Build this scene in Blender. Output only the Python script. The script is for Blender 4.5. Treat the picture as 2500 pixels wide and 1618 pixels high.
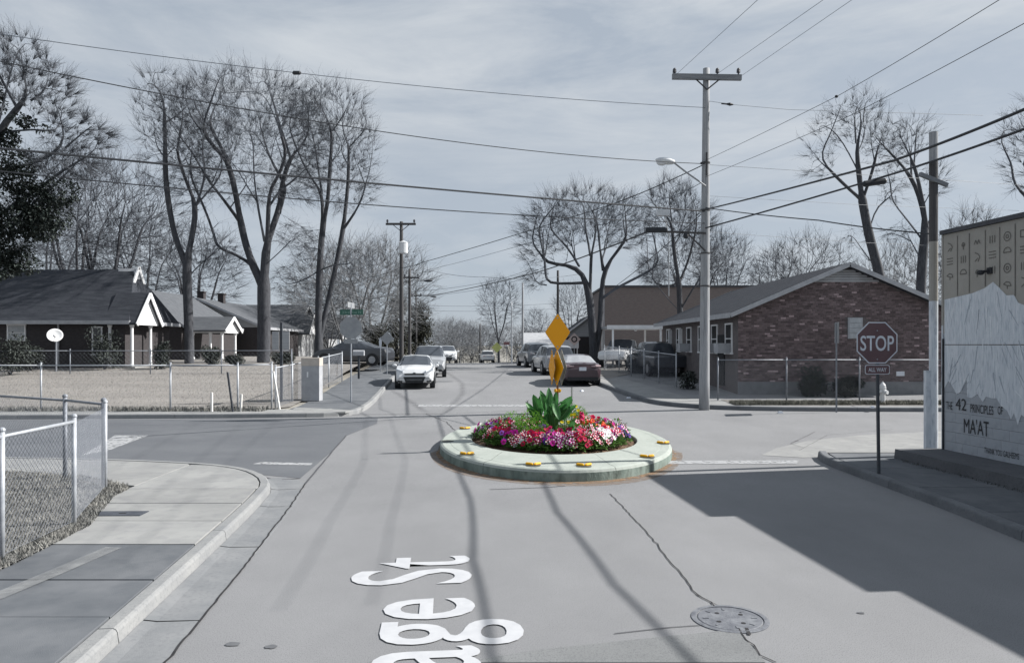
import bpy, bmesh, math, random
import numpy as np
from mathutils import Vector, Matrix

for o in list(bpy.data.objects):
    bpy.data.objects.remove(o)
SC = bpy.context.scene
COL = SC.collection
PI = math.pi

# ------------------------------------------------------------------ camera
F = 1800.0                     # focal length in photograph pixels (photograph 2500 x 1618)
EYE = 2.5                      # camera height
HOR = 841.0                    # horizon row in the photograph
cam_d = bpy.data.cameras.new('camera')
cam = bpy.data.objects.new('camera', cam_d)
COL.objects.link(cam)
cam.location = (0, 0, EYE)
cam.rotation_euler = (PI / 2, 0, 0)
cam_d.sensor_width = 36.0
cam_d.lens = 36.0 * F / 2500.0
cam_d.shift_y = (HOR - 809.0) / 2500.0
cam_d.clip_start = 0.1
cam_d.clip_end = 6000
SC.camera = cam

# ------------------------------------------------------------------ sky, sun, exposure
SUN_EL = math.radians(37)
SUN_H = Vector((0.982, 0.187))          # horizontal direction towards the sun
w = bpy.data.worlds.new('World')
SC.world = w
w.use_nodes = True
nt = w.node_tree
nt.nodes.clear()
def wn(t): return nt.nodes.new(t)
out = wn('ShaderNodeOutputWorld'); bg = wn('ShaderNodeBackground')
sky = wn('ShaderNodeTexSky'); sky.sky_type = 'NISHITA'; sky.sun_disc = False
sky.sun_elevation = SUN_EL
sky.sun_rotation = math.atan2(SUN_H.x, SUN_H.y)
sky.air_density = 1.0; sky.dust_density = 0.6; sky.ozone_density = 1.6
hs = wn('ShaderNodeHueSaturation'); hs.inputs['Saturation'].default_value = 0.42
nt.links.new(sky.outputs[0], hs.inputs['Color'])
tc = wn('ShaderNodeTexCoord')
sep = wn('ShaderNodeSeparateXYZ'); nt.links.new(tc.outputs['Generated'], sep.inputs[0])
# thin cirrus: noise on the plane z = 1, stretched along one direction
zc = wn('ShaderNodeMath'); zc.operation = 'MAXIMUM'; zc.inputs[1].default_value = 0.06
nt.links.new(sep.outputs['Z'], zc.inputs[0])
dx = wn('ShaderNodeMath'); dx.operation = 'DIVIDE'; dy = wn('ShaderNodeMath'); dy.operation = 'DIVIDE'
nt.links.new(sep.outputs['X'], dx.inputs[0]); nt.links.new(zc.outputs[0], dx.inputs[1])
nt.links.new(sep.outputs['Y'], dy.inputs[0]); nt.links.new(zc.outputs[0], dy.inputs[1])
comb = wn('ShaderNodeCombineXYZ'); nt.links.new(dx.outputs[0], comb.inputs[0]); nt.links.new(dy.outputs[0], comb.inputs[1])
mp = wn('ShaderNodeMapping'); mp.inputs['Rotation'].default_value = (0, 0, 0.55); mp.inputs['Scale'].default_value = (0.5, 1.5, 1)
mp.inputs['Rotation'].default_value = (0.0, 0.62, 0.0); mp.inputs['Scale'].default_value = (1.0, 1.0, 4.2)
nt.links.new(tc.outputs['Generated'], mp.inputs[0])
n1 = wn('ShaderNodeTexNoise'); n1.inputs['Scale'].default_value = 2.6; n1.inputs['Detail'].default_value = 10; n1.inputs['Roughness'].default_value = 0.62
n1.inputs['Distortion'].default_value = 0.35
nt.links.new(mp.outputs[0], n1.inputs['Vector'])
cr = wn('ShaderNodeValToRGB'); cr.color_ramp.elements[0].position = 0.43; cr.color_ramp.elements[1].position = 0.76
nt.links.new(n1.outputs['Fac'], cr.inputs[0])
cm = wn('ShaderNodeMath'); cm.operation = 'MULTIPLY'; cm.inputs[1].default_value = 0.8
n2 = wn('ShaderNodeTexNoise'); n2.inputs['Scale'].default_value = 1.7; n2.inputs['Detail'].default_value = 3
nt.links.new(tc.outputs['Generated'], n2.inputs['Vector'])
r2 = wn('ShaderNodeMapRange'); r2.inputs['From Min'].default_value = 0.38; r2.inputs['From Max'].default_value = 0.62; r2.inputs['To Min'].default_value = 0.25; r2.inputs['To Max'].default_value = 1.25
nt.links.new(n2.outputs['Fac'], r2.inputs['Value'])
cmm = wn('ShaderNodeMath'); cmm.operation = 'MULTIPLY'
nt.links.new(cr.outputs[0], cmm.inputs[0]); nt.links.new(r2.outputs[0], cmm.inputs[1]); nt.links.new(cmm.outputs[0], cm.inputs[0])
mix = wn('ShaderNodeMix'); mix.data_type = 'RGBA'
nt.links.new(cm.outputs[0], mix.inputs['Factor'])
mix.inputs[7].default_value = (6.9, 7.25, 7.6, 1)
# an even veil of thin high haze over the whole sky
veil = wn('ShaderNodeMix'); veil.data_type = 'RGBA'; veil.inputs['Factor'].default_value = 0.72
veil.inputs[7].default_value = (4.6, 5.3, 6.2, 1)
nt.links.new(hs.outputs[0], veil.inputs[6])
nt.links.new(veil.outputs[2], mix.inputs[6])
nt.links.new(mix.outputs[2], bg.inputs['Color'])
bg.inputs['Strength'].default_value = 0.05
nt.links.new(bg.outputs[0], out.inputs[0])

sd = bpy.data.lights.new('sun', 'SUN'); sd.energy = 4.2; sd.angle = math.radians(0.5); sd.color = (1.0, 0.965, 0.92)
sun = bpy.data.objects.new('sun', sd); COL.objects.link(sun)
sun.location = (60, 12, 45)
sv = Vector((SUN_H.x * math.cos(SUN_EL), SUN_H.y * math.cos(SUN_EL), math.sin(SUN_EL)))
sun.rotation_euler = sv.to_track_quat('Z', 'Y').to_euler()
SC.view_settings.view_transform = 'Standard'
SC.view_settings.look = 'None'
SC.view_settings.gamma = 1.0
SC.view_settings.exposure = 1.0
SC.view_settings.use_curve_mapping = False
SC.render.engine = 'CYCLES'
SC.cycles.max_bounces = 6
SC.cycles.transparent_max_bounces = 12

# ------------------------------------------------------------------ helpers
def srgb(r, g, b):
    def f(c):
        c /= 255.0
        return c / 12.92 if c <= 0.04045 else ((c + 0.055) / 1.055) ** 2.4
    return (f(r), f(g), f(b))

_RY = np.array([-50, 12, 18, 22, 26, 30, 34, 40, 45, 50, 55, 60, 64, 70, 80, 95, 110, 150, 200, 400.])
_RZ = np.array([0, 0, .02, .09, .2, .34, .49, .68, .8, .9, .965, .985, .90, .73, .46, .10, -.28, -1.3, -2.0, -2.0])
_ty = np.arange(-50, 400, 0.5)
_tz = np.interp(_ty, _RY, _RZ)
_k = np.ones(9) / 9
_tz = np.convolve(np.pad(_tz, 4, mode='edge'), _k, mode='valid')
def R(y):
    return float(np.interp(y, _ty, _tz))
def at(x, y, Y):
    """photograph position seen at depth Y -> point in the place"""
    return Vector(((x - 1250.0) / F * Y, Y, EYE - (y - HOR) / F * Y))
def gp(x, y, dz=0.0):
    """ground point under a photograph position (road surface + dz)"""
    lo, hi = 2.0, 110.0
    s = (y - HOR) / F
    for Y in np.arange(2.0, 110.0, 0.25):
        if EYE - s * Y <= R(Y) + dz:
            lo, hi = Y - 0.25, Y
            break
    for _ in range(30):
        m = (lo + hi) / 2
        if EYE - s * m <= R(m) + dz: hi = m
        else: lo = m
    return ((x - 1250.0) / F * hi, hi)

# ---- materials
MATS = {}
def pm(name, c1, c2=None, scale=4.0, rough=0.8, bump=0.0, bscale=60.0, metal=0.0, detail=6.0, c3=None, s3=30.0, f3=0.35,
       lo=0.35, hi=0.65, stretch=(1, 1, 1), vcol=False, spec=0.35, rand=0.0, coat=0.0, alpha_noise=None, bdist=0.02, trans=0.0):
    if name in MATS: return MATS[name]
    m = bpy.data.materials.new(name); m.use_nodes = True
    t = m.node_tree; N = t.nodes; L = t.links
    p = N['Principled BSDF']
    p.inputs['Roughness'].default_value = rough
    p.inputs['Metallic'].default_value = metal
    p.inputs['Specular IOR Level'].default_value = spec
    if coat: p.inputs['Coat Weight'].default_value = coat; p.inputs['Coat Roughness'].default_value = 0.08
    tcn = N.new('ShaderNodeTexCoord')
    mpn = N.new('ShaderNodeMapping'); mpn.inputs['Scale'].default_value = stretch
    L.new(tcn.outputs['Object'], mpn.inputs[0])
    vec = mpn.outputs[0]
    c2 = c2 or tuple(min(1, v * 1.18) for v in c1)
    n = N.new('ShaderNodeTexNoise'); n.inputs['Scale'].default_value = scale; n.inputs['Detail'].default_value = detail
    n.inputs['Roughness'].default_value = 0.6
    L.new(vec, n.inputs['Vector'])
    r = N.new('ShaderNodeValToRGB'); r.color_ramp.elements[0].position = lo; r.color_ramp.elements[1].position = hi
    r.color_ramp.elements[0].color = (*c1, 1); r.color_ramp.elements[1].color = (*c2, 1)
    L.new(n.outputs['Fac'], r.inputs[0])
    col = r.outputs[0]
    if c3:
        n3 = N.new('ShaderNodeTexNoise'); n3.inputs['Scale'].default_value = s3; n3.inputs['Detail'].default_value = 5
        L.new(vec, n3.inputs['Vector'])
        r3 = N.new('ShaderNodeValToRGB'); r3.color_ramp.elements[0].position = 0.5; r3.color_ramp.elements[1].position = 0.72
        L.new(n3.outputs['Fac'], r3.inputs[0])
        mu = N.new('ShaderNodeMath'); mu.operation = 'MULTIPLY'; mu.inputs[1].default_value = f3
        L.new(r3.outputs[0], mu.inputs[0])
        mx = N.new('ShaderNodeMix'); mx.data_type = 'RGBA'
        L.new(mu.outputs[0], mx.inputs['Factor']); L.new(col, mx.inputs[6]); mx.inputs[7].default_value = (*c3, 1)
        col = mx.outputs[2]
    if vcol:
        va = N.new('ShaderNodeAttribute'); va.attribute_name = 'tone'
        mx = N.new('ShaderNodeMix'); mx.data_type = 'RGBA'; mx.blend_type = 'MULTIPLY'; mx.inputs['Factor'].default_value = 1
        L.new(col, mx.inputs[6]); L.new(va.outputs['Color'], mx.inputs[7]); col = mx.outputs[2]
    if rand:
        oi = N.new('ShaderNodeObjectInfo'); mr = N.new('ShaderNodeMapRange')
        mr.inputs['To Min'].default_value = 1 - rand; mr.inputs['To Max'].default_value = 1 + rand
        L.new(oi.outputs['Random'], mr.inputs['Value'])
        mx = N.new('ShaderNodeMix'); mx.data_type = 'RGBA'; mx.blend_type = 'MULTIPLY'; mx.inputs['Factor'].default_value = 1
        cc = N.new('ShaderNodeCombineColor')
        for i in range(3): L.new(mr.outputs[0], cc.inputs[i])
        L.new(col, mx.inputs[6]); L.new(cc.outputs[0], mx.inputs[7]); col = mx.outputs[2]
    L.new(col, p.inputs['Base Color'])
    if bump:
        nb = N.new('ShaderNodeTexNoise'); nb.inputs['Scale'].default_value = bscale; nb.inputs['Detail'].default_value = 4
        L.new(vec, nb.inputs['Vector'])
        b = N.new('ShaderNodeBump'); b.inputs['Strength'].default_value = bump; b.inputs['Distance'].default_value = bdist
        L.new(nb.outputs['Fac'], b.inputs['Height']); L.new(b.outputs[0], p.inputs['Normal'])
    if trans:
        tb_ = N.new('ShaderNodeBsdfTranslucent'); L.new(col, tb_.inputs['Color'])
        ms_ = N.new('ShaderNodeMixShader'); ms_.inputs[0].default_value = trans
        L.new(p.outputs[0], ms_.inputs[1]); L.new(tb_.outputs[0], ms_.inputs[2])
        L.new(ms_.outputs[0], N['Material Output'].inputs[0])
    if alpha_noise:
        a_s, a_lo, a_hi, amax = alpha_noise
        na = N.new('ShaderNodeTexNoise'); na.inputs['Scale'].default_value = a_s; na.inputs['Detail'].default_value = 6
        L.new(tcn.outputs['Object'], na.inputs['Vector'])
        ra = N.new('ShaderNodeMapRange'); ra.inputs['From Min'].default_value = a_lo; ra.inputs['From Max'].default_value = a_hi
        ra.inputs['To Max'].default_value = amax
        L.new(na.outputs['Fac'], ra.inputs['Value'])
        va = N.new('ShaderNodeAttribute'); va.attribute_name = 'tone'
        mm = N.new('ShaderNodeMath'); mm.operation = 'MULTIPLY'; mm.use_clamp = True
        L.new(ra.outputs[0], mm.inputs[0]); L.new(va.outputs['Fac'], mm.inputs[1])
        L.new(mm.outputs[0], p.inputs['Alpha'])
    MATS[name] = m
    return m

# ---- tags
def tag(o, label=None, cat=None, group=None, kind=None):
    if label: o['label'] = label
    if cat: o['category'] = cat
    if group: o['group'] = group
    if kind: o['kind'] = kind
    return o
def thing(name, label, cat, loc=(0, 0, 0), rz=0.0, group=None):
    o = bpy.data.objects.new(name, None); COL.objects.link(o)
    o.location = loc; o.rotation_euler = (0, 0, rz); o.empty_display_size = 0.2
    return tag(o, label, cat, group)
def link(name, me, parent=None, mats=None, loc=None, rot=None, scale=None):
    o = bpy.data.objects.new(name, me); COL.objects.link(o)
    if parent: o.parent = parent
    if loc is not None: o.location = loc
    if rot is not None: o.rotation_euler = rot
    if scale is not None: o.scale = scale
    return o

class MB:
    """collects shapes into one mesh"""
    def __init__(s):
        s.v = []; s.f = []; s.mi = []; s.tone = []; s.use_tone = False
    def add(s, vs, fs, mi=0, tone=None, T=None):
        b = len(s.v)
        if T is not None: vs = [T @ Vector(p) for p in vs]
        s.v.extend([tuple(p) for p in vs])
        s.f.extend([tuple(i + b for i in f) for f in fs])
        s.mi.extend([mi] * len(fs))
        if tone is not None: s.use_tone = True
        s.tone.extend([tone if tone is not None else 1.0] * len(fs))
        return s
    def box(s, c, d, mi=0, rz=0.0, T=None, tone=None, taper=1.0):
        x, y, z = d[0] / 2, d[1] / 2, d[2] / 2
        vs = []
        cs, sn = math.cos(rz), math.sin(rz)
        for k in (-1, 1):
            t = taper if k > 0 else 1.0
            for a, b in ((-1, -1), (1, -1), (1, 1), (-1, 1)):
                px, py = a * x * t, b * y * t
                vs.append((c[0] + px * cs - py * sn, c[1] + px * sn + py * cs, c[2] + k * z))
        return s.add(vs, [(3, 2, 1, 0), (4, 5, 6, 7), (0, 1, 5, 4), (1, 2, 6, 5), (2, 3, 7, 6), (3, 0, 4, 7)], mi, tone, T)
    def bar(s, a, b, wd, ht, mi=0, up=(0, 0, 1)):
        a = Vector(a); b = Vector(b); d = (b - a).normalized(); u = Vector(up)
        if abs(d.dot(u)) > 0.95: u = Vector((1, 0, 0))
        r = d.cross(u).normalized(); u = r.cross(d)
        vs = []
        for p in (a, b):
            for i, j in ((-1, -1), (1, -1), (1, 1), (-1, 1)):
                vs.append(p + r * (i * wd / 2) + u * (j * ht / 2))
        return s.add(vs, [(3, 2, 1, 0), (4, 5, 6, 7), (0, 1, 5, 4), (1, 2, 6, 5), (2, 3, 7, 6), (3, 0, 4, 7)], mi)
    def tube(s, pts, rad, n=8, mi=0, cap=True, tone=None):
        pts = [Vector(p) for p in pts]
        if not hasattr(rad, '__len__'): rad = [rad] * len(pts)
        vs = []; fs = []
        d0 = (pts[1] - pts[0]).normalized()
        u = Vector((0, 0, 1)) if abs(d0.z) < 0.9 else Vector((1, 0, 0))
        r = d0.cross(u).normalized()
        for i, p in enumerate(pts):
            if i == 0: d = pts[1] - pts[0]
            elif i == len(pts) - 1: d = pts[-1] - pts[-2]
            else: d = pts[i + 1] - pts[i - 1]
            d.normalize()
            r = (r - d * r.dot(d)).normalized(); b = d.cross(r)
            for k in range(n):
                a = 2 * PI * k / n
                vs.append(p + (r * math.cos(a) + b * math.sin(a)) * rad[i])
        for i in range(len(pts) - 1):
            for k in range(n):
                fs.append((i * n + k, i * n + (k + 1) % n, (i + 1) * n + (k + 1) % n, (i + 1) * n + k))
        if cap:
            fs.append(tuple(range(n - 1, -1, -1))); fs.append(tuple((len(pts) - 1) * n + k for k in range(n)))
        return s.add(vs, fs, mi, tone)
    def lathe(s, prof, n=16, c=(0, 0, 0), mi=0, T=None):
        vs = []; fs = []
        for r, z in prof:
            for k in range(n):
                a = 2 * PI * k / n
                vs.append((c[0] + r * math.cos(a), c[1] + r * math.sin(a), c[2] + z))
        for i in range(len(prof) - 1):
            for k in range(n):
                fs.append((i * n + k, i * n + (k + 1) % n, (i + 1) * n + (k + 1) % n, (i + 1) * n + k))
        fs.append(tuple(range(n - 1, -1, -1))); fs.append(tuple((len(prof) - 1) * n + k for k in range(n)))
        return s.add(vs, fs, mi, None, T)
    def prism(s, poly, z0, z1, mi=0, T=None):
        n = len(poly)
        vs = [(x, y, z0) for x, y in poly] + [(x, y, z1) for x, y in poly]
        fs = [tuple(range(n - 1, -1, -1)), tuple(range(n, 2 * n))]
        fs += [(i, (i + 1) % n, n + (i + 1) % n, n + i) for i in range(n)]
        return s.add(vs, fs, mi, None, T)
    def ball(s, c, r, n=10, m=6, mi=0, T=None):
        prof = [(max(1e-4, math.sin(PI * i / m)) , -math.cos(PI * i / m)) for i in range(m + 1)]
        rr = r if hasattr(r, '__len__') else (r, r, r)
        vs = []; fs = []
        for a, z in prof:
            for k in range(n):
                t = 2 * PI * k / n
                vs.append((c[0] + rr[0] * a * math.cos(t), c[1] + rr[1] * a * math.sin(t), c[2] + rr[2] * z))
        for i in range(m):
            for k in range(n):
                fs.append((i * n + k, i * n + (k + 1) % n, (i + 1) * n + (k + 1) % n, (i + 1) * n + k))
        return s.add(vs, fs, mi, None, T)
    def mesh(s, name, mats, smooth=False):
        me = bpy.data.meshes.new(name)
        me.from_pydata(s.v, [], s.f)
        mats = mats if isinstance(mats, (list, tuple)) else [mats]
        for m in mats: me.materials.append(m)
        if len(mats) > 1: me.polygons.foreach_set('material_index', s.mi)
        if s.use_tone:
            at_ = me.color_attributes.new('tone', 'FLOAT_COLOR', 'CORNER')
            arr = []
            for f, t in zip(s.f, s.tone):
                c = (t, t, t, 1.0) if not hasattr(t, '__len__') else (*t, 1.0)
                arr.extend(c * len(f))
            at_.data.foreach_set('color', arr)
        if smooth: me.polygons.foreach_set('use_smooth', [True] * len(s.f))
        me.update()
        return me
    def build(s, name, mats, parent=None, smooth=False, loc=None, rot=None, kind=None):
        o = link(name, s.mesh(name, mats, smooth), parent, loc=loc, rot=rot)
        if kind: o['kind'] = kind
        return o

def text_mesh(txt, size_h, width=None, bold=0.0, depth=0.0, name='lettering'):
    """flat lettering in the xy plane, lower left at the origin, cap height size_h, squeezed to width"""
    c = bpy.data.curves.new(name, 'FONT'); c.body = txt; c.size = 1.0; c.offset = bold; c.extrude = depth; c.resolution_u = 4
    o = bpy.data.objects.new(name, c); COL.objects.link(o)
    dg = bpy.context.evaluated_depsgraph_get()
    me = bpy.data.meshes.new_from_object(o.evaluated_get(dg))
    bpy.data.objects.remove(o); bpy.data.curves.remove(c)
    co = np.empty(len(me.vertices) * 3); me.vertices.foreach_get('co', co); co = co.reshape(-1, 3)
    x0, x1 = co[:, 0].min(), co[:, 0].max()
    k = size_h / 0.73
    co[:, 0] -= x0
    kx = k if width is None else width / (x1 - x0)
    co[:, 0] *= kx; co[:, 1] *= k
    me.vertices.foreach_set('co', co.ravel()); me.update()
    return me

def chaikin(pts, it=2):
    for _ in range(it):
        q = [pts[0]]
        for a, b in zip(pts[:-1], pts[1:]):
            q.append((a[0] * .75 + b[0] * .25, a[1] * .75 + b[1] * .25)); q.append((a[0] * .25 + b[0] * .75, a[1] * .25 + b[1] * .75))
        q.append(pts[-1]); pts = q
    return pts
def resample(pts, step):
    q = [pts[0]]
    for a, b in zip(pts[:-1], pts[1:]):
        L = math.hypot(b[0] - a[0], b[1] - a[1]); n = max(1, int(L / step))
        for i in range(1, n + 1): q.append((a[0] + (b[0] - a[0]) * i / n, a[1] + (b[1] - a[1]) * i / n))
    return q
def normals2(pts):
    """left-hand normals of a polyline"""
    ns = []
    for i in range(len(pts)):
        a = pts[max(0, i - 1)]; b = pts[min(len(pts) - 1, i + 1)]
        dx_, dy_ = b[0] - a[0], b[1] - a[1]; L = math.hypot(dx_, dy_) or 1
        ns.append((-dy_ / L, dx_ / L))
    return ns
def offset(pts, d):
    return [(p[0] + n[0] * d, p[1] + n[1] * d) for p, n in zip(pts, normals2(pts))]
def sweep(mb, pts, prof, zf=R, mi=0):
    """prof: (offset to the left of the line, height above zf)"""
    ns = normals2(pts); n = len(prof); vs = []; fs = []
    for p, q in zip(pts, ns):
        for o_, h in prof:
            x, y = p[0] + q[0] * o_, p[1] + q[1] * o_
            vs.append((x, y, zf(y) + h))
    for i in range(len(pts) - 1):
        for k in range(n - 1):
            fs.append((i * n + k, (i + 1) * n + k, (i + 1) * n + k + 1, i * n + k + 1))
    mb.add(vs, fs, mi)
    return mb
def drape(name, poly, zf, mat, parent=None, step=2.0, skirt=0.0, kind=None):
    """flat polygon cut into strips along y and laid on the height function zf(x, y)"""
    bm = bmesh.new()
    vs = [bm.verts.new((x, y, 0)) for x, y in poly]
    bm.faces.new(vs)
    ys = [p[1] for p in poly]
    y = math.ceil(min(ys) / step) * step
    ylist = []
    while y < max(ys):
        ylist.append(y); y += step if y < 130 else 40
    for y in ylist:
        bmesh.ops.bisect_plane(bm, geom=bm.verts[:] + bm.edges[:] + bm.faces[:], plane_co=(0, y, 0), plane_no=(0, 1, 0), dist=1e-5)
    bmesh.ops.triangulate(bm, faces=bm.faces[:])
    bmesh.ops.recalc_face_normals(bm, faces=bm.faces[:])
    if bm.faces and sum(f.normal.z for f in bm.faces) < 0:
        bmesh.ops.reverse_faces(bm, faces=bm.faces[:])
    for v in bm.verts: v.co.z = zf(v.co.x, v.co.y)
    if skirt:
        be = [e for e in bm.edges if e.is_boundary]
        r = bmesh.ops.extrude_edge_only(bm, edges=be)
        for g in r['geom']:
            if isinstance(g, bmesh.types.BMVert): g.co.z -= skirt
    me = bpy.data.meshes.new(name); bm.to_mesh(me); bm.free()
    me.materials.append(mat)
    o = link(name, me, parent)
    if kind: o['kind'] = kind
    return o
# ================================================================== setting: ground, road, pavements
random.seed(5)
M_ground = pm('dry_soil', srgb(120, 118, 112), srgb(150, 147, 140), 0.6, 0.95, 0.3, 12)
M_asphalt = pm('worn_asphalt', srgb(120, 121, 123), srgb(133, 134, 136), 0.45, 0.85, 0.25, 170, c3=srgb(82, 84, 88), s3=95, f3=0.85, lo=0.3, hi=0.7, stretch=(1.3, .8, 1), detail=9)
M_asphalt2 = pm('cross_street_asphalt', srgb(88, 91, 96), srgb(102, 105, 109), 0.5, 0.85, 0.25, 170, c3=srgb(72, 75, 81), s3=95, f3=0.75, lo=0.3, hi=0.7, stretch=(.8, 1.3, 1), detail=9)
M_conc = pm('pale_concrete', srgb(130, 131, 131), srgb(143, 144, 143), 1.4, 0.85, 0.2, 120, c3=srgb(118, 119, 122), s3=5, f3=0.5, rand=0.05)
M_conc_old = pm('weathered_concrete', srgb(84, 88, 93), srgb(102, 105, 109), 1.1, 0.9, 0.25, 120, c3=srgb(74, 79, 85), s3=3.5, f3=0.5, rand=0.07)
M_kerb = pm('kerb_concrete', srgb(124, 126, 128), srgb(140, 141, 141), 1.6, 0.85, 0.3, 90, c3=srgb(106, 109, 112), s3=26, f3=0.5)
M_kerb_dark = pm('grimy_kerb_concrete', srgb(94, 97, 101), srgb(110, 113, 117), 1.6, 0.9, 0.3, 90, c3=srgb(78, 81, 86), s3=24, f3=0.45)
M_gutter = pm('gutter_concrete', srgb(112, 115, 118), srgb(126, 128, 130), 2.0, 0.9, 0.25, 140, c3=srgb(98, 101, 106), s3=22, f3=0.45)
M_joint = pm('joint_dirt', srgb(34, 34, 36), srgb(50, 50, 51), 20, 0.95)
M_lawn = pm('dormant_lawn', srgb(108, 108, 107), srgb(136, 134, 130), 1.2, 0.95, 0.5, 60, c3=srgb(92, 92, 91), s3=14, f3=0.7)
M_lawn_pale = pm('bleached_lawn', srgb(124, 121, 118), srgb(138, 135, 131), 0.5, 0.95, 0.35, 40, c3=srgb(106, 104, 101), s3=4, f3=0.7, stretch=(.35, 1.8, 1))
M_paint = pm('road_paint', srgb(172, 174, 178), srgb(182, 184, 187), 6, 0.7, 0.05, 120)
M_paint_worn = pm('worn_road_paint', srgb(172, 174, 176), srgb(158, 160, 163), 7, 0.8, 0.1, 120, alpha_noise=(9, 0.33, 0.5, 0.85))
M_tar = pm('tar_seal', srgb(62, 63, 67), srgb(84, 85, 88), 8, 0.7)
M_crack = pm('road_crack', srgb(34, 34, 37), srgb(52, 52, 54), 14, 0.95)
M_track = pm('tyre_track', srgb(70, 72, 78), srgb(82, 84, 89), 5, 0.85, alpha_noise=(2.5, 0.25, 0.75, 0.7))
M_iron = pm('cast_iron', srgb(92, 95, 102), srgb(122, 125, 130), 8, 0.7, 0.3, 60, metal=0.2)

SW = lambda y: R(y) + 0.145

ys = [-500, -60, 0, 12, 16, 18, 22, 26, 30, 34, 40, 45, 50, 55, 60, 64, 70, 80, 95, 110, 130, 150, 200, 400, 1500, 4000]
g = MB()
xs = [-3000, -60, 60, 3000]
vs = [(x, y, R(min(y, 390)) - 0.35 - (0.0 if y < 300 else 2.0)) for y in ys for x in xs]
n = len(xs)
g.add(vs, [(j * n + i, j * n + i + 1, (j + 1) * n + i + 1, (j + 1) * n + i) for j in range(len(ys) - 1) for i in range(n - 1)])
g.build('ground', M_ground, kind='structure')

# kerb lines (the lot lies on the left of each line)
K_NL = resample(chaikin([(-2.0, -5), (-2.66, .8), (-3.24, 5.79), (-3.62, 9.2), (-3.86, 11.2), (-4.15, 12.9), (-5.2, 14.3), (-7.0, 14.95), (-9.5, 15.35), (-16, 15.9), (-40, 17.0)], 2), 0.7)
K_FL = resample(chaikin([(-60, 22.3), (-30, 22.9), (-12.8, 23.5), (-7.5, 23.75), (-5.3, 24.1), (-5.1, 26.0), (-5.4, 30), (-5.85, 34.5), (-7, 48), (-8.2, 62), (-10, 85), (-13, 140)], 2), 0.9)
K_FR = resample(chaikin([(-4.5, 140), (-2.4, 110), (-.6, 80), (1.2, 60), (2.9, 45), (4.2, 35.6), (4.65, 31.5), (5.1, 28.4), (5.8, 26.9), (7.65, 25.75), (12, 25.4), (24, 25.3), (60, 25.3)], 2), 0.9)
K_NR = resample(chaikin([(6.75, 16.25), (6.5, 15.4), (6.55, 13), (6.58, 11.2), (6.5, 9.4), (6.3, 4), (6.2, -8)], 2), 0.7)

road = drape('road', [(-45, -8), (45, -8), (45, 60), (6, 60), (6, 140), (-18, 140), (-18, 60), (-45, 60)], lambda x, y: R(y), M_asphalt, kind='structure')
# cross street, a slightly different asphalt, 4 mm higher
drape('cross_street', [(-44, 17.3), (-16, 16.2), (-8, 15.6), (-5.4, 14.8), (-4.75, 14.1), (-3.95, 13.75), (-4.2, 17.4), (-4.45, 19.8), (-4.1, 22.4), (-4.3, 23.6), (-7.5, 23.55), (-30, 22.75), (-44, 22.4)], lambda x, y: R(y) + .004, M_asphalt2, kind='structure')

def kerb(name, line, mat, h=0.15, wd=0.15, seg=3.0, ramp0=False):
    """kerb cut into cast lengths, one parent"""
    root = MB()
    o = None
    acc = [line[0]]; parts = []; L = 0
    for a, b in zip(line[:-1], line[1:]):
        acc.append(b); L += math.hypot(b[0] - a[0], b[1] - a[1])
        if L >= seg: parts.append(acc); acc = [b]; L = 0
    if len(acc) > 1: parts.append(acc)
    base = MB(); sweep(base, line, [(0.012, -.08), (0.012, h - .03), (wd - .012, h - .03), (wd - .012, -.02)])
    o = base.build(name, M_joint, kind='structure')
    for p in parts:
        # shrink ends a little so that the joint shows
        q = list(p)
        def pull(a, b, d):
            l = math.hypot(b[0] - a[0], b[1] - a[1]); return (a[0] + (b[0] - a[0]) * d / l, a[1] + (b[1] - a[1]) * d / l)
        q[0] = pull(p[0], p[1], .006); q[-1] = pull(p[-1], p[-2], .006)
        mb = MB(); sweep(mb, q, [(-.03, -.06), (-.012, .03), (0.0, h - .035), (0.012, h - .012), (.035, h), (wd, h), (wd, -.04)])
        n_ = 7; m_ = len(mb.v) // n_
        mb.add([mb.v[i] for i in range(n_)], [tuple(range(n_))]); mb.add([mb.v[(m_ - 1) * n_ + i] for i in range(n_)], [tuple(range(n_ - 1, -1, -1))])
        mb.build('kerb_stone', mat, o)
    return o
kerb('near_left_kerb', K_NL, M_kerb)
kerb('far_left_kerb', K_FL[18:], M_kerb, seg=4)
kerb('far_left_side_kerb', K_FL[:19], M_kerb, seg=6)
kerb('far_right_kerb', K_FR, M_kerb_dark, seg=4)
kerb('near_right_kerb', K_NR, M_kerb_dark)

def poly_of(line, d, tail):
    return offset(line, d) + tail
# lots: bases under pavements and lawns
drape('near_left_lot', poly_of(K_NL, .14, [(-40, -5)]), lambda x, y: R(y) + .118, M_joint, kind='structure')
def rise_fl(x, y):
    t = max(0, min(1, (y - 24.6) / 18.0)); t = t * t * (3 - 2 * t)
    return R(y) + .15 + .42 * t
drape('far_left_lot', poly_of(K_FL, .14, [(-60, 140)]), lambda x, y: R(y) + .115, M_ground, kind='structure')
drape('far_right_lot', poly_of(K_FR, .14, [(60, 140)]), lambda x, y: R(y) + .135, pm('parking_asphalt', srgb(120, 121, 123), srgb(138, 139, 140), .7, .9, .3, 80, c3=srgb(100, 102, 106), s3=30, f3=.5), kind='structure')
drape('near_right_lot', poly_of(K_NR, .14, [(40, -8), (40, 16.25)]), lambda x, y: R(y) + .118, M_joint, kind='structure')
# flush concrete apron round the building corner
drape('corner_apron', [(5.6, 16.55), (6.3, 17.6), (7.6, 18.9), (9.4, 19.9), (12, 20.7), (20, 21.4), (30, 21.8), (30, 16.35), (7.0, 16.35), (6.4, 16.2)], lambda x, y: R(y) + .006, M_conc, kind='structure')

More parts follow.
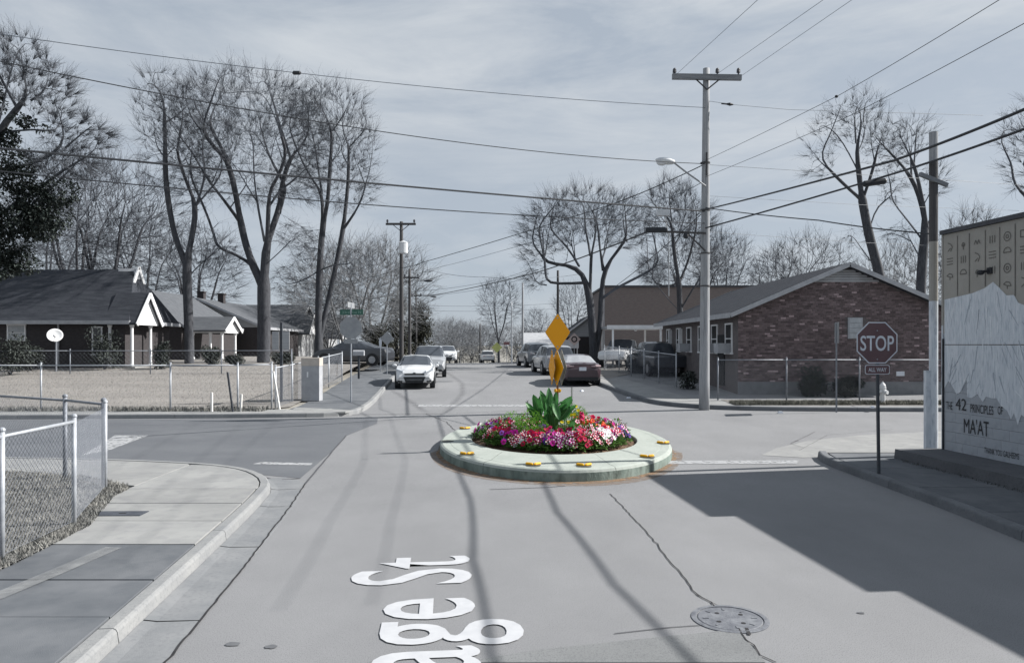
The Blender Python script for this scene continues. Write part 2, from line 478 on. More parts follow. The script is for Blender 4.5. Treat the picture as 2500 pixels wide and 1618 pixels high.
# lawns
FENCE_NL = [(-5.45, 3.0), (-5.57, 8.05), (-5.72, 9.63), (-6.6, 12.0), (-7.85, 12.9), (-9.9, 14.0)]
drape('near_left_lawn', [(-5.0, -5), (-5.2, 3.0), (-5.35, 8.05), (-5.5, 9.6), (-6.2, 11.4), (-6.25, 12.0), (-6.5, 12.35), (-7.75, 13.15), (-9.9, 13.7), (-40, 15.0), (-40, -5)], lambda x, y: R(y) + .165, M_lawn, kind='structure')
inner_fl = [p for p in offset(K_FL, 1.15)]
drape('far_left_lawn', [(-60, 24.4), (-30, 24.6), (-12.8, 24.8), (-8.3, 24.9), (-7.7, 25.6), (-7.9, 30), (-8.4, 36), (-9.2, 48), (-10.4, 62), (-12, 85), (-15, 138), (-60, 138)], rise_fl, M_lawn_pale, kind='structure')
drape('far_right_verge', [(7.9, 26.3), (9, 26.05), (14, 25.95), (40, 25.95), (40, 27.6), (14, 27.6), (9, 27.7), (7.9, 27.9)], lambda x, y: R(y) + .16, M_lawn_pale, kind='structure')
drape('far_right_lawn', [(5.0, 38), (4.0, 46), (2.6, 58), (.8, 80), (-.6, 110), (-1.8, 136), (58, 136), (58, 46), (20, 46), (19, 52), (9, 52), (9, 46)], lambda x, y: R(y) + .16, M_lawn_pale, kind='structure')

# ---- pavement slabs
def slab(parent, quad, zt, mat, gap=.015, th=.05):
    cx = sum(p[0] for p in quad) / len(quad); cy = sum(p[1] for p in quad) / len(quad)
    q = []
    for x, y in quad:
        d = math.hypot(x - cx, y - cy); k = (d - gap * 1.4) / d
        q.append((cx + (x - cx) * k, cy + (y - cy) * k))
    n = len(q)
    vs = [(x, y, zt(y) - th) for x, y in q] + [(x, y, zt(y) - .006) for x, y in q]
    q2 = []
    for x, y in q:
        d = math.hypot(x - cx, y - cy); k = (d - .004) / d
        q2.append((cx + (x - cx) * k, cy + (y - cy) * k))
    vs += [(x, y, zt(y)) for x, y in q2]
    fs = [(i, (i + 1) % n, n + (i + 1) % n, n + i) for i in range(n)] + [(n + i, n + (i + 1) % n, 2 * n + (i + 1) % n, 2 * n + i) for i in range(n)]
    fs.append(tuple(range(2 * n, 3 * n)))
    mb = MB(); mb.add(vs, fs)
    return mb.build('slab', mat, parent)
def interp_line(line, Y):
    for a, b in zip(line[:-1], line[1:]):
        if (a[1] - Y) * (b[1] - Y) <= 0 and a[1] != b[1]:
            t = (Y - a[1]) / (b[1] - a[1]); return a[0] + (b[0] - a[0]) * t
    return None
inner = offset(K_NL, .162)
lawn_edge = [(-5.0, -5), (-5.2, 3.0), (-5.35, 8.05), (-5.5, 9.6), (-6.2, 11.4), (-6.25, 12.2)]
sw_nl = drape('near_left_sidewalk', [(-5.2, -4.5), (-2.7, -4.5), (-3.0, -4.3), (-5.1, -4.3)], lambda x, y: R(y) + .119, M_joint, kind='structure')
joints = [-3, -1.5, 0, 1.5, 3.1, 4.75, 6.39, 7.4, 8.70, 9.86, 10.96, 12.05]
for a, b in zip(joints[:-1], joints[1:]):
    mids = [a + (b - a) * i / 4 for i in range(5)]
    right = [(interp_line(inner, y), y) for y in mids]
    left = [(interp_line(lawn_edge, y) - .04, y) for y in mids]
    tilt = random.uniform(-.004, .004)
    slab(sw_nl, right + left[::-1], lambda y, t=tilt: SW(y) + t, M_conc if a > 8.5 else M_conc_old)
# corner fan of slabs along the cross street
corner_in = [p for p in inner if p[1] > 12.05 and p[0] > -20]
back = lambda p: (min(-6.3, p[0]), 12.05 if p[0] > -6.5 else 12.05 + (-6.5 - p[0]) * .36 + .25)
slab(sw_nl, [(-6.3, 12.05), (interp_line(inner, 12.05), 12.05)] + [p for p in corner_in if p[0] > -6.3] + [(-6.3, 14.45)], SW, M_conc)
prev = (-6.3, 14.45)
for x in (-8.1, -9.9, -11.7, -13.5, -15.5):
    top = [p for p in corner_in if x < p[0] <= prev[0]]
    cur = next(p for p in corner_in if p[0] <= x)
    slab(sw_nl, [(prev[0], 12.3 + max(0, (-6.5 - prev[0]) * .36)), prev] + top + [cur, (cur[0], 12.3 + (-6.5 - cur[0]) * .36)], SW, M_conc)
    prev = cur
# strip slabs helper for the other pavements
def strip_slabs(parent, line, d0, d1, step, mat):
    a = offset(line, d0); b = offset(line, d1)
    acc = 0; start = 0
    for i in range(1, len(line)):
        acc += math.hypot(line[i][0] - line[i - 1][0], line[i][1] - line[i - 1][1])
        if acc >= step or i == len(line) - 1:
            slab(parent, a[start:i + 1] + b[start:i + 1][::-1], SW, mat); start = i; acc = 0
sw = drape('far_left_sidewalk', [(-7.2, 25.4), (-6.9, 25.4), (-6.9, 25.8), (-7.2, 25.8)], lambda x, y: R(y) + .119, M_joint, kind='structure')
strip_slabs(sw, [p for p in K_FL if p[0] < -5.35 and p[1] < 24.3 and p[0] > -42], .155, 1.15, 2.0, M_conc)
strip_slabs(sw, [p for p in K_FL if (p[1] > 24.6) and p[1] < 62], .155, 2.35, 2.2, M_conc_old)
slab(sw, [(-6.4, 23.95), (-5.45, 24.2), (-5.3, 24.7), (-7.5, 25.5), (-7.4, 24.75), (-6.8, 24.75)], lambda y: SW(y) + .003, M_conc)
sw = drape('far_right_sidewalk', [(6.0, 28.5), (6.3, 28.5), (6.3, 28.9), (6.0, 28.9)], lambda x, y: R(y) + .136, M_joint, kind='structure')
strip_slabs(sw, [p for p in K_FR if p[1] < 60 and not (p[0] > 5.9)], .155, 1.85, 2.2, M_conc)
strip_slabs(sw, [p for p in K_FR if p[0] > 5.7 and p[0] < 40], .155, 0.75, 2.4, M_conc)
slab(sw, [(6.2, 27.0), (8.0, 26.3), (8.1, 28.3), (6.9, 28.6)], lambda y: SW(y) + .003, M_conc)
sw = drape('near_right_sidewalk', [(7.2, 8.0), (7.5, 8.0), (7.5, 8.4), (7.2, 8.4)], lambda x, y: R(y) + .119, M_joint, kind='structure')
edges = [15.95, 14.0, 12.2, 10.4, 8.6, 6.8, 5.0, 3.2, 1.4, -1, -4]
innr = offset(K_NR, .155)
for b, a in zip(edges[:-1], edges[1:]):
    mids = [a + (b - a) * i / 3 for i in range(4)]
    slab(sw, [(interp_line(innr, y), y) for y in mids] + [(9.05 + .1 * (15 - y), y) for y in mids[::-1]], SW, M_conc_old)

# gutter pan beside the near left kerb, cut at the joints seen in the photo
gut = drape('gutter', [(-3.0, -4.6), (-2.6, -4.6), (-2.6, -4.4), (-3.0, -4.4)], lambda x, y: R(y) + .003, M_gutter, kind='structure')
gl = [p for p in K_NL if p[0] > -4.6]
gj = [-4.5, -1, 2.2, 5.0, 6.62, 9.05, 11.3, 12.6, 13.6]
for a, b in zip(gj[:-1], gj[1:]):
    pts = [p for p in gl if a < p[1] < b]
    if not pts: continue
    pts = [(interp_line(K_NL, a + .012), a + .012)] + pts + [(interp_line(K_NL, b - .012), b - .012)]
    mb = MB(); sweep(mb, pts, [(-.02, .03), (-.14, .012), (-.50, .006), (-.51, -.03)])
    mb.f = [f[::-1] for f in mb.f]
    mb.build('gutter_pan', M_gutter, gut)

# ---- flat marks on the road
def ribbon(name, pts, wd, mat, dz, jitter=0.0, taper=True, tone=None, parent=road, step=.5):
    pts = resample(pts, step)
    if jitter: pts = [(x + random.uniform(-jitter, jitter), y + random.uniform(-jitter, jitter)) for x, y in pts]
    ns = normals2(pts); mb = MB(); n = len(pts)
    wf = wd if callable(wd) else (lambda t: wd)
    L = [(p[0] + q[0] * wf(i / (n - 1)) / 2, p[1] + q[1] * wf(i / (n - 1)) / 2) for i, (p, q) in enumerate(zip(pts, ns))]
    Rr = [(p[0] - q[0] * wf(i / (n - 1)) / 2, p[1] - q[1] * wf(i / (n - 1)) / 2) for i, (p, q) in enumerate(zip(pts, ns))]
    for i in range(n - 1):
        t = 1.0
        if tone: t = tone(i / (n - 1))
        mb.add([(*L[i], R(L[i][1]) + dz), (*Rr[i], R(Rr[i][1]) + dz), (*Rr[i + 1], R(Rr[i + 1][1]) + dz), (*L[i + 1], R(L[i + 1][1]) + dz)], [(0, 1, 2, 3)], 0, t)
    return mb.build(name, mat, parent)
P = gp
def soft_track(pts, wd, strength, parent=road):
    # worn dark wheel track: bands that fade to both sides
    for k, (o_, s_) in enumerate(((-.36, .3), (-.18, .7), (0, 1), (.18, .7), (.36, .3))):
        q = resample(pts, .5); q = offset(q, o_ * wd)
        ribbon('tyre_track', q, wd * .185, M_track, .0065, tone=lambda t: strength * s_ * min(1, t * 6, (1 - t) * 6))
soft_track([P(1075, 1020), P(1130, 960), P(1128, 935), P(1085, 905)], .38, .5)
soft_track([P(950, 948), P(1010, 985), P(1045, 1010)], .38, .5)
# cracks and seams
def crack(pts, wd=.018, j=.03, mat=M_crack, dz=.0085): ribbon('crack', pts, wd * .62, mat, dz, jitter=j * .55, step=.11)
seam = [(-1.75, -1), (-2.16, 2), (-2.72, 5.79), (-3.04, 8.5), (-3.38, 11.1), (-3.70, 13.2), (-4.1, 16.5), (-4.45, 19.8)]
crack(seam[:6], .036, .02, dz=.0115); ribbon('seam', seam[5:], .035, M_tar, .0095, jitter=.012)
apron = drape('gutter_apron', [(-3.42, 11.2), (-3.72, 13.2), (-3.98, 13.66), (-4.35, 13.55), (-4.8, 13.82), (-5.3, 14.28), (-4.6, 13.5), (-4.15, 12.7), (-3.95, 11.9)], lambda x, y: R(y) + .0035, M_gutter, gut)
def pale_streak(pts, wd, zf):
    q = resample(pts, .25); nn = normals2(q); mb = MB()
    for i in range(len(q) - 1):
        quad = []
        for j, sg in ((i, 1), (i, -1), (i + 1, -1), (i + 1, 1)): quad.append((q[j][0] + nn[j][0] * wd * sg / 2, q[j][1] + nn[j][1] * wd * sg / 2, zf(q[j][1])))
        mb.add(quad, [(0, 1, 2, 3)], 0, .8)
    mb.build('pale_streak', pm('pale_streak_concrete', srgb(138, 140, 142), srgb(148, 150, 151), 5, .9, alpha_noise=(3, .2, .6, .8)), sw_nl)
pale_streak([(-4.62, 8.55), (-4.72, 7.6), (-4.86, 6.5), (-4.92, 5.6)], .2, lambda y: SW(y) + .008)  # paler patchy band laid over the darker slabs
crack([(-8.5, 15.0), (-6.6, 14.75), (-5.2, 14.2), (-4.6, 13.75), (-4.25, 13.6), (-3.95, 13.75)], .05, .04)
crack([(-4.75, 13.85), (-4.3, 13.62)], .09, .03)
crack([P(1490, 1205), P(1590, 1310), P(1640, 1375), P(1692, 1440), P(1745, 1480)], .022, .03)
crack([P(1700, 1452), P(1752, 1478)], .014, .02)
crack([P(1800, 1535), P(1838, 1575), P(1860, 1600), P(1890, 1618)], .022, .03)
crack([P(1822, 1532), P(1835, 1552)], .05, .03)
crack([P(1990, 1054), P(1930, 1083), P(1960, 1092)], .02, .02)
ribbon('seam', [P(1500, 1548), P(1640, 1532), P(1800, 1520)], .012, M_tar, .0075, jitter=.012)
ribbon('seam', [P(1195, 1195), P(1330, 1190), P(1380, 1186)], .025, M_tar, .0075, jitter=.01)
ribbon('seam', [P(610, 1014), P(900, 1012), P(1080, 1010)], .04, M_tar, .0085, jitter=.01)
crack([P(1040, 1010), P(1090, 1030), P(1110, 1050)], .03, .04)
crack([P(1950, 1100), P(2020, 1062), P(2180, 1048)], .016, .02)
ribbon('seam', [P(985, 905), P(1100, 903), P(1240, 902)], .12, M_tar, .0075, jitter=.01)
# tone patches of newer asphalt
drape('asphalt_patch', [P(1130, 1617), P(1300, 1588), P(1560, 1560), P(1800, 1536), P(1870, 1617)], lambda x, y: R(y) + .005, pm('patched_asphalt', srgb(112, 114, 115), srgb(124, 126, 127), .8, .9, .3, 170, c3=srgb(78, 81, 84), s3=95, f3=.8), road)
for (x, y, rx, ry) in ((568, 1573, .075, .05), (660, 1579, .06, .045), (1945, 1076, .05, .05), (2102, 1496, .04, .03)):
    cx, cy = P(x, y); mb = MB(); k = 12
    mb.add([(cx + rx * math.cos(i * 2 * PI / k) * random.uniform(.7, 1.1), cy + ry * math.sin(i * 2 * PI / k) * random.uniform(.7, 1.1), R(cy) + .006) for i in range(k)], [tuple(range(k))])
    mb.build('oil_spot', pm('oil_stain', srgb(84, 86, 90), srgb(98, 100, 103), 9, .8), road)
# painted lines
def paint_quad(name, pts, mat=M_paint_worn, dz=.008, label=None):
    mb = MB()
    (a, b, c, d) = pts; n = 10
    for i in range(n):
        t0, t1 = i / n, (i + 1) / n
        lp = lambda p, q, t: (p[0] + (q[0] - p[0]) * t, p[1] + (q[1] - p[1]) * t)
        p0, p1, p2, p3 = lp(a, b, t0), lp(a, b, t1), lp(d, c, t1), lp(d, c, t0)
        mb.add([(*p, R(p[1]) + dz) for p in (p0, p1, p2, p3)], [(0, 1, 2, 3)], 0, 1.0)
    o = mb.build(name, mat, road)
    return o
paint_quad('stop_line', [P(1628, 1133), P(1945, 1132), P(1950, 1124), P(1632, 1125)])
paint_quad('stop_line', [P(1020, 993), P(1290, 993), P(1290, 988), P(1022, 988)])
paint_quad('crosswalk_bar', [P(200, 1112), P(273, 1097), P(362, 1063), P(280, 1063)])
paint_quad('crosswalk_bar', [P(615, 1133), P(760, 1136), P(763, 1131), P(640, 1128)])
# road name lettering lying on the asphalt
def ground_text(ch, x0, x1, y0, y1):
    pass
M_letter = M_paint
def lay(txt, pa, pb, depth_top):
    """pa -> pb: baseline start and end on the ground, depth_top: cap height; letters' tops to the left of the baseline"""
    a = Vector(pa); b = Vector(pb); L = (b - a).length
    me = text_mesh(txt, depth_top, L, bold=.006)
    d = (b - a).normalized(); nrm = Vector((-d.y, d.x))
    co = np.empty(len(me.vertices) * 3); me.vertices.foreach_get('co', co); co = co.reshape(-1, 3)
    out_ = np.empty_like(co)
    for i, (u, v, _) in enumerate(co):
        q = a + d * u + nrm * v
        out_[i] = (q.x, q.y, R(q.y) + .010)
    me.vertices.foreach_set('co', out_.ravel()); me.update()
    me.materials.clear(); me.materials.append(M_letter)
    o = link('road_lettering', me)
    return o
o = lay('age St', (-.25, 5.6), (-.53, 8.72), 1.32)
tag(o, 'white street name letters age St painted lengthwise on the asphalt', 'road marking')

# manhole
cx, cy = gp(1782, 1510)
t = thing('manhole_cover', 'round iron manhole cover set in the asphalt near the crack', 'manhole cover', (cx, cy, R(cy)))
mb = MB(); mb.lathe([(.345, -.03), (.345, .007), (.30, .009), (.298, -.01), (.05, -.01)], 40); mb.build('rim', M_iron, t)
mb = MB(); mb.lathe([(.288, -.02), (.288, .004), (.28, .008), (.02, .009)], 40)
mb.build('lid', M_iron, t)
for k in range(4):
    a = .6 + k * PI / 2
    mb = MB(); mb.lathe([(.022, -.002), (.022, .0105), (.014, .011)], 10, (.15 * math.cos(a), .15 * math.sin(a), 0)); mb.build('pick_hole', M_crack, t)
for k in range(8):
    a = k * PI / 4
    mb = MB(); mb.box((.22 * math.cos(a), .22 * math.sin(a), .010), (.05, .02, .006), rz=a); mb.build('tread_stud', M_iron, t)
# thin dark rectangular plate on the near pavement
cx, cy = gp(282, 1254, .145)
t = thing('dark_rectangle', 'dark flat rectangle on the pale sidewalk slab', 'utility cover', (cx, cy, SW(cy)), .02)
MB().box((0, 0, .004), (.80, .27, .014)).build('plate', pm('dark_plate', srgb(62, 66, 74), srgb(74, 78, 85), 9, .6, .2, 60), t)
MB().box((.1, 0, .012), (.10, .03, .006)).build('small_dark_bar', M_crack, t)
# ================================================================== buildings
M_wall_up = pm('tan_painted_block', srgb(146, 144, 139), srgb(156, 154, 149), 1.5, .85, .15, 40)
M_wall_low = pm('grey_painted_block', srgb(152, 158, 166), srgb(165, 170, 176), 1.8, .8, .15, 40, c3=srgb(130, 136, 144), s3=6, f3=.4)
M_wall_white = pm('white_mural_paint', srgb(186, 194, 202), srgb(208, 213, 219), 3, .75, .12, 40, c3=srgb(150, 160, 172), s3=7, f3=.8, stretch=(1, 6, .7))
M_wall_line = pm('glyph_paint', srgb(96, 94, 91), srgb(108, 106, 102), 6, .85)
M_black = pm('black_lettering', srgb(38, 40, 44), srgb(52, 54, 58), 9, .7)
M_fascia = pm('dark_fascia', srgb(58, 60, 66), srgb(72, 74, 80), 4, .6)
M_step = pm('step_concrete', srgb(82, 84, 88), srgb(94, 96, 100), 1.2, .9, .3, 60, c3=srgb(68, 70, 74), s3=22, f3=.5)

# ---- mural building, near right corner
UX, UY = 0.0995, -0.995                      # along the wall, towards the camera
CX, CY = 8.9, 15.25                          # far corner of the street wall
WR = math.atan2(UX, -UY)                     # wall yaw
GB = .33                                     # wall foot
def wpt(u, v, out_=0.0):
    """point on the street wall: u metres from the far corner, v height, out_ towards the street"""
    return (CX + UX * u - 0.995 * out_, CY + UY * u - 0.0995 * out_, v)
def wuv(x, y):
    k = (x - 1250.0) / F
    u = (k * CY - CX) / (UX - k * UY)
    Y = CY + UY * u
    return u, EYE - (y - HOR) / F * Y
BH = 4.76; BL = 14.0
mural = thing('mural_building', 'painted block building with white mountain mural and hieroglyph columns', 'building', (0, 0, 0))
mb = MB()
prof = [(0, 3.35, BH), (3.35, 6.7, BH - .3), (6.7, BL, BH - .55)]
def wbox(mb, u0, u1, v0, v1, o0, o1, mi=0):
    vs = [wpt(u, v, o) for v in (v0, v1) for (u, o) in ((u0, o0), (u1, o0), (u1, o1), (u0, o1))]
    mb.add(vs, [(3, 2, 1, 0), (4, 5, 6, 7), (0, 1, 5, 4), (1, 2, 6, 5), (2, 3, 7, 6), (3, 0, 4, 7)], mi)
for a, b, h in prof: wbox(mb, a, b, GB - .3, h, -.02, -9.0)
mb.build('wall', M_wall_up, mural)
mb = MB()
for a, b, h in prof: wbox(mb, a - .02, b - .004, h + .004, h + .09, .05, -9.05)
mb.build('roof_edge', M_fascia, mural)
# painted concrete blocks of the street face, each its own piece, joints recessed
me_block = {}
def block(u0, u1, v0, v1, mat, key):
    L, H = u1 - u0, v1 - v0; k = (round(L, 3), round(H, 3), key)
    if k not in me_block:
        g_ = .001; b = .0016
        m = MB()
        m.add([(g_, .02, g_), (L - g_, .02, g_), (L - g_, .02, H - g_), (g_, .02, H - g_), (g_ + b, 0, g_ + b), (L - g_ - b, 0, g_ + b), (L - g_ - b, 0, H - g_ - b), (g_ + b, 0, H - g_ - b)],
              [(4, 5, 6, 7), (0, 1, 5, 4), (1, 2, 6, 5), (2, 3, 7, 6), (3, 0, 4, 7)])
        me_block[k] = m.mesh('block', mat)
    o = link('block', me_block[k], mural, loc=wpt(u0, v0, .0), rot=(0, 0, math.atan2(UY, UX)))
course = .2; ncr = int((BH - GB) / course)
for r_ in range(ncr + 1):
    v0 = GB + r_ * course; v1 = min(v0 + course, BH - .002)
    if v1 - v0 < .04: continue
    if v0 > 2.6: break
    mt = M_wall_low
    off = 0 if r_ % 2 else .2
    edges_ = [0.035] + [off + .4 * i for i in range(1, 8) if off + .4 * i > .12]
    for a, b in zip(edges_[:-1], edges_[1:]):
        if b > 3.2: break
        block(a, b, v0, v1, mt, mt.name)
mb = MB(); wbox(mb, 3.0, BL, GB, 2.75, -.004, -.1); mb.build('lower_wall', M_wall_low, mural)
mb = MB(); wbox(mb, .035, 3.3, GB + course * 12 + .002, BH - .003, 0, -.1); mb.build('upper_wall', M_wall_up, mural)
# corner pilaster
mb = MB(); wbox(mb, -.01, .032, GB - .1, 2.9, .012, -.3); mb.build('pilaster', M_wall_white, mural)
mb = MB(); wbox(mb, -.01, .032, 2.903, BH - .002, .012, -.3); mb.build('pilaster', M_wall_up, mural)
mb = MB(); mb.tube([wpt(.05, GB, .02), wpt(.05, 2.62, .02)], .018, 6); mb.build('downpipe', M_black, mural)
# white mountain as a skin of paint with ragged lower strokes
top = [(2293, 733), (2304, 732), (2335, 725), (2374, 716), (2405, 703), (2425, 688), (2441, 703), (2458, 721), (2476, 720), (2487, 739), (2498, 743), (2520, 760)]
bot = [(2293, 946), (2303, 955), (2316, 930), (2322, 936), (2336, 962), (2344, 958), (2362, 926), (2361, 968), (2372, 972), (2387, 962), (2400, 981), (2408, 968), (2422, 972), (2434, 972), (2444, 990), (2460, 1003), (2469, 1024), (2476, 1008), (2486, 1037), (2494, 1012), (2520, 1030)]
T_ = [wuv(*p) for p in top]; B_ = [wuv(*p) for p in bot]
T_[0] = (.075, T_[0][1]); B_[0] = (.075, B_[0][1])
us = sorted(set([p[0] for p in T_] + [p[0] for p in B_])); us = [u for u in us if u >= .075]
fi = lambda L, u: float(np.interp(u, [p[0] for p in L], [p[1] for p in L]))
seamv = [wuv(2293, 841)[1]]
mb = MB()
for a, b in zip(us[:-1], us[1:]):
    for lo_, hi_ in ((fi, None),):
        mb.add([wpt(a, fi(B_, a), .006), wpt(b, fi(B_, b), .006), wpt(b, EYE - .012, .006), wpt(a, EYE - .012, .006)], [(0, 1, 2, 3)])
        mb.add([wpt(a, EYE + .006, .006), wpt(b, EYE + .006, .006), wpt(b, fi(T_, b), .006), wpt(a, fi(T_, a), .006)], [(0, 1, 2, 3)])
mb.build('mountain_mural', M_wall_white, mural)
mb = MB(); wbox(mb, .075, 3.2, EYE - .011, EYE + .005, .004, .002); mb.build('seam', M_wall_line, mural)
# brush strokes inside the mountain
random.seed(11)
M_stroke = pm('mural_stroke', srgb(140, 150, 162), srgb(166, 174, 183), 8, .8)
M_stroke2 = pm('mural_bright_stroke', srgb(212, 217, 223), srgb(226, 230, 234), 8, .8)
for k in range(46):
    u = random.uniform(.3, 2.2); tv = fi(T_, u) - .1; bv = fi(B_, u) + .12
    v = random.uniform(bv, tv); L = random.uniform(.18, .5)
    lean = (1.25 - u) * .35 * random.uniform(.6, 1.3)
    v0 = max(bv, v - L)
    w_ = random.uniform(.012, .03)
    mb = MB(); u1 = max(.22, u - lean)
    mb.add([wpt(u - w_ / 2, v, .0085), wpt(u + w_ / 2, v, .0085), wpt(u1 + w_ * .2, v0, .0085), wpt(u1 - w_ * .2, v0, .0085)], [(3, 2, 1, 0)])
    mb.build('brush_stroke', M_stroke if k % 3 else M_stroke2, mural)
# hieroglyph columns: ruled lines and drawn signs
def stroke(mb, pts, wd=.018):
    for a, b in zip(pts[:-1], pts[1:]):
        du, dv = b[0] - a[0], b[1] - a[1]; L = math.hypot(du, dv) or 1e-3
        nu, nv = -dv / L * wd / 2, du / L * wd / 2
        mb.add([wpt(a[0] - nu, a[1] - nv, .007), wpt(b[0] - nu, b[1] - nv, .007), wpt(b[0] + nu, b[1] + nv, .007), wpt(a[0] + nu, a[1] + nv, .007)], [(0, 1, 2, 3)])
mb = MB(); colx = [wuv(x, 620)[0] for x in (2302, 2338, 2367, 2406, 2441, 2479)] + [2.35, 2.75, 3.15]
topv = BH - .08
for u in colx: stroke(mb, [(u, fi(T_, min(u, 2.1)) + .02), (u, topv)], .022)
mb.build('column_rule', M_wall_line, mural)
def glyph(kind, u, v, s):
    c = lambda n_, r, a0=0, a1=2 * PI: [(u + r * math.cos(a0 + (a1 - a0) * i / n_), v + r * math.sin(a0 + (a1 - a0) * i / n_)) for i in range(n_ + 1)]
    mb = MB()
    if kind == 0: stroke(mb, c(10, s * .42)); stroke(mb, c(8, s * .16))
    elif kind == 1:
        for d in (-.18, .0, .18): stroke(mb, [(u - s * .45, v + d * s * 1.6), (u + s * .45, v + d * s * 1.6)])
    elif kind == 2: stroke(mb, [(u - s * .4, v - s * .2), (u - s * .2, v + s * .2), (u, v - s * .2), (u + s * .2, v + s * .2), (u + s * .4, v - s * .2)])
    elif kind == 3: stroke(mb, [(u, v - s * .5), (u, v + s * .1)]); stroke(mb, c(8, s * .2)); stroke(mb, [(u - s * .25, v - s * .05), (u + s * .25, v - s * .05)])
    elif kind == 4: stroke(mb, c(8, s * .45, 0, PI)); stroke(mb, [(u - s * .45, v), (u + s * .45, v)])
    elif kind == 5: stroke(mb, [(u - s * .3, v + s * .45), (u + s * .1, v + s * .3), (u + s * .35, v), (u + s * .1, v - s * .45)]); stroke(mb, [(u + s * .1, v - s * .1), (u - s * .3, v - s * .4)])
    elif kind == 6:
        for d in (-.3, 0, .3): stroke(mb, [(u + d * s, v - s * .35), (u + d * s, v + s * .35)])
    elif kind == 7: stroke(mb, [(u - s * .4, v - s * .3), (u + s * .4, v - s * .3), (u + s * .4, v + s * .3), (u - s * .4, v + s * .3), (u - s * .4, v - s * .3)])
    elif kind == 8: stroke(mb, [(u - s * .45, v), (u - s * .1, v + s * .22), (u + s * .3, v + s * .1), (u + s * .45, v - s * .2), (u, v - s * .15), (u - s * .45, v)]); stroke(mb, [(u, v - s * .15), (u, v - s * .45)])
    mb.build('glyph', M_wall_line, mural)
order = [[5, 1, 8, 3, 2, 6], [3, 6, 4, 3, 0, 7], [2, 5, 3, 8, 1, 4], [6, 1, 6, 3, 8, 2], [0, 4, 0, 8, 2, 0], [7, 1, 6, 5, 0, 3], [4, 8, 2, 6, 1, 0], [3, 5, 0, 7, 2, 6]]
for ci, (a, b) in enumerate(zip(colx[:-1], colx[1:])):
    u = (a + b) / 2; v = topv - .2; k = 0
    while v > fi(T_, min(u, 2.1)) + .18:
        glyph(order[ci][k % 6], u, v, .2); v -= .29; k += 1
# lettering
def wall_text(txt, x0, y0, x1, y1, bold=.008):
    bold = 0.0
    ua, va = wuv(x0, y1); ub, vb = wuv(x1, y1); _, vt = wuv((x0 + x1) / 2, y0)
    vm = wuv((x0 + x1) / 2, y1)[1]
    me = text_mesh(txt, vt - vm, ub - ua, bold)
    co = np.empty(len(me.vertices) * 3); me.vertices.foreach_get('co', co); co = co.reshape(-1, 3)
    o3 = np.array([wpt(ua + c[0], vm + c[1], .0105) for c in co]); me.vertices.foreach_set('co', o3.ravel()); me.update()
    me.materials.clear(); me.materials.append(M_black)
    link('lettering', me, mural)
wall_text('THE', 2311, 979, 2326, 999); wall_text('42', 2334, 971, 2360, 1001, .03); wall_text('PRINCIPLES', 2370, 987, 2426, 1009)
wall_text('OF', 2437, 991, 2449, 1011); wall_text("MA'AT", 2354, 1023, 2415, 1060, .03); wall_text('THANK YOU GALHEEMS', 2404, 1098, 2489, 1113, .02)
# wall lamp
lu, lv = wuv(2418, 661)
mb = MB(); wbox(mb, lu - .06, lu + .06, lv - .06, lv + .06, .03, -.01); mb.tube([wpt(lu, lv, .02), wpt(lu - .02, lv - .01, .12)], .025, 8); mb.ball(wpt(lu - .05, lv - .03, .16), (.07, .06, .05)); mb.build('wall_lamp', M_black, mural)
# raised concrete step along the street wall
mb = MB(); n_ = 5
mb.add([wpt(-.1, .10, 1.0), wpt(BL, .10, 1.15), wpt(BL, .10, -.05), wpt(-.1, .10, -.05), wpt(-.1, .345, .97), wpt(BL, .345, 1.12), wpt(BL, .345, -.05), wpt(-.1, .345, -.05)],
       [(3, 2, 1, 0), (4, 5, 6, 7), (0, 1, 5, 4), (1, 2, 6, 5), (2, 3, 7, 6), (3, 0, 4, 7)])
mb.build('step', M_step, mural)

# ---- helper for pitched houses: local x along the ridge or across it
def tri_roof(mb, x0, x1, y0, y1, ze, zr, axis, over=.35, th=.14, mi=0):
    """gabled roof slab; axis 'x': ridge along x"""
    if axis == 'x':
        ym = (y0 + y1) / 2; a, b = x0 - over, x1 + over
        s = (zr - ze) / (ym - y0)
        for sg, ye in ((-1, y0 - over), (1, y1 + over)):
            zz = ze - over * s
            vs = [(a, ye, zz), (b, ye, zz), (b, ym, zr), (a, ym, zr), (a, ye, zz + th), (b, ye, zz + th), (b, ym, zr + th), (a, ym, zr + th)]
            mb.add(vs, [(3, 2, 1, 0), (4, 5, 6, 7), (0, 1, 5, 4), (1, 2, 6, 5), (2, 3, 7, 6), (3, 0, 4, 7)] if sg < 0 else [(0, 1, 2, 3), (7, 6, 5, 4), (4, 5, 1, 0), (5, 6, 2, 1), (6, 7, 3, 2), (7, 4, 0, 3)], mi)
    else:
        m2 = MB(); tri_roof(m2, y0, y1, x0, x1, ze, zr, 'x', over, th)
        mb.add([(v[1], v[0], v[2]) for v in m2.v], [f[::-1] for f in m2.f], mi)
    return mb
M_shingle = pm('dark_shingles', srgb(54, 57, 63), srgb(70, 73, 79), 2.0, .9, .5, 25, c3=srgb(44, 46, 52), s3=20, f3=.6, stretch=(.6, 3, 3), spec=.08)
M_shingle_mid = pm('grey_shingles', srgb(82, 85, 90), srgb(98, 101, 105), 2.0, .9, .5, 25, c3=srgb(70, 72, 76), s3=20, f3=.6, stretch=(.6, 3, 3), spec=.08)
M_darkbrick = pm('dark_brick', srgb(52, 50, 52), srgb(66, 63, 64), 6, .9, .3, 30, c3=srgb(58, 54, 56), s3=16, f3=.6, stretch=(1, 1, 3))
M_whitetrim = pm('white_trim', srgb(214, 216, 218), srgb(228, 229, 231), 3, .6)
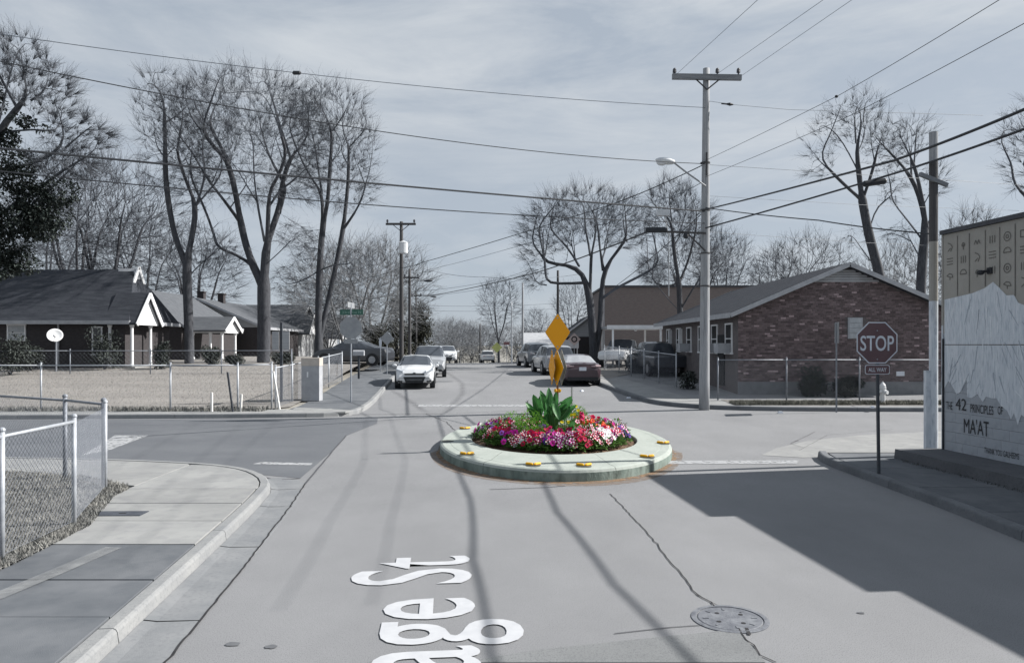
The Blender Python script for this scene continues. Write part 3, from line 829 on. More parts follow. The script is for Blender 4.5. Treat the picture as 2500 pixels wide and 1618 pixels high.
M_greytrim = pm('grey_trim', srgb(150, 153, 158), srgb(168, 170, 174), 3, .6)
M_siding = pm('pale_siding', srgb(150, 152, 155), srgb(168, 170, 172), 3, .7, .2, 30, stretch=(.3, .3, 8))
M_whitewall = pm('white_siding', srgb(205, 207, 209), srgb(220, 221, 222), 3, .7, .2, 30, stretch=(.3, .3, 8))
M_glass = pm('window_glass', srgb(40, 44, 50), srgb(54, 58, 64), 2, .12, spec=.6)
M_blind = pm('window_blind', srgb(150, 155, 160), srgb(172, 176, 180), 5, .6)
M_dark = pm('dark_opening', srgb(30, 32, 35), srgb(42, 43, 46), 4, .8)

def window(parent, c, wd, ht, normal, glass=M_glass, bars=1, trim=M_whitetrim):
    """window set on a wall; normal '-y' or '+x' or '-x'"""
    def bx(cx, cz, w_, h_, d0, d1):
        if normal == '-y': return ((c[0] + cx, c[1] - (d0 + d1) / 2, c[2] + cz), (w_, abs(d1 - d0), h_))
        s = 1 if normal == '+x' else -1
        return ((c[0] + s * (d0 + d1) / 2, c[1] + cx, c[2] + cz), (abs(d1 - d0), w_, h_))
    f = MB()
    for q in (bx(0, ht / 2, wd + .12, .07, 0, .06), bx(0, -ht / 2, wd + .16, .07, 0, .08), bx(-wd / 2, 0, .07, ht - .07, 0, .06), bx(wd / 2, 0, .07, ht - .07, 0, .06), bx(0, 0, wd - .07, .04, 0, .045)): f.box(*q)
    o = f.build('window', trim, parent)
    for s_ in (-1, 1): MB().box(*bx(0, s_ * ht / 4, wd - .07, ht / 2 - .06, 0, .03)).build('pane', glass, o)
    return o

def gable_wall(mb, axis, at_, a0, a1, z0, ze, zr, mi=0):
    m = (a0 + a1) / 2
    if axis == 'y': vs = [(a0, at_, z0), (a1, at_, z0), (a1, at_, ze), (m, at_, zr), (a0, at_, ze)]
    else: vs = [(at_, a0, z0), (at_, a1, z0), (at_, a1, ze), (at_, m, zr), (at_, a0, ze)]
    mb.add(vs, [(0, 1, 2, 3, 4)], mi)

def house(name, label, x0, x1, y0, y1, zg, ze, zr, axis, wallm, roofm, trim=M_greytrim, gable=None, over=.4):
    t = thing(name, label, 'house', ((x0 + x1) / 2, (y0 + y1) / 2, zg))
    ox, oy = (x0 + x1) / 2, (y0 + y1) / 2
    X0, X1, Y0, Y1 = x0 - ox, x1 - ox, y0 - oy, y1 - oy; E, Z = ze - zg, zr - zg
    mb = MB(); mb.box((0, 0, E / 2 - .25), (X1 - X0, Y1 - Y0, E + .5)); mb.build('wall', wallm, t)
    mb = MB()
    if axis == 'x':
        s = (Z - E) / ((Y1 - Y0) / 2)
        for sx in (X0, X1): gable_wall(mb, 'x', sx + (-.002 if sx < 0 else .002), Y0, Y1, E - .02, E + .01, Z)
    else:
        for sy in (Y0, Y1): gable_wall(mb, 'y', sy + (-.002 if sy < 0 else .002), X0, X1, E - .02, E + .01, Z)
    for v_, f_ in [(mb.v[5 * i:5 * i + 5], (0, 1, 2, 3, 4)) for i in range(2)]:
        MB().add(v_, [f_]).build('gable', gable or wallm, t)
    mb = MB(); tri_roof(mb, X0, X1, Y0, Y1, E, Z, axis, over); r = mb.build('roof', roofm, t)
    # eave and rake boards
    tm = MB()
    if axis == 'x':
        s = (Z - E) / ((Y1 - Y0) / 2)
        for ye in (Y0 - over, Y1 + over): tm.box((0, ye + (-.015 if ye < 0 else .015), E - over * s + .04), (X1 - X0 + 2 * over, .03, .2))
        for xe in (X0 - over, X1 + over):
            for sg in (-1, 1):
                tm.bar((xe + (-.016 if xe < 0 else .016), sg * ((Y1 - Y0) / 2 + over), E - over * s + .03), (xe + (-.016 if xe < 0 else .016), 0, Z + .06), .03, .17, up=(0, 0, 1))
    else:
        s = (Z - E) / ((X1 - X0) / 2)
        for xe in (X0 - over, X1 + over): tm.box((xe + (-.015 if xe < 0 else .015), 0, E - over * s + .04), (.03, Y1 - Y0 + 2 * over, .2))
        for ye in (Y0 - over, Y1 + over):
            for sg in (-1, 1):
                tm.bar((sg * ((X1 - X0) / 2 + over), ye + (-.016 if ye < 0 else .016), E - over * s + .03), (0, ye + (-.016 if ye < 0 else .016), Z + .06), .03, .17, up=(0, 0, 1))
    tm.build('eave_board', trim, t)
    return t, (ox, oy, zg)
def porch(t, org, x0, x1, y0, y1, zg, ze, zr, roofm, cols, colh=None, back=True, gm=M_whitetrim):
    """porch with its gable facing +x; cols: list of (x, y)"""
    ox, oy, oz = org
    X0, X1, Y0, Y1, E, Z, G = x0 - ox, x1 - ox, y0 - oy, y1 - oy, ze - oz, zr - oz, zg - oz
    mb = MB(); tri_roof(mb, X0, X1, Y0, Y1, E, Z, 'x', .18, .1); mb.build('porch_roof', roofm, t)
    mb = MB(); gable_wall(mb, 'x', X1, Y0, Y1, E - .2, E, Z); 
    m = (Y0 + Y1) / 2
    for sg in (-1, 1): mb.bar((X1 + .2, m + sg * ((Y1 - Y0) / 2 + .18), E - .18 * (Z - E) / ((Y1 - Y0) / 2)), (X1 + .2, m, Z + .02), .05, .22)
    mb.box(((X0 + X1) / 2, Y0 + .04, E - .1), (X1 - X0, .12, .2)); mb.box((X1 - .05, m, E - .1), (.12, Y1 - Y0, .2))
    mb.build('porch_gable', gm, t)
    for (cx, cy) in cols:
        c = MB(); c.lathe([(.13, 0), (.13, .12), (.09, .16), (.08, E - G - .35), (.12, E - G - .3), (.12, E - G - .2)], 12, (cx - ox, cy - oy, G)); c.build('porch_column', M_whitetrim, t)
    mb = MB(); mb.box(((X0 + X1) / 2, m, G - .1), (X1 - X0, Y1 - Y0, .3)); mb.build('porch_floor', M_conc, t)

def LZ(y): return rise_fl(0, y)
# A: the low brick house at the left edge
zA = LZ(41)
oA = (-27.4, 42.8, zA - .05)
hA = thing('brick_house', 'low dark brick house with white columned porch beside the satellite dish', 'house', oA)
MB().box((0, 0, 1.2), (12.6, 5.2, 3.1)).build('wall', M_darkbrick, hA)
# hipped roof with a small white gablet at the street end
E_, Z_ = 3.78 - oA[2], 6.85 - oA[2]
ev = [(-7.1, -3.05), (6.75, -3.05), (6.75, 3.05), (-7.1, 3.05)]
rm_ = MB()
vs = [(x, y, E_) for x, y in ev] + [(-4.6, 0, Z_), (5.45, 0, Z_)] + [(x, y, E_ - .12) for x, y in ev]
rm_.add(vs, [(0, 1, 5, 4), (1, 2, 5), (2, 3, 4, 5), (3, 0, 4), (9, 8, 7, 6), (6, 7, 1, 0), (7, 8, 2, 1), (8, 9, 3, 2), (9, 6, 0, 3)])
rA = rm_.build('roof', M_shingle, hA)
gb = MB(); gx = 5.75
for sg in (-1, 1): gb.bar((gx, sg * .72, Z_ - 1.02), (gx, 0, Z_ + .12), .08, .2)
gb.build('gablet_board', M_whitetrim, hA)
MB().prism([(-.72, Z_ - 1.05), (.72, Z_ - 1.05), (0, Z_ + .06)], 4.6, gx - .06, 0, Matrix(((0, 0, 1, 0), (1, 0, 0, 0), (0, 1, 0, 0), (0, 0, 0, 1)))).build('gablet', M_greytrim, hA)
tm = MB()
for (a_, b_) in zip(ev, ev[1:] + ev[:1]):
    mx = ((a_[0] + b_[0]) / 2 * 1.004, (a_[1] + b_[1]) / 2 * 1.008)
    tm.box((mx[0], mx[1], E_ - .08), (abs(b_[0] - a_[0]) + .03, abs(b_[1] - a_[1]) + .03, .2))
tm.build('eave_board', M_greytrim, hA)
porch(hA, oA, -21.9, -20.4, 39.9, 42.5, zA, 3.78, 5.3, M_shingle, [(-20.7, 40.15), (-20.7, 42.2), (-21.9, 40.15)])
window(hA, (-27.0 - oA[0], 40.2 - oA[1], 3.15 - oA[2]), .95, .85, '-y', M_blind)
window(hA, (-22.6 - oA[0], 40.2 - oA[1], 2.7 - oA[2]), .5, 1.5, '-y', M_glass)
mb = MB(); mb.tube([(-24.7 - oA[0], 40.13 - oA[1], .2), (-24.7 - oA[0], 40.13 - oA[1], 2.55)], .05, 6); mb.build('downpipe', M_greytrim, hA)
# B
zB = LZ(50)
hB, oB = house('gabled_house', 'dark brick gable house with white porch behind the forked bare tree', -30.5, -22.4, 50, 60, zB, 3.9, 6.35, 'y', M_darkbrick, M_shingle_mid)
porch(hB, oB, -22.4, -19.7, 50.4, 53.2, zB, 3.5, 4.35, M_shingle_mid, [(-19.9, 50.6), (-20.7, 50.6), (-21.9, 50.6), (-19.9, 53)])
window(hB, (-26.3 - oB[0], 50 - oB[1], 1.6), 1.0, 1.2, '-y')
# C
zC = LZ(60)
hC, oC = house('chimney_house', 'dark brick house with pale gable and two roof chimneys', -31.2, -20.6, 61, 71, zC, 3.95, 6.2, 'y', M_darkbrick, M_shingle_mid, gable=M_siding)
for cx_, cy_ in ((-26.3, 62.5), (-25.6, 65)):
    mb = MB(); mb.box((cx_ - oC[0], cy_ - oC[1], 6.1 - oC[2]), (.5, .5, 1.6)); mb.box((cx_ - oC[0], cy_ - oC[1], 6.95 - oC[2]), (.62, .62, .1)); mb.build('chimney', M_darkbrick, hC)
window(hC, (-24 - oC[0], 61 - oC[1], 1.4), 1.6, 1.3, '-y'); window(hC, (-25.9 - oC[0], 61 - oC[1], 3.6), .8, 1.0, '-y', M_dark)
# D
zD = LZ(72)
hD, oD = house('pale_house', 'pale walled house with grey roof seen behind the signboard post', -33, -21.5, 72.5, 81, zD, 3.9, 6.5, 'x', M_siding, M_shingle_mid)
porch(hD, oD, -22, -20.0, 72.4, 75.4, zD, 3.7, 5.4, M_shingle_mid, [(-20.2, 72.7), (-20.2, 73.9), (-20.2, 75.2), (-21.4, 72.7)])
for xx in (-24.1, -26.2, -28.0): window(hD, (xx - oD[0], 72.5 - oD[1], 1.5), .8, 1.5, '-y', M_dark)
# E
zE = LZ(88)
hE, oE = house('white_porch_house', 'small white columned porch house behind the leaning tree trunk', -31, -22.5, 87.5, 95, zE - .2, 3.6, 6.3, 'x', M_siding, M_shingle)
porch(hE, oE, -23, -20.2, 87.2, 90.5, zE - .2, 3.4, 5.6, M_shingle, [(-20.4, 87.4), (-20.4, 88.4), (-20.4, 89.4), (-20.4, 90.3), (-22, 87.4)])
mb = MB(); mb.box((-21.6 - oE[0], 87.25 - oE[1], .35), (2.8, .1, .7)); mb.build('porch_rail', M_whitetrim, hE)
window(hE, (-24.2 - oE[0], 87.5 - oE[1], 1.4), .9, 1.5, '-y', M_dark)

# ---- brick gable house on the right, bricks laid one by one
zG = R(30) + .14
GX0, GX1, GY0, GY1 = 9.2, 17.9, 30.0, 45.0
GE, GZ = 3.83, 5.66
M_mortar = pm('mortar', srgb(92, 88, 89), srgb(106, 101, 101), 5, .95)
M_brick = pm('brick', srgb(106, 94, 96), srgb(120, 107, 108), 9, .9, .3, 60, vcol=True)
hG, oG = house('brick_gable_house', 'long brick house with low gable end behind the corner fence', GX0, GX1, GY0, GY1, zG, GE, GZ, 'y', M_mortar, M_shingle, M_greytrim, over=.45)
random.seed(21)
BL_, BH_, J = .205, .068, .012
big = MB(); nsep = 0
brick_me = []
tones = [.62, .72, .8, .9, 1.0, 1.08, 1.2, 2.2]
def brick_mesh(L, tone):
    m = MB(); m.use_tone = True
    m.box((0, 0, 0), (L, .024, BH_), tone=tone); return m.mesh('brick', M_brick)
cache = {}
def tone_pick():
    r = random.random()
    return random.choice(tones[:5]) if r < .80 else (random.choice(tones[5:7]) if r < .962 else tones[7])
rowz = zG + .5; r_ = 0; cand = []
while rowz < GZ - .35:
    half = (GX1 - GX0) / 2
    wv = half if rowz < GE - .05 else half * (GZ - rowz) / (GZ - GE) - .12
    xm = (GX0 + GX1) / 2
    x = xm - wv + (r_ % 2) * (BL_ + J) / 2
    if r_ % 2: cand.append((xm - wv + BL_ / 4, rowz, BL_ / 2))
    while x + BL_ <= xm + wv:
        cand.append((x + BL_ / 2, rowz, BL_)); x += BL_ + J
    rowz += BH_ + J; r_ += 1
random.shuffle(cand)
run = 1.0
for (x, z, L) in cand:
    if 13.6 < x < 14.5 and 2.75 < z < 3.6: continue
    tn = tone_pick() * random.uniform(.93, 1.07)
    pos = (x - oG[0], GY0 - oG[1] - .006, z - oG[2] + BH_ / 2)
    if nsep < 290 and L == BL_ and z > 1.9:
        tq = min(tones, key=lambda q: abs(q - tn)); k = tq
        if k not in cache: cache[k] = brick_mesh(L, tq)
        link('brick', cache[k], hG, loc=pos); nsep += 1
    else: big.box(pos, (L, .024, BH_), tone=tn)
big.build('brickwork', M_brick, hG, kind='stuff')
# painted plinth, gable louvre, small window
mb = MB(); mb.box((0, GY0 - oG[1] - .01, .24), (GX1 - GX0 + .02, .06, .54)); mb.build('plinth', pm('grey_plinth', srgb(112, 115, 118), srgb(126, 128, 131), 3, .9), hG)
for k in range(5):
    zz = GZ - .62 + k * .1; wv = (GX1 - GX0) / 2 * (GZ - zz) / (GZ - GE) - .12
    mb = MB(); mb.box((0, GY0 - oG[1] - .03, zz - oG[2] + .045), (2 * wv, .05, .085)); mb.build('louvre_board', M_greytrim, hG)
wx = (2087 - 1250) / F * 30
w0 = MB(); w0.box((wx - oG[0], GY0 - oG[1] - .02, 3.17 - oG[2]), (.60, .06, .86)); wo = w0.build('window', M_greytrim, hG)
for k in range(4): MB().box((wx - oG[0], GY0 - oG[1] - .055, 2.86 + k * .205 - oG[2]), (.50, .02, .19)).build('pane', M_blind, wo)
# street side (faces the road): windows with shutters and air conditioners, porch door
for k, yy in enumerate((31.2, 33.4, 35.8, 38.2, 40.6, 43.2)):
    wi = window(hG, (GX0 - oG[0], yy - oG[1], 2.75 - oG[2]), .9, 1.25, '-x', M_dark)
    if k in (0, 1, 3): MB().box((GX0 - oG[0] - .3, yy - oG[1], 2.35 - oG[2]), (.55, .65, .42)).build('air_conditioner', M_greytrim, hG)
    if k in (2, 4, 5): MB().box((GX0 - oG[0] - .10, yy - oG[1] - .75, 2.95 - oG[2]), (.2, .12, .8)).build('wall_light', M_whitetrim, hG)
mb = MB(); mb.box((GX0 - oG[0] - .03, 32.3 - oG[1], 1.35), (.06, .95, 2.2)); mb.build('door', M_dark, hG)

# ---- big brick hall behind, with flat canopy on posts
M_hall = pm('hall_brick', srgb(112, 105, 104), srgb(124, 116, 114), 3, .9, .2, 20, c3=srgb(98, 92, 92), s3=10, f3=.5, stretch=(1, 1, 3))
hall = thing('brick_hall', 'tall plain brick hall with flat roof rising behind the brick house', 'building', (17.5, 76, R(70)))
mb = MB(); mb.box((0, 0, 3.4), (17.4, 12, 7.6)); mb.build('wall', M_hall, hall)
mb = MB(); mb.box((0, 0, 7.29), (17.7, 12.3, .18)); mb.build('parapet_cap', M_fascia, hall)
mb = MB(); mb.box((-8.73, -5.9, 3.5), (.12, .12, 7.2)); mb.build('downpipe', M_greytrim, hall)
mb = MB(); mb.box((6.2, -6.06, 3.5), (.12, .1, 7.2)); mb.build('downpipe', M_greytrim, hall)
mb = MB(); mb.box((-6.9, -6.03, 1.0), (1.0, .1, 2.1)); mb.build('door', M_dark, hall)
cz = R(50) + .13
can = thing('carport_canopy', 'flat white edged canopy on thin posts beside the brick house', 'canopy', (8.4, 51.5, cz))
MB().box((0, 0, 2.62), (4.2, 6, .16)).build('roof', M_greytrim, can)
MB().box((0, -3.02, 2.62), (4.3, .05, .26)).build('fascia', M_whitetrim, can)
for px in (-1.75, 1.4):
    for py in (-2.9, 2.8): MB().box((px, py, 1.28), (.12, .12, 2.56)).build('post', M_whitetrim, can)
MB().ball((-.2, -2.6, 2.46), (.12, .12, .1)).build('lamp', M_whitetrim, can)

# ---- small houses far behind the island sign
zF = R(82) + .16
hF, oF = house('far_gable_house', 'far house with white gable and dark roof beside the double trunk tree', 5.6, 11.6, 82, 90, zF, 3.4, 5.6, 'y', M_darkbrick, M_shingle, M_whitetrim, gable=M_siding)
hF2, oF2 = house('far_white_house', 'far small house with pale roof beyond the parked cars', 1.9, 6.2, 99, 106, R(99) + .1, 2.6, 4.0, 'x', M_siding, pm('pale_roof', srgb(160, 163, 167), srgb(176, 178, 181), 3, .8), M_whitetrim)
for xx in (2.6, 4.0, 5.4): window(hF2, (xx - oF2[0], 99 - oF2[1], 1.4), .8, 1.2, '-y', M_dark)
sb = thing('notice_board', 'pale rectangular notice board on posts behind the maroon car', 'sign', (at(1393, 845, 66).x, 66, R(66) + .16))
MB().box((0, 0, 1.55), (1.45, .06, .75)).build('panel', M_greytrim, sb)
for s_ in (-.6, .6): MB().box((s_, .03, .8), (.08, .08, 1.9)).build('post', M_greytrim, sb)
# ================================================================== planted traffic island
random.seed(3)
IX, IY = 1.0, 17.9
RO = (2.70, 4.5); RI = (1.97, 2.78)
TOPZ = .24
M_ring = pm('green_white_concrete', srgb(150, 157, 151), srgb(162, 168, 162), 1.6, .85, .25, 60, c3=srgb(136, 143, 135), s3=12, f3=.5)
M_ringside = pm('stained_concrete', srgb(98, 112, 106), srgb(132, 144, 137), 3.0, .9, .4, 40, c3=srgb(78, 86, 80), s3=7, f3=.75, stretch=(1, 1, .5))
M_soil = pm('brown_soil', srgb(84, 66, 52), srgb(112, 90, 72), 12, .95, .8, 50, c3=srgb(56, 44, 36), s3=40, f3=.6)
M_sand = pm('washed_sand', srgb(122, 98, 76), srgb(140, 118, 96), 9, .95, .4, 90, alpha_noise=(7, .25, .55, .95))
M_yel = pm('yellow_marker', srgb(222, 164, 20), srgb(236, 180, 36), 6, .5)
M_stain = pm('adhesive_stain', srgb(74, 78, 74), srgb(98, 102, 96), 10, .9)
isl = thing('traffic_island', 'oval concrete traffic island with planted bed in the junction', 'traffic island', (IX, IY, 0))
def EL(r, a): return (r[0] * math.cos(a), r[1] * math.sin(a))
cuts = [math.radians(d) for d in (-70, -5, 60, 120, 185, 235)]
cuts.append(cuts[0] + 2 * PI)
def ring_seg(a0, a1, gap=.006):
    top = MB(); side = MB(); n = 18
    def er(k, a): return (RO[0] + k, RO[1] + k) if k else RO
    prof = [((RO[0] + .02, RO[1] + .02), -.1), ((RO[0] + .015, RO[1] + .015), TOPZ - .07)]
    proft = [((RO[0] + .015, RO[1] + .015), TOPZ - .07), ((RO[0] - .005, RO[1] - .005), TOPZ - .025), ((RO[0] - .05, RO[1] - .05), TOPZ - .004), ((RO[0] - .22, RO[1] - .26), TOPZ), ((RO[0] - .225, RO[1] - .265), TOPZ - .005), ((RO[0] - .23, RO[1] - .27), TOPZ + .001), ((RI[0] + .14, RI[1] + .2), TOPZ + .012), ((RI[0] + .02, RI[1] + .02), TOPZ + .012), (RI, TOPZ - .006), (RI, TOPZ - .2)]
    for mb, pf in ((side, prof), (top, proft)):
        vs = []; fs = []
        for i in range(n + 1):
            a = a0 + (a1 - a0) * i / n + (gap / 4 if i == 0 else (-gap / 4 if i == n else 0))
            for r, z in pf: vs.append((*EL(r, a), z))
        m = len(pf)
        for i in range(n):
            for k in range(m - 1): fs.append((i * m + k, (i + 1) * m + k, (i + 1) * m + k + 1, i * m + k + 1))
        mb.add(vs, fs)
    o = top.build('kerb_segment', M_ring, isl, smooth=False)
    side.build('kerb_face', M_ringside, o)
for a0, a1 in zip(cuts[:-1], cuts[1:]): ring_seg(a0, a1)
# core below the joints
core = MB(); n = 64
core.add([(*EL((RO[0] - .03, RO[1] - .03), 2 * PI * i / n), z) for z in (-.1, TOPZ - .035) for i in range(n)] + [(*EL((RI[0] + .02, RI[1] + .02), 2 * PI * i / n), TOPZ - .035) for i in range(n)],
         [(i, (i + 1) % n, n + (i + 1) % n, n + i) for i in range(n)] + [(n + i, n + (i + 1) % n, 2 * n + (i + 1) % n, 2 * n + i) for i in range(n)])
core.build('kerb_core', M_joint, isl)
soil = MB(); rings = [(1.0, .17), (.9, .22), (.7, .31), (.45, .38), (.2, .42)]
vs = []; fs = []; n = 72
for s_, z in rings:
    for i in range(n):
        a = 2 * PI * i / n; q = EL(RI, a); vs.append((q[0] * s_, q[1] * s_, z + random.uniform(-.02, .02) * (s_ < 1)))
for j in range(len(rings) - 1):
    for i in range(n): fs.append((j * n + i, j * n + (i + 1) % n, (j + 1) * n + (i + 1) % n, (j + 1) * n + i))
fs.append(tuple((len(rings) - 1) * n + i for i in range(n)))
soil.add(vs, fs); soil.build('soil', M_soil, isl)
def soilz(x, y):
    s_ = math.hypot((x) / RI[0], (y) / RI[1])
    return float(np.interp(s_, [.2, .45, .7, .9, 1.0], [.42, .38, .31, .22, .17]))
# clods
cl = MB()
for k in range(420):
    a = random.uniform(0, 2 * PI); s_ = math.sqrt(random.uniform(.62, .98)); x, y = EL(RI, a); x *= s_; y *= s_
    r = random.uniform(.008, .03); cl.ball((x, y, soilz(x, y) + r * .3), (r, r * random.uniform(.6, 1), r * .6), 5, 3)
cl.build('soil_clods', M_soil, isl, kind='stuff')
# sand washed against the foot of the kerb
sd_ = MB(); n = 90
for i in range(n):
    a0, a1 = 2 * PI * i / n, 2 * PI * (i + 1) / n
    rows = [(0, 1.0), (.12, .85), (.26, .0)]
    wob = lambda a: 1 + .5 * math.sin(a * 5 + 1) * .5 + (.6 if math.sin(a) < -.2 else -.4)
    for (r0, t0), (r1, t1) in zip(rows[:-1], rows[1:]):
        ring = lambda r, a: EL((RO[0] + .01 + r * wob(a) * .6, RO[1] + .01 + r * wob(a)), a)
        p = [ring(r0, a0), ring(r1, a0), ring(r1, a1), ring(r0, a1)]
        sd_.add([(x, y, R(y + IY) + .007) for x, y in p], [(0, 1, 2, 3)], 0, (t0 + t1) / 2)
sd_.build('sand_fringe', M_sand, isl, kind='stuff')
# raised yellow V markers glued on the kerb
def marker(px, py, stain_only=False):
    X, Y = at(px, py, 1).x, 0
    s = (py - HOR) / F; Yd = (EYE - TOPZ) / s; Xd = (px - 1250) / F * Yd
    x, y = Xd - IX, Yd - IY
    ang = math.atan2(y / RO[1], x / RO[0]); nx, ny = math.cos(ang), math.sin(ang)
    # keep it on the kerb top
    k = math.hypot(x / (RO[0] - .16), y / (RO[1] - .3)); x /= k; y /= k
    st = MB(); st.add([(x + math.cos(i * PI / 5) * .17 * random.uniform(.8, 1.1), y + math.sin(i * PI / 5) * .2 * random.uniform(.8, 1.1), TOPZ + .006) for i in range(10)], [tuple(range(10))])
    st.build('marker_stain', M_stain, isl)
    if stain_only: return
    mb = MB()
    for sg in (-1, 1):
        c = Vector((x + sg * .075, y, TOPZ + .03)); d = Vector((sg * .8, .75, 0)).normalized()
        mb.tube([c - d * .085, c - d * .06, c + d * .06, c + d * .085], [.016, .027, .027, .016], 8)
    mb.build('marker', M_yel, isl)
for q in ((1130, 1111), (1293, 1148), (1437, 1147), (1587, 1117), (1613, 1082), (1119, 1045)): marker(*q)
marker(1082, 1077, True)

# ---- four-panel object marker sign on the island
M_sign_y = pm('amber_sign_face', srgb(236, 160, 0), srgb(240, 165, 4), .6, .45, spec=.4)
M_sign_back = pm('sign_aluminium', srgb(148, 150, 146), srgb(160, 162, 158), 4, .45, metal=.4)
M_rust = pm('rusty_post', srgb(128, 92, 66), srgb(150, 118, 92), 12, .8)
M_steel = pm('galvanised_steel', srgb(150, 154, 160), srgb(172, 175, 180), 10, .5, metal=.35)
SX, SY = at(1361, 811, 17.6).x, 17.6
sg_ = thing('object_marker_sign', 'post with amber diamond warning panels standing in the flower bed', 'sign', (SX, SY, .38))
MB().bar((0, 0, -.3), (0, 0, 2.75), .05, .05).build('post', M_rust, sg_)
def diamond(wd, ht, c, yaw, face=True, tilt=0.0):
    r = .045; pts = []
    cor = [(0, -ht / 2), (wd / 2, 0), (0, ht / 2), (-wd / 2, 0)]
    for i in range(4):
        p = Vector(cor[i]); a = Vector(cor[i - 1]); b = Vector(cor[(i + 1) % 4])
        for q in (p + (a - p).normalized() * r, p * (1 - .22 * r / p.length), p + (b - p).normalized() * r): pts.append((q.x, q.y))
    T = Matrix.Translation(c) @ Matrix.Rotation(yaw, 4, 'Z') @ Matrix.Rotation(PI / 2, 4, 'X')
    o = MB().prism(pts, -.002, .002, 0, T).build('panel', M_sign_back, sg_)
    pin = [(x * .985, y * .985) for x, y in pts]
    if face: MB().prism(pin, .0025, .0045, 0, T).build('amber_face', M_sign_y, o)
    for s_ in (-1, 1):
        bp = T @ Vector((0, s_ * ht * .375, .004)); nrm = (T.to_3x3() @ Vector((0, 0, 1)))
        MB().tube([bp, bp + nrm * .016], .017, 8).build('bolt', M_steel, o)
    return o
zt = at(1361, 811, 17.6).z - .38
diamond(.61, .905, Vector((0, -.075, zt)), 0.0)
zl = at(1361, 897, 17.6).z - .38
diamond(.60, .89, Vector((-.015, -.06, zl)), -1.06)          # face turned to the left
diamond(.60, .89, Vector((.10, .04, zl)), 1.94)              # back towards us
diamond(.60, .89, Vector((-.13, .03, zl)), -1.36)
for dx_, yw in ((-.05, -.9), (.04, .1)):
    T = Matrix.Translation((dx_, -.04, at(1361, 953, 17.6).z - .38)) @ Matrix.Rotation(yw, 4, 'Z') @ Matrix.Rotation(PI / 2, 4, 'X')
    MB().lathe([(.047, -.006), (.047, .006), (.03, .012)], 14, T=T).build('reflector', pm('amber_reflector', srgb(238, 166, 10), srgb(244, 180, 30), 30, .3), sg_)

# ---- plants
M_leaf = pm('petunia_leaf', srgb(70, 108, 48), srgb(104, 142, 72), 9, .6, vcol=True, trans=.35)
M_leafb = pm('bright_foliage', srgb(78, 132, 36), srgb(116, 168, 58), 9, .55, vcol=True, trans=.4)
M_canna = pm('canna_leaf', srgb(56, 108, 56), srgb(80, 136, 78), 5, .45, vcol=True, spec=.35, trans=.35)
M_cannav = pm('canna_midrib', srgb(112, 152, 104), srgb(126, 164, 116), 5, .5)
M_stem = pm('green_stem', srgb(60, 84, 44), srgb(78, 102, 58), 8, .7)
COLS = {
    'magenta': (srgb(178, 20, 140), srgb(200, 40, 160)), 'crimson': (srgb(172, 14, 58), srgb(196, 28, 76)), 'white': (srgb(238, 238, 238), srgb(246, 246, 246)),
    'purple': (srgb(70, 44, 140), srgb(92, 62, 164)), 'pink': (srgb(212, 96, 128), srgb(228, 128, 150)), 'red': (srgb(222, 30, 30), srgb(236, 54, 40)),
    'hot pink': (srgb(226, 40, 108), srgb(238, 66, 128)), 'orange': (srgb(226, 70, 24), srgb(238, 98, 36)), 'yellow': (srgb(238, 214, 20), srgb(246, 226, 50)), 'violet': (srgb(148, 84, 196), srgb(168, 112, 210))}
FM = {k: pm(k.replace(' ', '_') + '_petal', a, b, 40, .6, trans=.35, spec=.15) for k, (a, b) in COLS.items()}
FM_eye = pm('petal_throat', srgb(110, 20, 70), srgb(140, 40, 90), 30, .6)
def flower_mesh(main, stripe=None, lobes=5):
    mb = MB(); n = lobes * 3
    c = [(0, 0, -.35)]; ring = []
    for i in range(n):
        a = 2 * PI * i / n; lob = .82 if i % 3 == 0 else 1.0
        ring.append((math.cos(a) * lob, math.sin(a) * lob, .06 if i % 3 else -.02))
    mid = [(math.cos(2 * PI * i / n) * .4, math.sin(2 * PI * i / n) * .4, -.08) for i in range(n)]
    vs = c + mid + ring; fs = []; mi = []
    for i in range(n):
        j = (i + 1) % n
        mb.add([vs[0], vs[1 + i], vs[1 + j]], [(0, 1, 2)], 2)
        sm = 0 if (stripe is None or i % 3 != 1) else 1
        mb.add([vs[1 + i], vs[1 + n + i], vs[1 + n + j], vs[1 + j]], [(0, 1, 2, 3)], sm)
    return mb.mesh('flower', [FM[main], FM[stripe] if stripe else FM[main], FM_eye if main not in ('white', 'yellow') else FM[main]])
FLW = {'magenta': flower_mesh('magenta'), 'crimson': flower_mesh('crimson'), 'white': flower_mesh('white'), 'purple': flower_mesh('purple'), 'pink': flower_mesh('pink', 'white'),
       'red and white striped': flower_mesh('crimson', 'white'), 'magenta and white striped': flower_mesh('magenta', 'white'), 'violet': flower_mesh('violet'), 'hot pink': flower_mesh('hot pink'), 'orange': flower_mesh('orange'), 'yellow': flower_mesh('yellow', None, 5)}
def leaf_quad(mb, p, d, L, wd, tone, fold=.25):
    d = d.normalized(); up = Vector((0, 0, 1)); s_ = d.cross(up)
    if s_.length < .05: s_ = Vector((1, 0, 0))
    s_.normalize(); nn = s_.cross(d)
    a = p; b = p + d * L * .5 + s_ * wd / 2 + nn * wd * fold; c = p + d * L - nn * L * .12; e = p + d * L * .5 - s_ * wd / 2 + nn * wd * fold; m = p + d * L * .5
    mb.add([a, b, c, e, m], [(0, 4, 1), (4, 2, 1), (0, 3, 4), (3, 2, 4)], 0, tone)
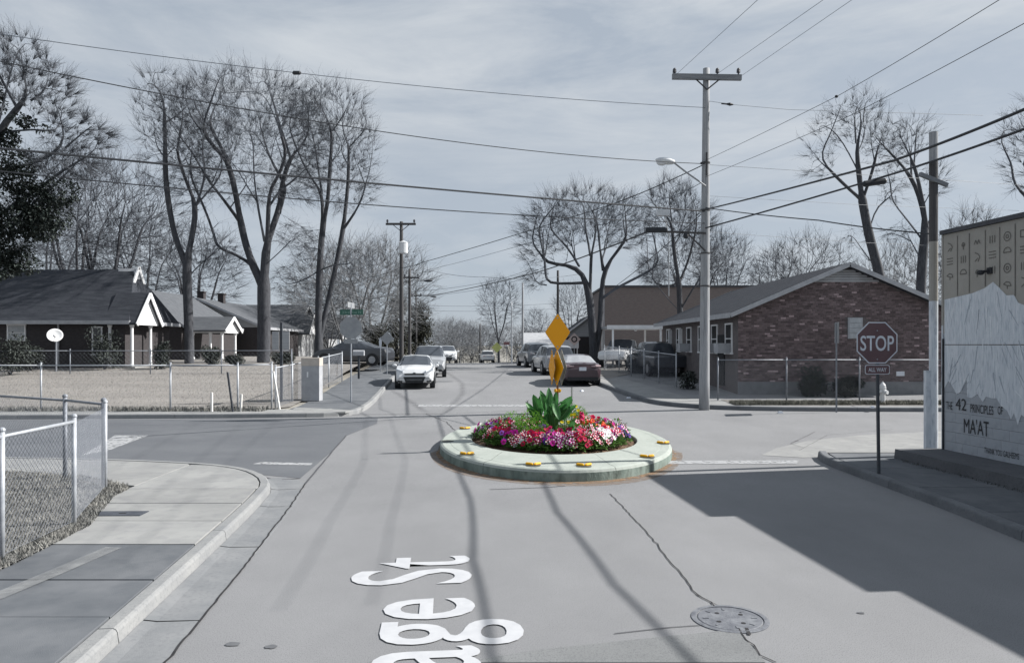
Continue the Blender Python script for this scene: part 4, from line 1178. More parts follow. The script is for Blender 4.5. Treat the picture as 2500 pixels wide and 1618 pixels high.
def foliage_mesh(name, seed, n, rad, h, L, wd, mat):
    rr = random.Random(seed); mb = MB()
    for k in range(n):
        a = rr.uniform(0, 2 * PI); q = math.sqrt(rr.random()); z = h * (1 - q * q * .75) * rr.uniform(.25, 1.0)
        p = Vector((math.cos(a) * q * rad, math.sin(a) * q * rad, z))
        d = Vector((math.cos(a + rr.uniform(-1, 1)), math.sin(a + rr.uniform(-1, 1)), rr.uniform(-.2, 1.1)))
        leaf_quad(mb, p, d, L * rr.uniform(.7, 1.3), wd * rr.uniform(.7, 1.2), rr.uniform(.45, 1.25))
    return mb.mesh(name, mat)
FOL = [foliage_mesh('foliage', 40 + i, 230, .25, .28, .085, .045, M_leaf) for i in range(4)]
ALL_PLANT = []
sect_names = ['at the right end of the bed', 'on the back right of the bed', 'along the back of the bed', 'on the back left of the bed', 'at the left end of the bed', 'on the front left of the bed', 'along the front rim of the bed', 'on the front right of the bed']
def petunia(x, y, colour, nf=8, sc=1.0):
    nf += 2
    z = soilz(x, y) - .02
    ang = math.atan2(y / RI[1], x / RI[0]); sct = sect_names[int(((ang + PI / 8) % (2 * PI)) / (PI / 4))]
    t = thing('petunia', f'{colour} petunia plant {sct}', 'flower', (IX + x, IY + y, z), random.uniform(0, 6.28), 'petunias of the island flower bed')
    f = link('foliage', random.choice(FOL), t, scale=(sc, sc, sc * random.uniform(.85, 1.15)))
    used = []
    rz = t.rotation_euler.z
    for k in range(nf):
        for _ in range(12):
            a = random.uniform(0, 2 * PI); q = math.sqrt(random.uniform(.05, 1)) * .27 * sc
            if all((math.cos(a) * q - u[0]) ** 2 + (math.sin(a) * q - u[1]) ** 2 > .0085 for u in used): break
        used.append((math.cos(a) * q, math.sin(a) * q))
        zz = .31 * sc * (1 - (q / (.32 * sc)) ** 2 * .98) + random.uniform(.01, .06)
        r = random.uniform(.056, .076)
        # bias the face outward, up and towards the sunny open side of the bed
        wdir = Vector((math.cos(a), math.sin(a), 0)) * (q / .27) * 1.1 + Vector((random.uniform(-.5, .5), random.uniform(-.5, .5), .85))
        outw = Vector((x / RI[0], y / RI[1] - .25, 0)).normalized(); outw.rotate(Matrix.Rotation(-rz, 3, 'Z'))
        wdir += outw * .75
        link('flower', FLW[colour], t, loc=(used[-1][0], used[-1][1], zz), rot=wdir.to_track_quat('Z', 'Y').to_euler(), scale=(r, r, r))
    return t
def bed(px, py, h=.18):
    """photograph position of a flower head -> bed coordinates"""
    zt_ = .25 + h
    for _ in range(6):
        Y = (EYE - zt_) / ((py - HOR) / F); X = (px - 1250) / F * Y
        zt_ = soilz(X - IX, Y - IY) + h
    return X - IX, Y - IY
S_, MG, CR, WH, PU, PK, VI, MS = 'red and white striped', 'magenta', 'crimson', 'white', 'purple', 'pink', 'violet', 'magenta and white striped'
spots = [(1163, 1052, VI, 7), (1175, 1046, MG, 8), (1182, 1068, S_, 9), (1199, 1063, S_, 8), (1201, 1037, MG, 7), (1215, 1038, S_, 7), (1216, 1060, CR, 8), (1222, 1070, CR, 7),
         (1237, 1036, CR, 8), (1233, 1052, CR, 7), (1250, 1056, MG, 7), (1247, 1078, MG, 9), (1228, 1073, VI, 5), (1260, 1070, S_, 8), (1274, 1082, S_, 8), (1285, 1062, WH, 8), (1283, 1085, S_, 7),
         (1295, 1068, CR, 8), (1305, 1072, CR, 7), (1317, 1070, MG, 8), (1327, 1048, VI, 6), (1322, 1052, CR, 5), (1336, 1082, MG, 10), (1345, 1092, MG, 7), (1341, 1066, PU, 6), (1352, 1052, 'hot pink', 9), (1359, 1058, CR, 6), (1362, 1076, MS, 8),
         (1372, 1084, MS, 8), (1378, 1098, MS, 6), (1359, 1098, MS, 6), (1388, 1068, MS, 7), (1398, 1079, MS, 7), (1404, 1052, CR, 8), (1414, 1070, CR, 9), (1422, 1086, CR, 7), (1428, 1072, S_, 8), (1440, 1056, S_, 9),
         (1452, 1072, S_, 9), (1457, 1084, S_, 8), (1447, 1050, S_, 8), (1458, 1054, PU, 5), (1470, 1058, MS, 8), (1478, 1066, MS, 7), (1485, 1072, WH, 10), (1494, 1084, WH, 9), (1475, 1080, WH, 6), (1488, 1055, CR, 7), (1502, 1066, MS, 8), (1512, 1056, MS, 9),
         (1520, 1042, MS, 8), (1500, 1040, S_, 7), (1490, 1030, CR, 8), (1505, 1032, CR, 8), (1528, 1058, PU, 9), (1538, 1062, PU, 9), (1521, 1072, S_, 7), (1476, 1036, MG, 6), (1454, 1022, PK, 8), (1463, 1016, MS, 7), (1480, 1022, CR, 6),
         (1250, 1014, MG, 6), (1268, 1018, PK, 7), (1282, 1010, PK, 8), (1284, 1013, CR, 5), (1282, 1038, PK, 8), (1272, 1052, PK, 8), (1268, 1040, PK, 6), (1182, 1034, PK, 7), (1192, 1030, VI, 5), (1160, 1046, WH, 5),
         (1330, 1075, PK, 6), (1395, 1060, PK, 6), (1430, 1050, PK, 7), (1415, 1040, PK, 6), (1440, 1030, PK, 7), (1465, 1044, 'orange', 5), (1452, 1036, 'orange', 6), (1440, 1022, 'orange', 5)]
for px, py, c, nf in spots:
    x, y = bed(px, py, .22)
    k = math.hypot(x / RI[0], y / RI[1])
    lim_ = .80 if y < 0 else .86
    if k > lim_: x *= lim_ / k; y *= lim_ / k
    ALL_PLANT.append(petunia(x, y, c, nf, random.uniform(.98, 1.22)))
same = {}
for t in ALL_PLANT: same.setdefault(t['label'], []).append(t)
ORD = ['leftmost', 'second from left', 'third from left', 'fourth from left', 'fifth from left', 'sixth from left', 'seventh from left', 'eighth from left', 'ninth from left']
for lab, ts in same.items():
    if len(ts) > 1:
        ts.sort(key=lambda t: t.location.x / t.location.y)
        for k, t in enumerate(ts): t['label'] = (ORD[k] if k < len(ts) - 1 else 'rightmost') + ' ' + lab

# bright green mounds
def mound(px, py, rad, h, label, n=900):
    x, y = bed(px, py, h * .6)
    k = math.hypot(x / RI[0], y / RI[1])
    if k > .85: x *= .85 / k; y *= .85 / k
    t = thing('leafy_mound', label, 'plant', (IX + x, IY + y, soilz(x, y) - .03), 0, 'bright green mounds of the island bed')
    o = link('foliage', foliage_mesh('foliage', int(px), n, rad, h, .075, .03, M_leafb), t)
mound(1296, 1024, .46, .74, 'large bright green leafy mound left of the broad leaved plant', 1500)
mound(1270, 1032, .26, .36, 'green leafy mound in front of the large bright mound', 600)
mound(1226, 1020, .40, .50, 'small bright green leafy mound at the back left of the bed', 800)
mound(1404, 1010, .42, .66, 'fine green mound dotted with yellow flowers', 1300)
mound(1425, 1038, .3, .36, 'low green mound among the right hand petunias', 700)
# yellow flowers standing in the fine mound
yt = thing('coreopsis', 'yellow flowered plant right of the broad leaved plant', 'flower', (at(1404, 1010, 17.6).x, 17.6, .4))
for px, py in ((1376, 1004), (1382, 1004), (1402, 1011), (1412, 1001), (1406, 991), (1372, 1029), (1410, 1032), (1372, 1049), (1395, 1013), (1388, 1030)):
    w_ = at(px, py, 17.35); l_ = w_ - yt.location
    MB().tube([(l_.x * .85, l_.y + .1, 0), tuple(l_)], .006, 4).build('stem', M_stem, yt)
    link('flower', FLW['yellow'], yt, loc=l_, rot=Vector((random.uniform(-.4, .4), -.8, .6)).to_track_quat('Z', 'Y').to_euler(), scale=(.045,) * 3)
# red and pink flower spikes
def spike(px, py, h, c1, c2, label):
    b = at(px, py, 17.3)
    t = thing('flower_spike', label, 'flower', (b.x, b.y, .35))
    H = b.z - .35
    MB().tube([(0, 0, -.1), (.01, 0, H)], .012, 5).build('stem', M_stem, t)
    link('foliage', FOL[1], t)
    for k in range(26):
        z = H - h * k / 26; a = k * 2.4; r = .035 + .06 * (k / 26)
        wdir = Vector((math.cos(a), math.sin(a), .5))
        link('flower', FLW[c1 if k < 15 else c2], t, loc=(math.cos(a) * r, math.sin(a) * r, z), rot=wdir.to_track_quat('Z', 'Y').to_euler(), scale=(.04,) * 3)
FLW['red'] = flower_mesh('red')
spike(1420, 1006, .42, 'hot pink', 'red', 'tall hot pink and red flower spike beside the yellow flowers')
spike(1438, 1028, .2, 'red', 'red', 'short red flower spike right of the tall one')
spike(1352, 1046, .25, 'hot pink', 'crimson', 'hot pink flower head in front of the broad leaves')
# canna: broad leaves, each its own piece
def canna_leaf(L, wd, seed):
    rr = random.Random(seed); mb = MB(); n = 9; vs = []; fs = []
    bend = rr.uniform(.15, .5)
    for i in range(n):
        t_ = i / (n - 1); wv = wd / 2 * math.sin(PI * min(1, t_ * .93 + .05)) ** .75
        y = L * (t_ - bend * .25 * t_ ** 3); z = -bend * L * .45 * t_ ** 2.4
        for s_ in (-1, -.5, 0, .5, 1): vs.append((s_ * wv, y, z + abs(s_) * wv * .45 + .012 * math.sin(t_ * 16 + s_ * 3) * abs(s_)))
    for i in range(n - 1):
        for k in range(4): fs.append((i * 5 + k, i * 5 + k + 1, (i + 1) * 5 + k + 1, (i + 1) * 5 + k))
    mb.add(vs, fs, 0, 1.0)
    for i in range(n - 2):
        a, b = Vector(vs[i * 5 + 2]), Vector(vs[(i + 1) * 5 + 2])
        mb.add([a + Vector((-.006, 0, .003)), a + Vector((.006, 0, .003)), b + Vector((.006, 0, .003)), b + Vector((-.006, 0, .003))], [(0, 1, 2, 3)], 1, 1.0)
    return mb.mesh('leaf', [M_canna, M_cannav], smooth=True)
CL = [canna_leaf(.62, .20, 1), canna_leaf(.78, .19, 2), canna_leaf(.52, .18, 3), canna_leaf(.46, .13, 4)]
cx0, cy0 = at(1343, 1000, 17.3).x, 17.3
ct = thing('canna', 'tall broad leaved green plant at the foot of the amber sign', 'plant', (cx0, cy0, .36))
def cleaf(px, py, tipx, tipy, kind, dep=0.0, roll=0.0):
    """leaf from photograph base to tip position"""
    a = at(px, py, 17.15 + dep) - ct.location; b = at(tipx, tipy, 17.0 + dep + random.uniform(-.25, .1)) - ct.location
    d = (b - a); L0 = [.62, .78, .52, .46][kind]
    ydir = d.normalized(); nrm = Vector((.25 * random.uniform(-1, 1), -1.0, .75)); xdir = ydir.cross(nrm).normalized(); zdir = xdir.cross(ydir)
    Mx = Matrix((xdir, ydir, zdir)).transposed() @ Matrix.Rotation(roll, 3, 'Y')
    s = d.length / L0 * 1.05
    o = link('leaf', CL[kind], ct, loc=a, rot=Mx.to_euler(), scale=(s if s > .8 else .8, s, s))
    return o
for args in ((1340, 1020, 1343, 944, 1, .05), (1334, 1012, 1322, 953, 0, .1, .3), (1322, 1010, 1318, 967, 2, .15, -.5), (1330, 1004, 1324, 964, 3, 0), (1316, 1012, 1304, 966, 2, .05, -.2), (1306, 1022, 1286, 980, 2, .1, .4), (1318, 1026, 1290, 996, 0, .12, -.4),
             (1350, 978, 1362, 1014, 0, -.2, .2), (1352, 985, 1366, 1022, 2, -.25, -.2), (1366, 1014, 1392, 968, 2, .05), (1372, 1010, 1396, 975, 3, .1), (1370, 1006, 1384, 986, 2, 0), (1364, 1028, 1392, 992, 0, -.1, .4), (1360, 990, 1378, 978, 3, .2),
             (1352, 1010, 1358, 958, 3, .2), (1376, 1024, 1402, 988, 3, .1), (1344, 1045, 1342, 985, 1, -.05, .8), (1336, 1048, 1330, 990, 1, -.02, -.8), (1356, 1048, 1352, 996, 1, -.08, .6), (1350, 1048, 1366, 1000, 1, .1, 1.0), (1328, 1040, 1312, 1000, 0, .1, .8),
             (1392, 1058, 1400, 1026, 2, -.6), (1384, 1062, 1376, 1042, 3, -.6), (1386, 1062, 1390, 1040, 3, -.7, .5)):
    cleaf(*args)
for (px, py) in ((1340, 960), (1352, 968), (1334, 985), (1366, 985), (1348, 990)):
    a = at(px, py, 17.25) - ct.location
    MB().tube([(a.x * .3, .0, -.05), (a.x * .7, 0, a.z * .5), tuple(a)], [.022, .016, .008], 6).build('stalk', M_stem, ct)
# blue-violet spires behind
def spire(px, py, label):
    b = at(px, py, 17.7); t = thing('salvia_spire', label, 'flower', (b.x, b.y, .38)); H = b.z - .38
    MB().tube([(0, 0, -.1), (0, 0, H)], .008, 4).build('stem', M_stem, t)
    mb = MB()
    for k in range(60):
        z = H - .5 * k / 60; a = k * 2.4; leaf_quad(mb, Vector((0, 0, z)), Vector((math.cos(a), math.sin(a), .5)), .05, .022, random.uniform(.5, 1.1))
    mb.build('blossom', pm('dusky_violet', srgb(74, 72, 96), srgb(98, 96, 120), 20, .7, vcol=True), t)
spire(1396, 944, 'thin dusky violet flower spire right of the amber sign post')
spire(1288, 978, 'thin dark green leafy spire at the back of the bed')
# ================================================================== poles, wires, signs, fences, small street things
random.seed(9)
M_pole = pm('weathered_pole_wood', srgb(138, 141, 145), srgb(162, 164, 167), 3, .9, .4, 14, c3=srgb(104, 107, 112), s3=5, f3=.6, stretch=(5, 5, .25))
M_pole_dark = pm('dark_pole_wood', srgb(66, 66, 68), srgb(84, 83, 84), 3, .9, .4, 14, stretch=(5, 5, .25))
M_wood = pm('grey_crossarm', srgb(112, 116, 121), srgb(136, 139, 143), 3, .9, .3, 20, stretch=(.5, 4, 4))
M_cable = pm('black_cable', srgb(38, 41, 47), srgb(50, 53, 58), 6, .6)
M_cable_thin = pm('grey_cable', srgb(84, 92, 102), srgb(98, 105, 114), 6, .6)
M_insul = pm('dark_insulator', srgb(52, 54, 60), srgb(66, 68, 74), 9, .35)
M_lamp = pm('lamp_housing', srgb(196, 200, 204), srgb(212, 215, 218), 6, .5)
M_box = pm('pale_equipment_box', srgb(188, 192, 196), srgb(204, 207, 210), 6, .5)
M_galv = pm('galvanised_fence', srgb(150, 155, 162), srgb(176, 180, 185), 8, .5, metal=.25)
M_galv_dk = pm('dark_fence_steel', srgb(112, 117, 125), srgb(136, 140, 147), 8, .55, metal=.25)  # darker steel tone for some fences and posts
M_signback = pm('sign_back', srgb(140, 143, 147), srgb(154, 157, 160), 5, .5, metal=.2)

def pole(name, label, x, y, z, h, r0, r1, mat, lean=(0, 0)):
    t = thing(name, label, 'pole', (x, y, z))
    n = 9; pts = [(lean[0] * (i / n) , lean[1] * (i / n), -.4 + (h + .4) * i / n) for i in range(n + 1)]
    MB().tube(pts, [r0 + (r1 - r0) * i / n for i in range(n + 1)], 14).build('shaft', mat, t, smooth=True)
    return t
def insulator(t, p):
    mb = MB(); mb.lathe([(.03, 0), (.03, .06), (.075, .09), (.06, .13), (.07, .16), (.045, .22), (.02, .24)], 8, p); mb.build('insulator', M_insul, t)

# ---- the tall wooden pole on the far right corner
PX, PY = (1719 - 1250) / F * 26.0, 26.0
PZ = R(26) + .12
PH = at(1724, 168, 26).z - PZ
tp = pole('utility_pole', 'tall pale wooden utility pole with crossarm at the far corner', PX, PY, PZ, PH, .185, .115, M_pole, (.08, 0))
def lp(x, y, Y=26.0): return at(x, y, Y) - Vector((PX, PY, PZ))
def arm_pt(px, py, d=0.0): v = lp(px, py); return Vector((v.x, v.y + d, v.z))
zc_ = lp(1726, 193).z
mb = MB(); mb.bar((-1.16, -.17, zc_ + .02), (1.26, -.17, zc_ - .02), .12, .19); mb.build('crossarm', M_wood, tp)
for s_ in (-1, 1):
    MB().bar((.08 + s_ * .42, -.2, zc_ - .08), (.07, -.13, zc_ - .42), .02, .045).build('arm_brace', M_pole_dark, tp)
for dx_ in (-1.08, .42, 1.16): insulator(tp, (dx_, -.17, zc_ + .08))
# street lamp on a rising arm
a = lp(1718, 456); b = lp(1640, 402)
MB().tube([(0.02, -.13, a.z), (a.x * .5 + b.x * .5 - .1, -.25, (a.z + b.z) / 2 + .05), (b.x, -.3, b.z)], .03, 8).build('lamp_arm', M_signback, tp)
hd = MB(); hd.ball((0, 0, 0), (.36, .15, .12), 14, 8); hd.ball((-.14, 0, -.07), (.18, .13, .11), 12, 6)
hd.build('lamp_head', M_lamp, tp, smooth=True, loc=(b.x - .28, -.3, b.z + .05), rot=(0, .12, 0))
# lower bracket with splice box
br = lp(1712, 571)
MB().bar((0.02, -.16, br.z), (-1.62, -.22, br.z + .05), .05, .07).build('bracket_arm', M_pole_dark, tp)
MB().bar((.0, -.16, br.z - .62), (-.62, -.18, br.z - .02), .03, .05).build('bracket_brace', M_pole_dark, tp)
mb = MB(); s0 = lp(1573, 564); mb.tube([(s0.x, -.25, s0.z + .01), (s0.x + .06, -.25, s0.z), (s0.x + .66, -.25, s0.z), (s0.x + .74, -.25, s0.z)], [.06, .1, .1, .06], 10); mb.build('splice_case', M_cable, tp)
mb = MB(); q = lp(1671, 578); mb.ball((q.x, -.22, q.z), (.1, .09, .11), 10, 6); mb.build('coil', M_cable, tp)
for yy in (700, 620, 400, 515):
    zz = lp(1720, yy).z; mb = MB(); mb.tube([(.04, 0, zz), (.04, 0, zz + .05)], .17, 14); mb.build('pole_band', M_pole_dark, tp)
MB().bar((.05, -.15, lp(1724, 430).z), (.05, -.15, lp(1724, 375).z), .07, .05).build('pole_hardware', M_pole_dark, tp)
eb = thing('equipment_box', 'pale equipment box on the far pole behind the splice case', 'box', at(1618, 520, 40))
MB().box((0, 0, 0), (.62, .3, .32)).build('housing', M_box, eb)
MB().tube([(.1, 0, -.16), (.35, .1, -1.2), (.35, .1, -4.5)], .03, 6).build('conduit', M_signback, eb)

# ---- service mast at the mural building corner
MX, MY = at(2279, 900, 15.6).x, 15.6
tm = thing('service_mast', 'thin service mast pipe with small crossarm at mural building corner', 'mast', (MX, MY, .05))
for z0, z1, mt in ((0, at(0, 735, 15.6).z, M_wall_white), (at(0, 735, 15.6).z + .002, at(0, 590, 15.6).z, M_wall_up), (at(0, 590, 15.6).z + .002, at(0, 395, 15.6).z, M_pole_dark), (at(0, 395, 15.6).z + .002, at(0, 323, 15.6).z, M_pole)):
    MB().tube([(0, 0, z0 - .05), (0, 0, z1 - .05)], .085, 12).build('pipe', mt, tm)
za = at(0, 442, 15.6).z - .05
MB().bar((-.36, -.12, za + .12), (.26, -.05, za - .10), .07, .08).build('crossarm', M_wood, tm)
MB().box((-.12, .02, .95), (.1, .1, 1.9)).build('meter_conduit', M_wall_white, tm)

# ---- distant poles
def far_pole(label, px, ytop, ybase, Y, arms=(), mat=M_pole_dark, r=.15, lamp=None, can=None, zb=None):
    b = at(px, ybase, Y); zb = R(Y) + .1 if zb is None else zb
    top = at(px, ytop, Y).z
    t = pole('utility_pole', label, b.x, Y, zb, top - zb, r, r * .68, mat)
    for (ya, x0, x1) in arms:
        z = at(px, ya, Y).z - zb; a0 = at(x0, ya, Y).x - b.x; a1 = at(x1, ya, Y).x - b.x
        MB().bar((a0, -.16, z), (a1, -.16, z), .09, .13).build('crossarm', M_pole_dark, t)
        for s_ in (a0 + .1, a1 - .1): insulator(t, (s_, -.16, z + .05))
        for s_ in (-1, 1): MB().bar((s_ * .5, -.17, z - .05), (0, -.12, z - .45), .02, .04).build('arm_brace', M_pole_dark, t)
    if lamp:
        ya, x1, y1 = lamp; z = at(px, ya, Y).z - zb; e = at(x1, y1, Y)
        MB().tube([(0, -.1, z), ((e.x - b.x) * .5, -.12, e.z - zb + .02), (e.x - b.x - .2, -.12, e.z - zb + .05)], .04, 6).build('lamp_arm', M_signback, t)
        MB().ball((e.x - b.x, -.12, e.z - zb), (.38, .16, .1), 10, 6).build('lamp_head', M_cable, t)
    if can:
        z0, z1 = at(px, can[1], Y).z - zb, at(px, can[0], Y).z - zb
        MB().lathe([(.05, z0 - .05), (.27, z0), (.28, z1 - .1), (.3, z1 - .05), (.2, z1), (.05, z1 + .05)], 14, (.18, -.36, 0)).build('transformer', M_lamp, t)
    return t, Vector((b.x, Y, zb))
L1 = far_pole('dark pole with crossarm and pale transformer left of the street', 980, 541, 885, 46, [(548, 943, 1016)], can=(592, 620))
L2 = far_pole('second dark pole with long street lamp arm behind the transformer pole', 1000, 656, 860, 62, [(678, 985, 1024)], lamp=(700, 1046, 686))
L3 = far_pole('third thin dark pole with lamp half hidden by the evergreen', 1016, 716, 850, 84, [(722, 1003, 1030)], lamp=(722, 1058, 724), r=.13)
far_pole('thin dark pole rising straight behind the amber diamond sign', 1362, 660, 850, 58, [], r=.13)
far_pole('leaning grey pole right of the bare crest tree', 1276, 690, 880, 70, [], M_pole, r=.12)
far_pole('pale thin lamp post at the crest beside the kerb', 1249, 735, 885, 64, [], M_galv, r=.07)
far_pole('short dark pole beyond the crest car', 1172, 790, 880, 112, [], r=.14)

# ---- wires
WP = {}
def on_wire(label, px):
    return min(WP[label], key=lambda p: abs(1250 + p.x / max(.1, p.y) * F - px)).copy()
def wire(label, pts, rad, mat=M_cable, sag=0.0, extra=None, name='power_line'):
    P0 = []
    for a, b in zip(pts[:-1], pts[1:]):
        a = Vector(a); b = Vector(b); n = 60
        for i in range(n + (b == Vector(pts[-1]))):
            t = i / n; p = a.lerp(b, t); p.z -= sag * 4 * t * (1 - t); P0.append(p)
    base = P0[0].copy()
    o = MB().tube([p - base for p in P0], rad, 5).build(name, mat)
    o.location = base; o['_'] = 0; del o['_']; WP[label] = P0
    tag(o, label, 'cable', 'overhead wires at the junction')
    return o
hub = Vector((PX, PY - .2, 0))
def hp(y, dx=0.0): v = at(1722, y, PY - .1); return Vector((v.x + dx, v.y, v.z))
def fw(a, dirpt, k):
    """carry a wire on beyond a second point"""
    a = Vector(a); d = Vector(dirpt) - a; return a + d * k
def long_wire(label, y0, xb, yb, Yb, rad, mat, sag, k=1.7):
    a = hp(y0); b = at(xb, yb, Yb)
    e = fw(a, b, k); e.z = b.z + (b.z - a.z) * .3
    # parabola through a, b and e is close to the photographed curve
    return wire(label, [a, b, e] if not sag else [a, b], rad, mat, sag)
long_wire('topmost thin wire from tall pole to upper left with a dark marker', 263, 0, 84, 19.2, .010, M_cable_thin, .25)
long_wire('thin wire from tall pole passing over the big bare trees', 400, 0, 150, 16.4, .013, M_cable, .42)
long_wire('thick cable from tall pole crossing the whole left sky', 516, 0, 362, 15.6, .026, M_cable, .05)
long_wire('lower cable from tall pole under the thick left cable', 545, 0, 418, 16.2, .015, M_cable, .18)
mk = on_wire('topmost thin wire from tall pole to upper left with a dark marker', 719)
o = MB().tube([(-.12, 0, .01), (-.09, 0, 0), (.09, 0, 0), (.12, 0, -.01)], [.03, .06, .06, .03], 8).build('wire_marker', M_cable); o.location = mk; tag(o, 'small dark marker clamp on the topmost left wire', 'wire marker')
wire('upper thick cable sweeping from tall pole past the right edge', [hp(512), at(2180, 393, 13.4), at(2500, 268, 10.0), at(3000, 73, 7.4), at(4000, -320, 5.0)], .024, M_cable, .02)
wire('lower thick cable sweeping from tall pole past the right edge', [hp(557), at(2180, 425, 17.0), at(2500, 316, 12.5), at(3000, 146, 9.2), at(4000, -190, 6.2)], .026, M_cable, .02)
wire('cable from tall pole to the service mast at mural building', [hp(507), at(2000, 538, 20), at(2272, 571, 15.6)], .016, M_cable, .03)
wire('thin wire rising from tall pole to the top edge right of centre', [hp(392), at(2050, 232, 18), at(2440, 0, 12.6), at(3000, -340, 9)], .007, M_cable, .02)
wire('second thin wire rising from tall pole to the right edge', [hp(432), at(2060, 290, 18), at(2500, 58, 12.2), at(3000, -210, 9)], .007, M_cable, .02)
wire('faint wire from crossarm left end over the camera', [at(1648, 185, 26), at(1850, 0, 16), at(2160, -300, 9)], .006, M_cable_thin)
wire('faint wire from crossarm middle over the camera', [at(1745, 185, 26), at(2010, 0, 16), at(2400, -280, 9)], .006, M_cable_thin)
wire('faint wire from crossarm right end over the camera', [at(1808, 187, 26), at(2080, 0, 17), at(2500, -280, 10)], .006, M_cable_thin)
wire('short wire with dark insulator right of the tall pole top', [hp(246), at(1790, 256, 26), at(1925, 268, 27), at(2400, 282, 30)], .008, M_cable_thin)
o = MB().tube([(-.3, 0, .03), (-.12, 0, .01), (0, 0, 0), (.12, 0, -.01)], [.03, .03, .06, .02], 8).build('strain_insulator', M_cable); o.location = at(1782, 255, 26); tag(o, 'dark strain insulator hanging on the short wire by the pole top', 'insulator')
wire('thin wire from lamp height of tall pole to the right', [hp(402), at(2000, 420, 28), at(2500, 452, 34)], .008, M_cable_thin)
wire('faint low wire from tall pole behind the right bare tree', [hp(478), at(2100, 500, 30), at(2500, 515, 36)], .007, M_cable_thin)
wire('faint wire crossing the sky above the brick house gable', [hp(566), at(2100, 592, 32), at(2500, 610, 40)], .007, M_cable_thin)
o = MB().tube([(-.28, 0, .06), (-.24, 0, .05), (.24, 0, -.05), (.28, 0, -.06)], [.04, .075, .075, .04], 8).build('splice_closure', M_cable); o.location = on_wire('lower thick cable sweeping from tall pole past the right edge', 2130) - Vector((0, 0, .07)); o.rotation_euler = (0, -.35, 0); tag(o, 'black splice closure hanging on the right thick cables', 'splice closure')
o = MB().ball((0, 0, 0), (.045, .045, .035), 8, 5).build('wire_marker', M_cable); o.location = on_wire('thin wire rising from tall pole to the top edge right of centre', 2046); tag(o, 'tiny dark marker on the thin wire over the right trees', 'wire marker')
# wires running away along the street
wire('cable from tall pole down to the transformer pole', [hp(400), at(1500, 497, 29), at(1030, 641, 44), L1[1] + Vector((0, -.2, at(980, 655, 46).z - L1[1].z))], .018, M_cable, .05)
wire('thick cable from splice bracket to the far left lamp pole', [lp(1580, 566) + Vector((PX, PY, PZ)), at(1300, 668, 45), at(1060, 720, 80), at(1018, 718, 84)], .03, M_cable, .08)
wire('cable from splice case down to the far brick hall', [hp(514), at(1560, 655, 34), at(1490, 708, 48)], .016, M_cable, .02)
wire('second cable from tall pole down to the crest tree', [hp(440), at(1600, 490, 28), at(1400, 560, 40), at(1040, 660, 60)], .012, M_cable_thin, .1)
wire('thin sagging wire between transformer pole and right trees', [at(986, 640, 46), at(1180, 676, 52), at(1420, 668, 60)], .014, M_cable_thin, .25)
wire('faint upper wire across the street at the crest', [at(1005, 712, 62), at(1180, 690, 58), at(1300, 655, 52)], .012, M_cable_thin, .1)
wire('faint lower wire across the street at the crest', [at(1005, 724, 62), at(1180, 705, 58), at(1300, 672, 52)], .012, M_cable_thin, .1)
wire('level wire across the crest below the lamps', [at(1010, 745, 84), at(1350, 741, 90)], .016, M_cable_thin, .2)
wire('lowest level wire across the crest', [at(1010, 757, 84), at(1350, 754, 90)], .016, M_cable_thin, .2)
wire('wire from transformer pole to the left behind bare trees', [at(978, 652, 46), at(905, 676, 52), at(780, 696, 56)], .016, M_cable, .1)

# ---- stop sign, near right
def octagon(r): return [(r * math.cos(PI / 8 + i * PI / 4), r * math.sin(PI / 8 + i * PI / 4)) for i in range(8)]
M_stop = pm('faded_red_sign', srgb(98, 78, 82), srgb(107, 86, 90), 2, .5)
M_signwhite = pm('sign_white', srgb(200, 206, 216), srgb(212, 217, 225), 5, .5)
M_postdk = pm('dark_sign_post', srgb(62, 66, 72), srgb(80, 84, 90), 9, .6, metal=.3)
sx, sy = gp(2148, 1157, .145)
st = thing('stop_sign', 'octagonal stop sign with all way plaque on the near sidewalk', 'sign', (sx, sy, SW(sy)))
sc_ = F / sy
MB().bar((0, .03, -.3), (-.04, .03, (1157 - 790) / sc_), .055, .04).build('post', M_postdk, st)
T = Matrix.Translation((-.05, 0, (1157 - 836.5) / sc_)) @ Matrix.Rotation(.03, 4, 'Z') @ Matrix.Rotation(PI / 2, 4, 'X')
ro = 50.5 / sc_ / math.cos(PI / 8)
p_ = MB().prism(octagon(ro), -.002, .001, 0, T).build('panel', M_signwhite, st)
MB().prism(octagon(ro * .945), .0015, .003, 0, T).build('red_field', M_stop, p_)
MB().prism(octagon(ro), -.0045, -.0025, 0, T).build('panel_back', M_signback, p_)
def sign_text(parent, txt, T, cx, cy, h, wd, mat, bold=.012, z=.005):
    me = text_mesh(txt, h, wd, bold)
    co = np.empty(len(me.vertices) * 3); me.vertices.foreach_get('co', co); co = co.reshape(-1, 3)
    o3 = np.array([tuple(T @ Vector((c[0] + cx - wd / 2, c[1] + cy - h / 2, z))) for c in co]); me.vertices.foreach_set('co', o3.ravel()); me.update()
    me.materials.clear(); me.materials.append(mat)
    return link('lettering', me, parent)
sign_text(p_, 'STOP', T, 0, 0, .28, .62, M_signwhite, .012)
T2 = Matrix.Translation((-.045, 0, (1157 - 902) / sc_)) @ Matrix.Rotation(PI / 2, 4, 'X')
rr_ = lambda w_, h_, r: [(sx_ * (w_ / 2 - r) + r * math.cos(a0 + k * PI / 8), sy_ * (h_ / 2 - r) + r * math.sin(a0 + k * PI / 8)) for sx_, sy_, a0 in ((1, 1, 0), (-1, 1, PI / 2), (-1, -1, PI), (1, -1, 3 * PI / 2)) for k in range(5)]
p2 = MB().prism(rr_(.45, .17, .035), -.002, .001, 0, T2).build('plaque', M_signwhite, st)
MB().prism(rr_(.428, .148, .03), .0015, .003, 0, T2).build('red_field', M_stop, p2)
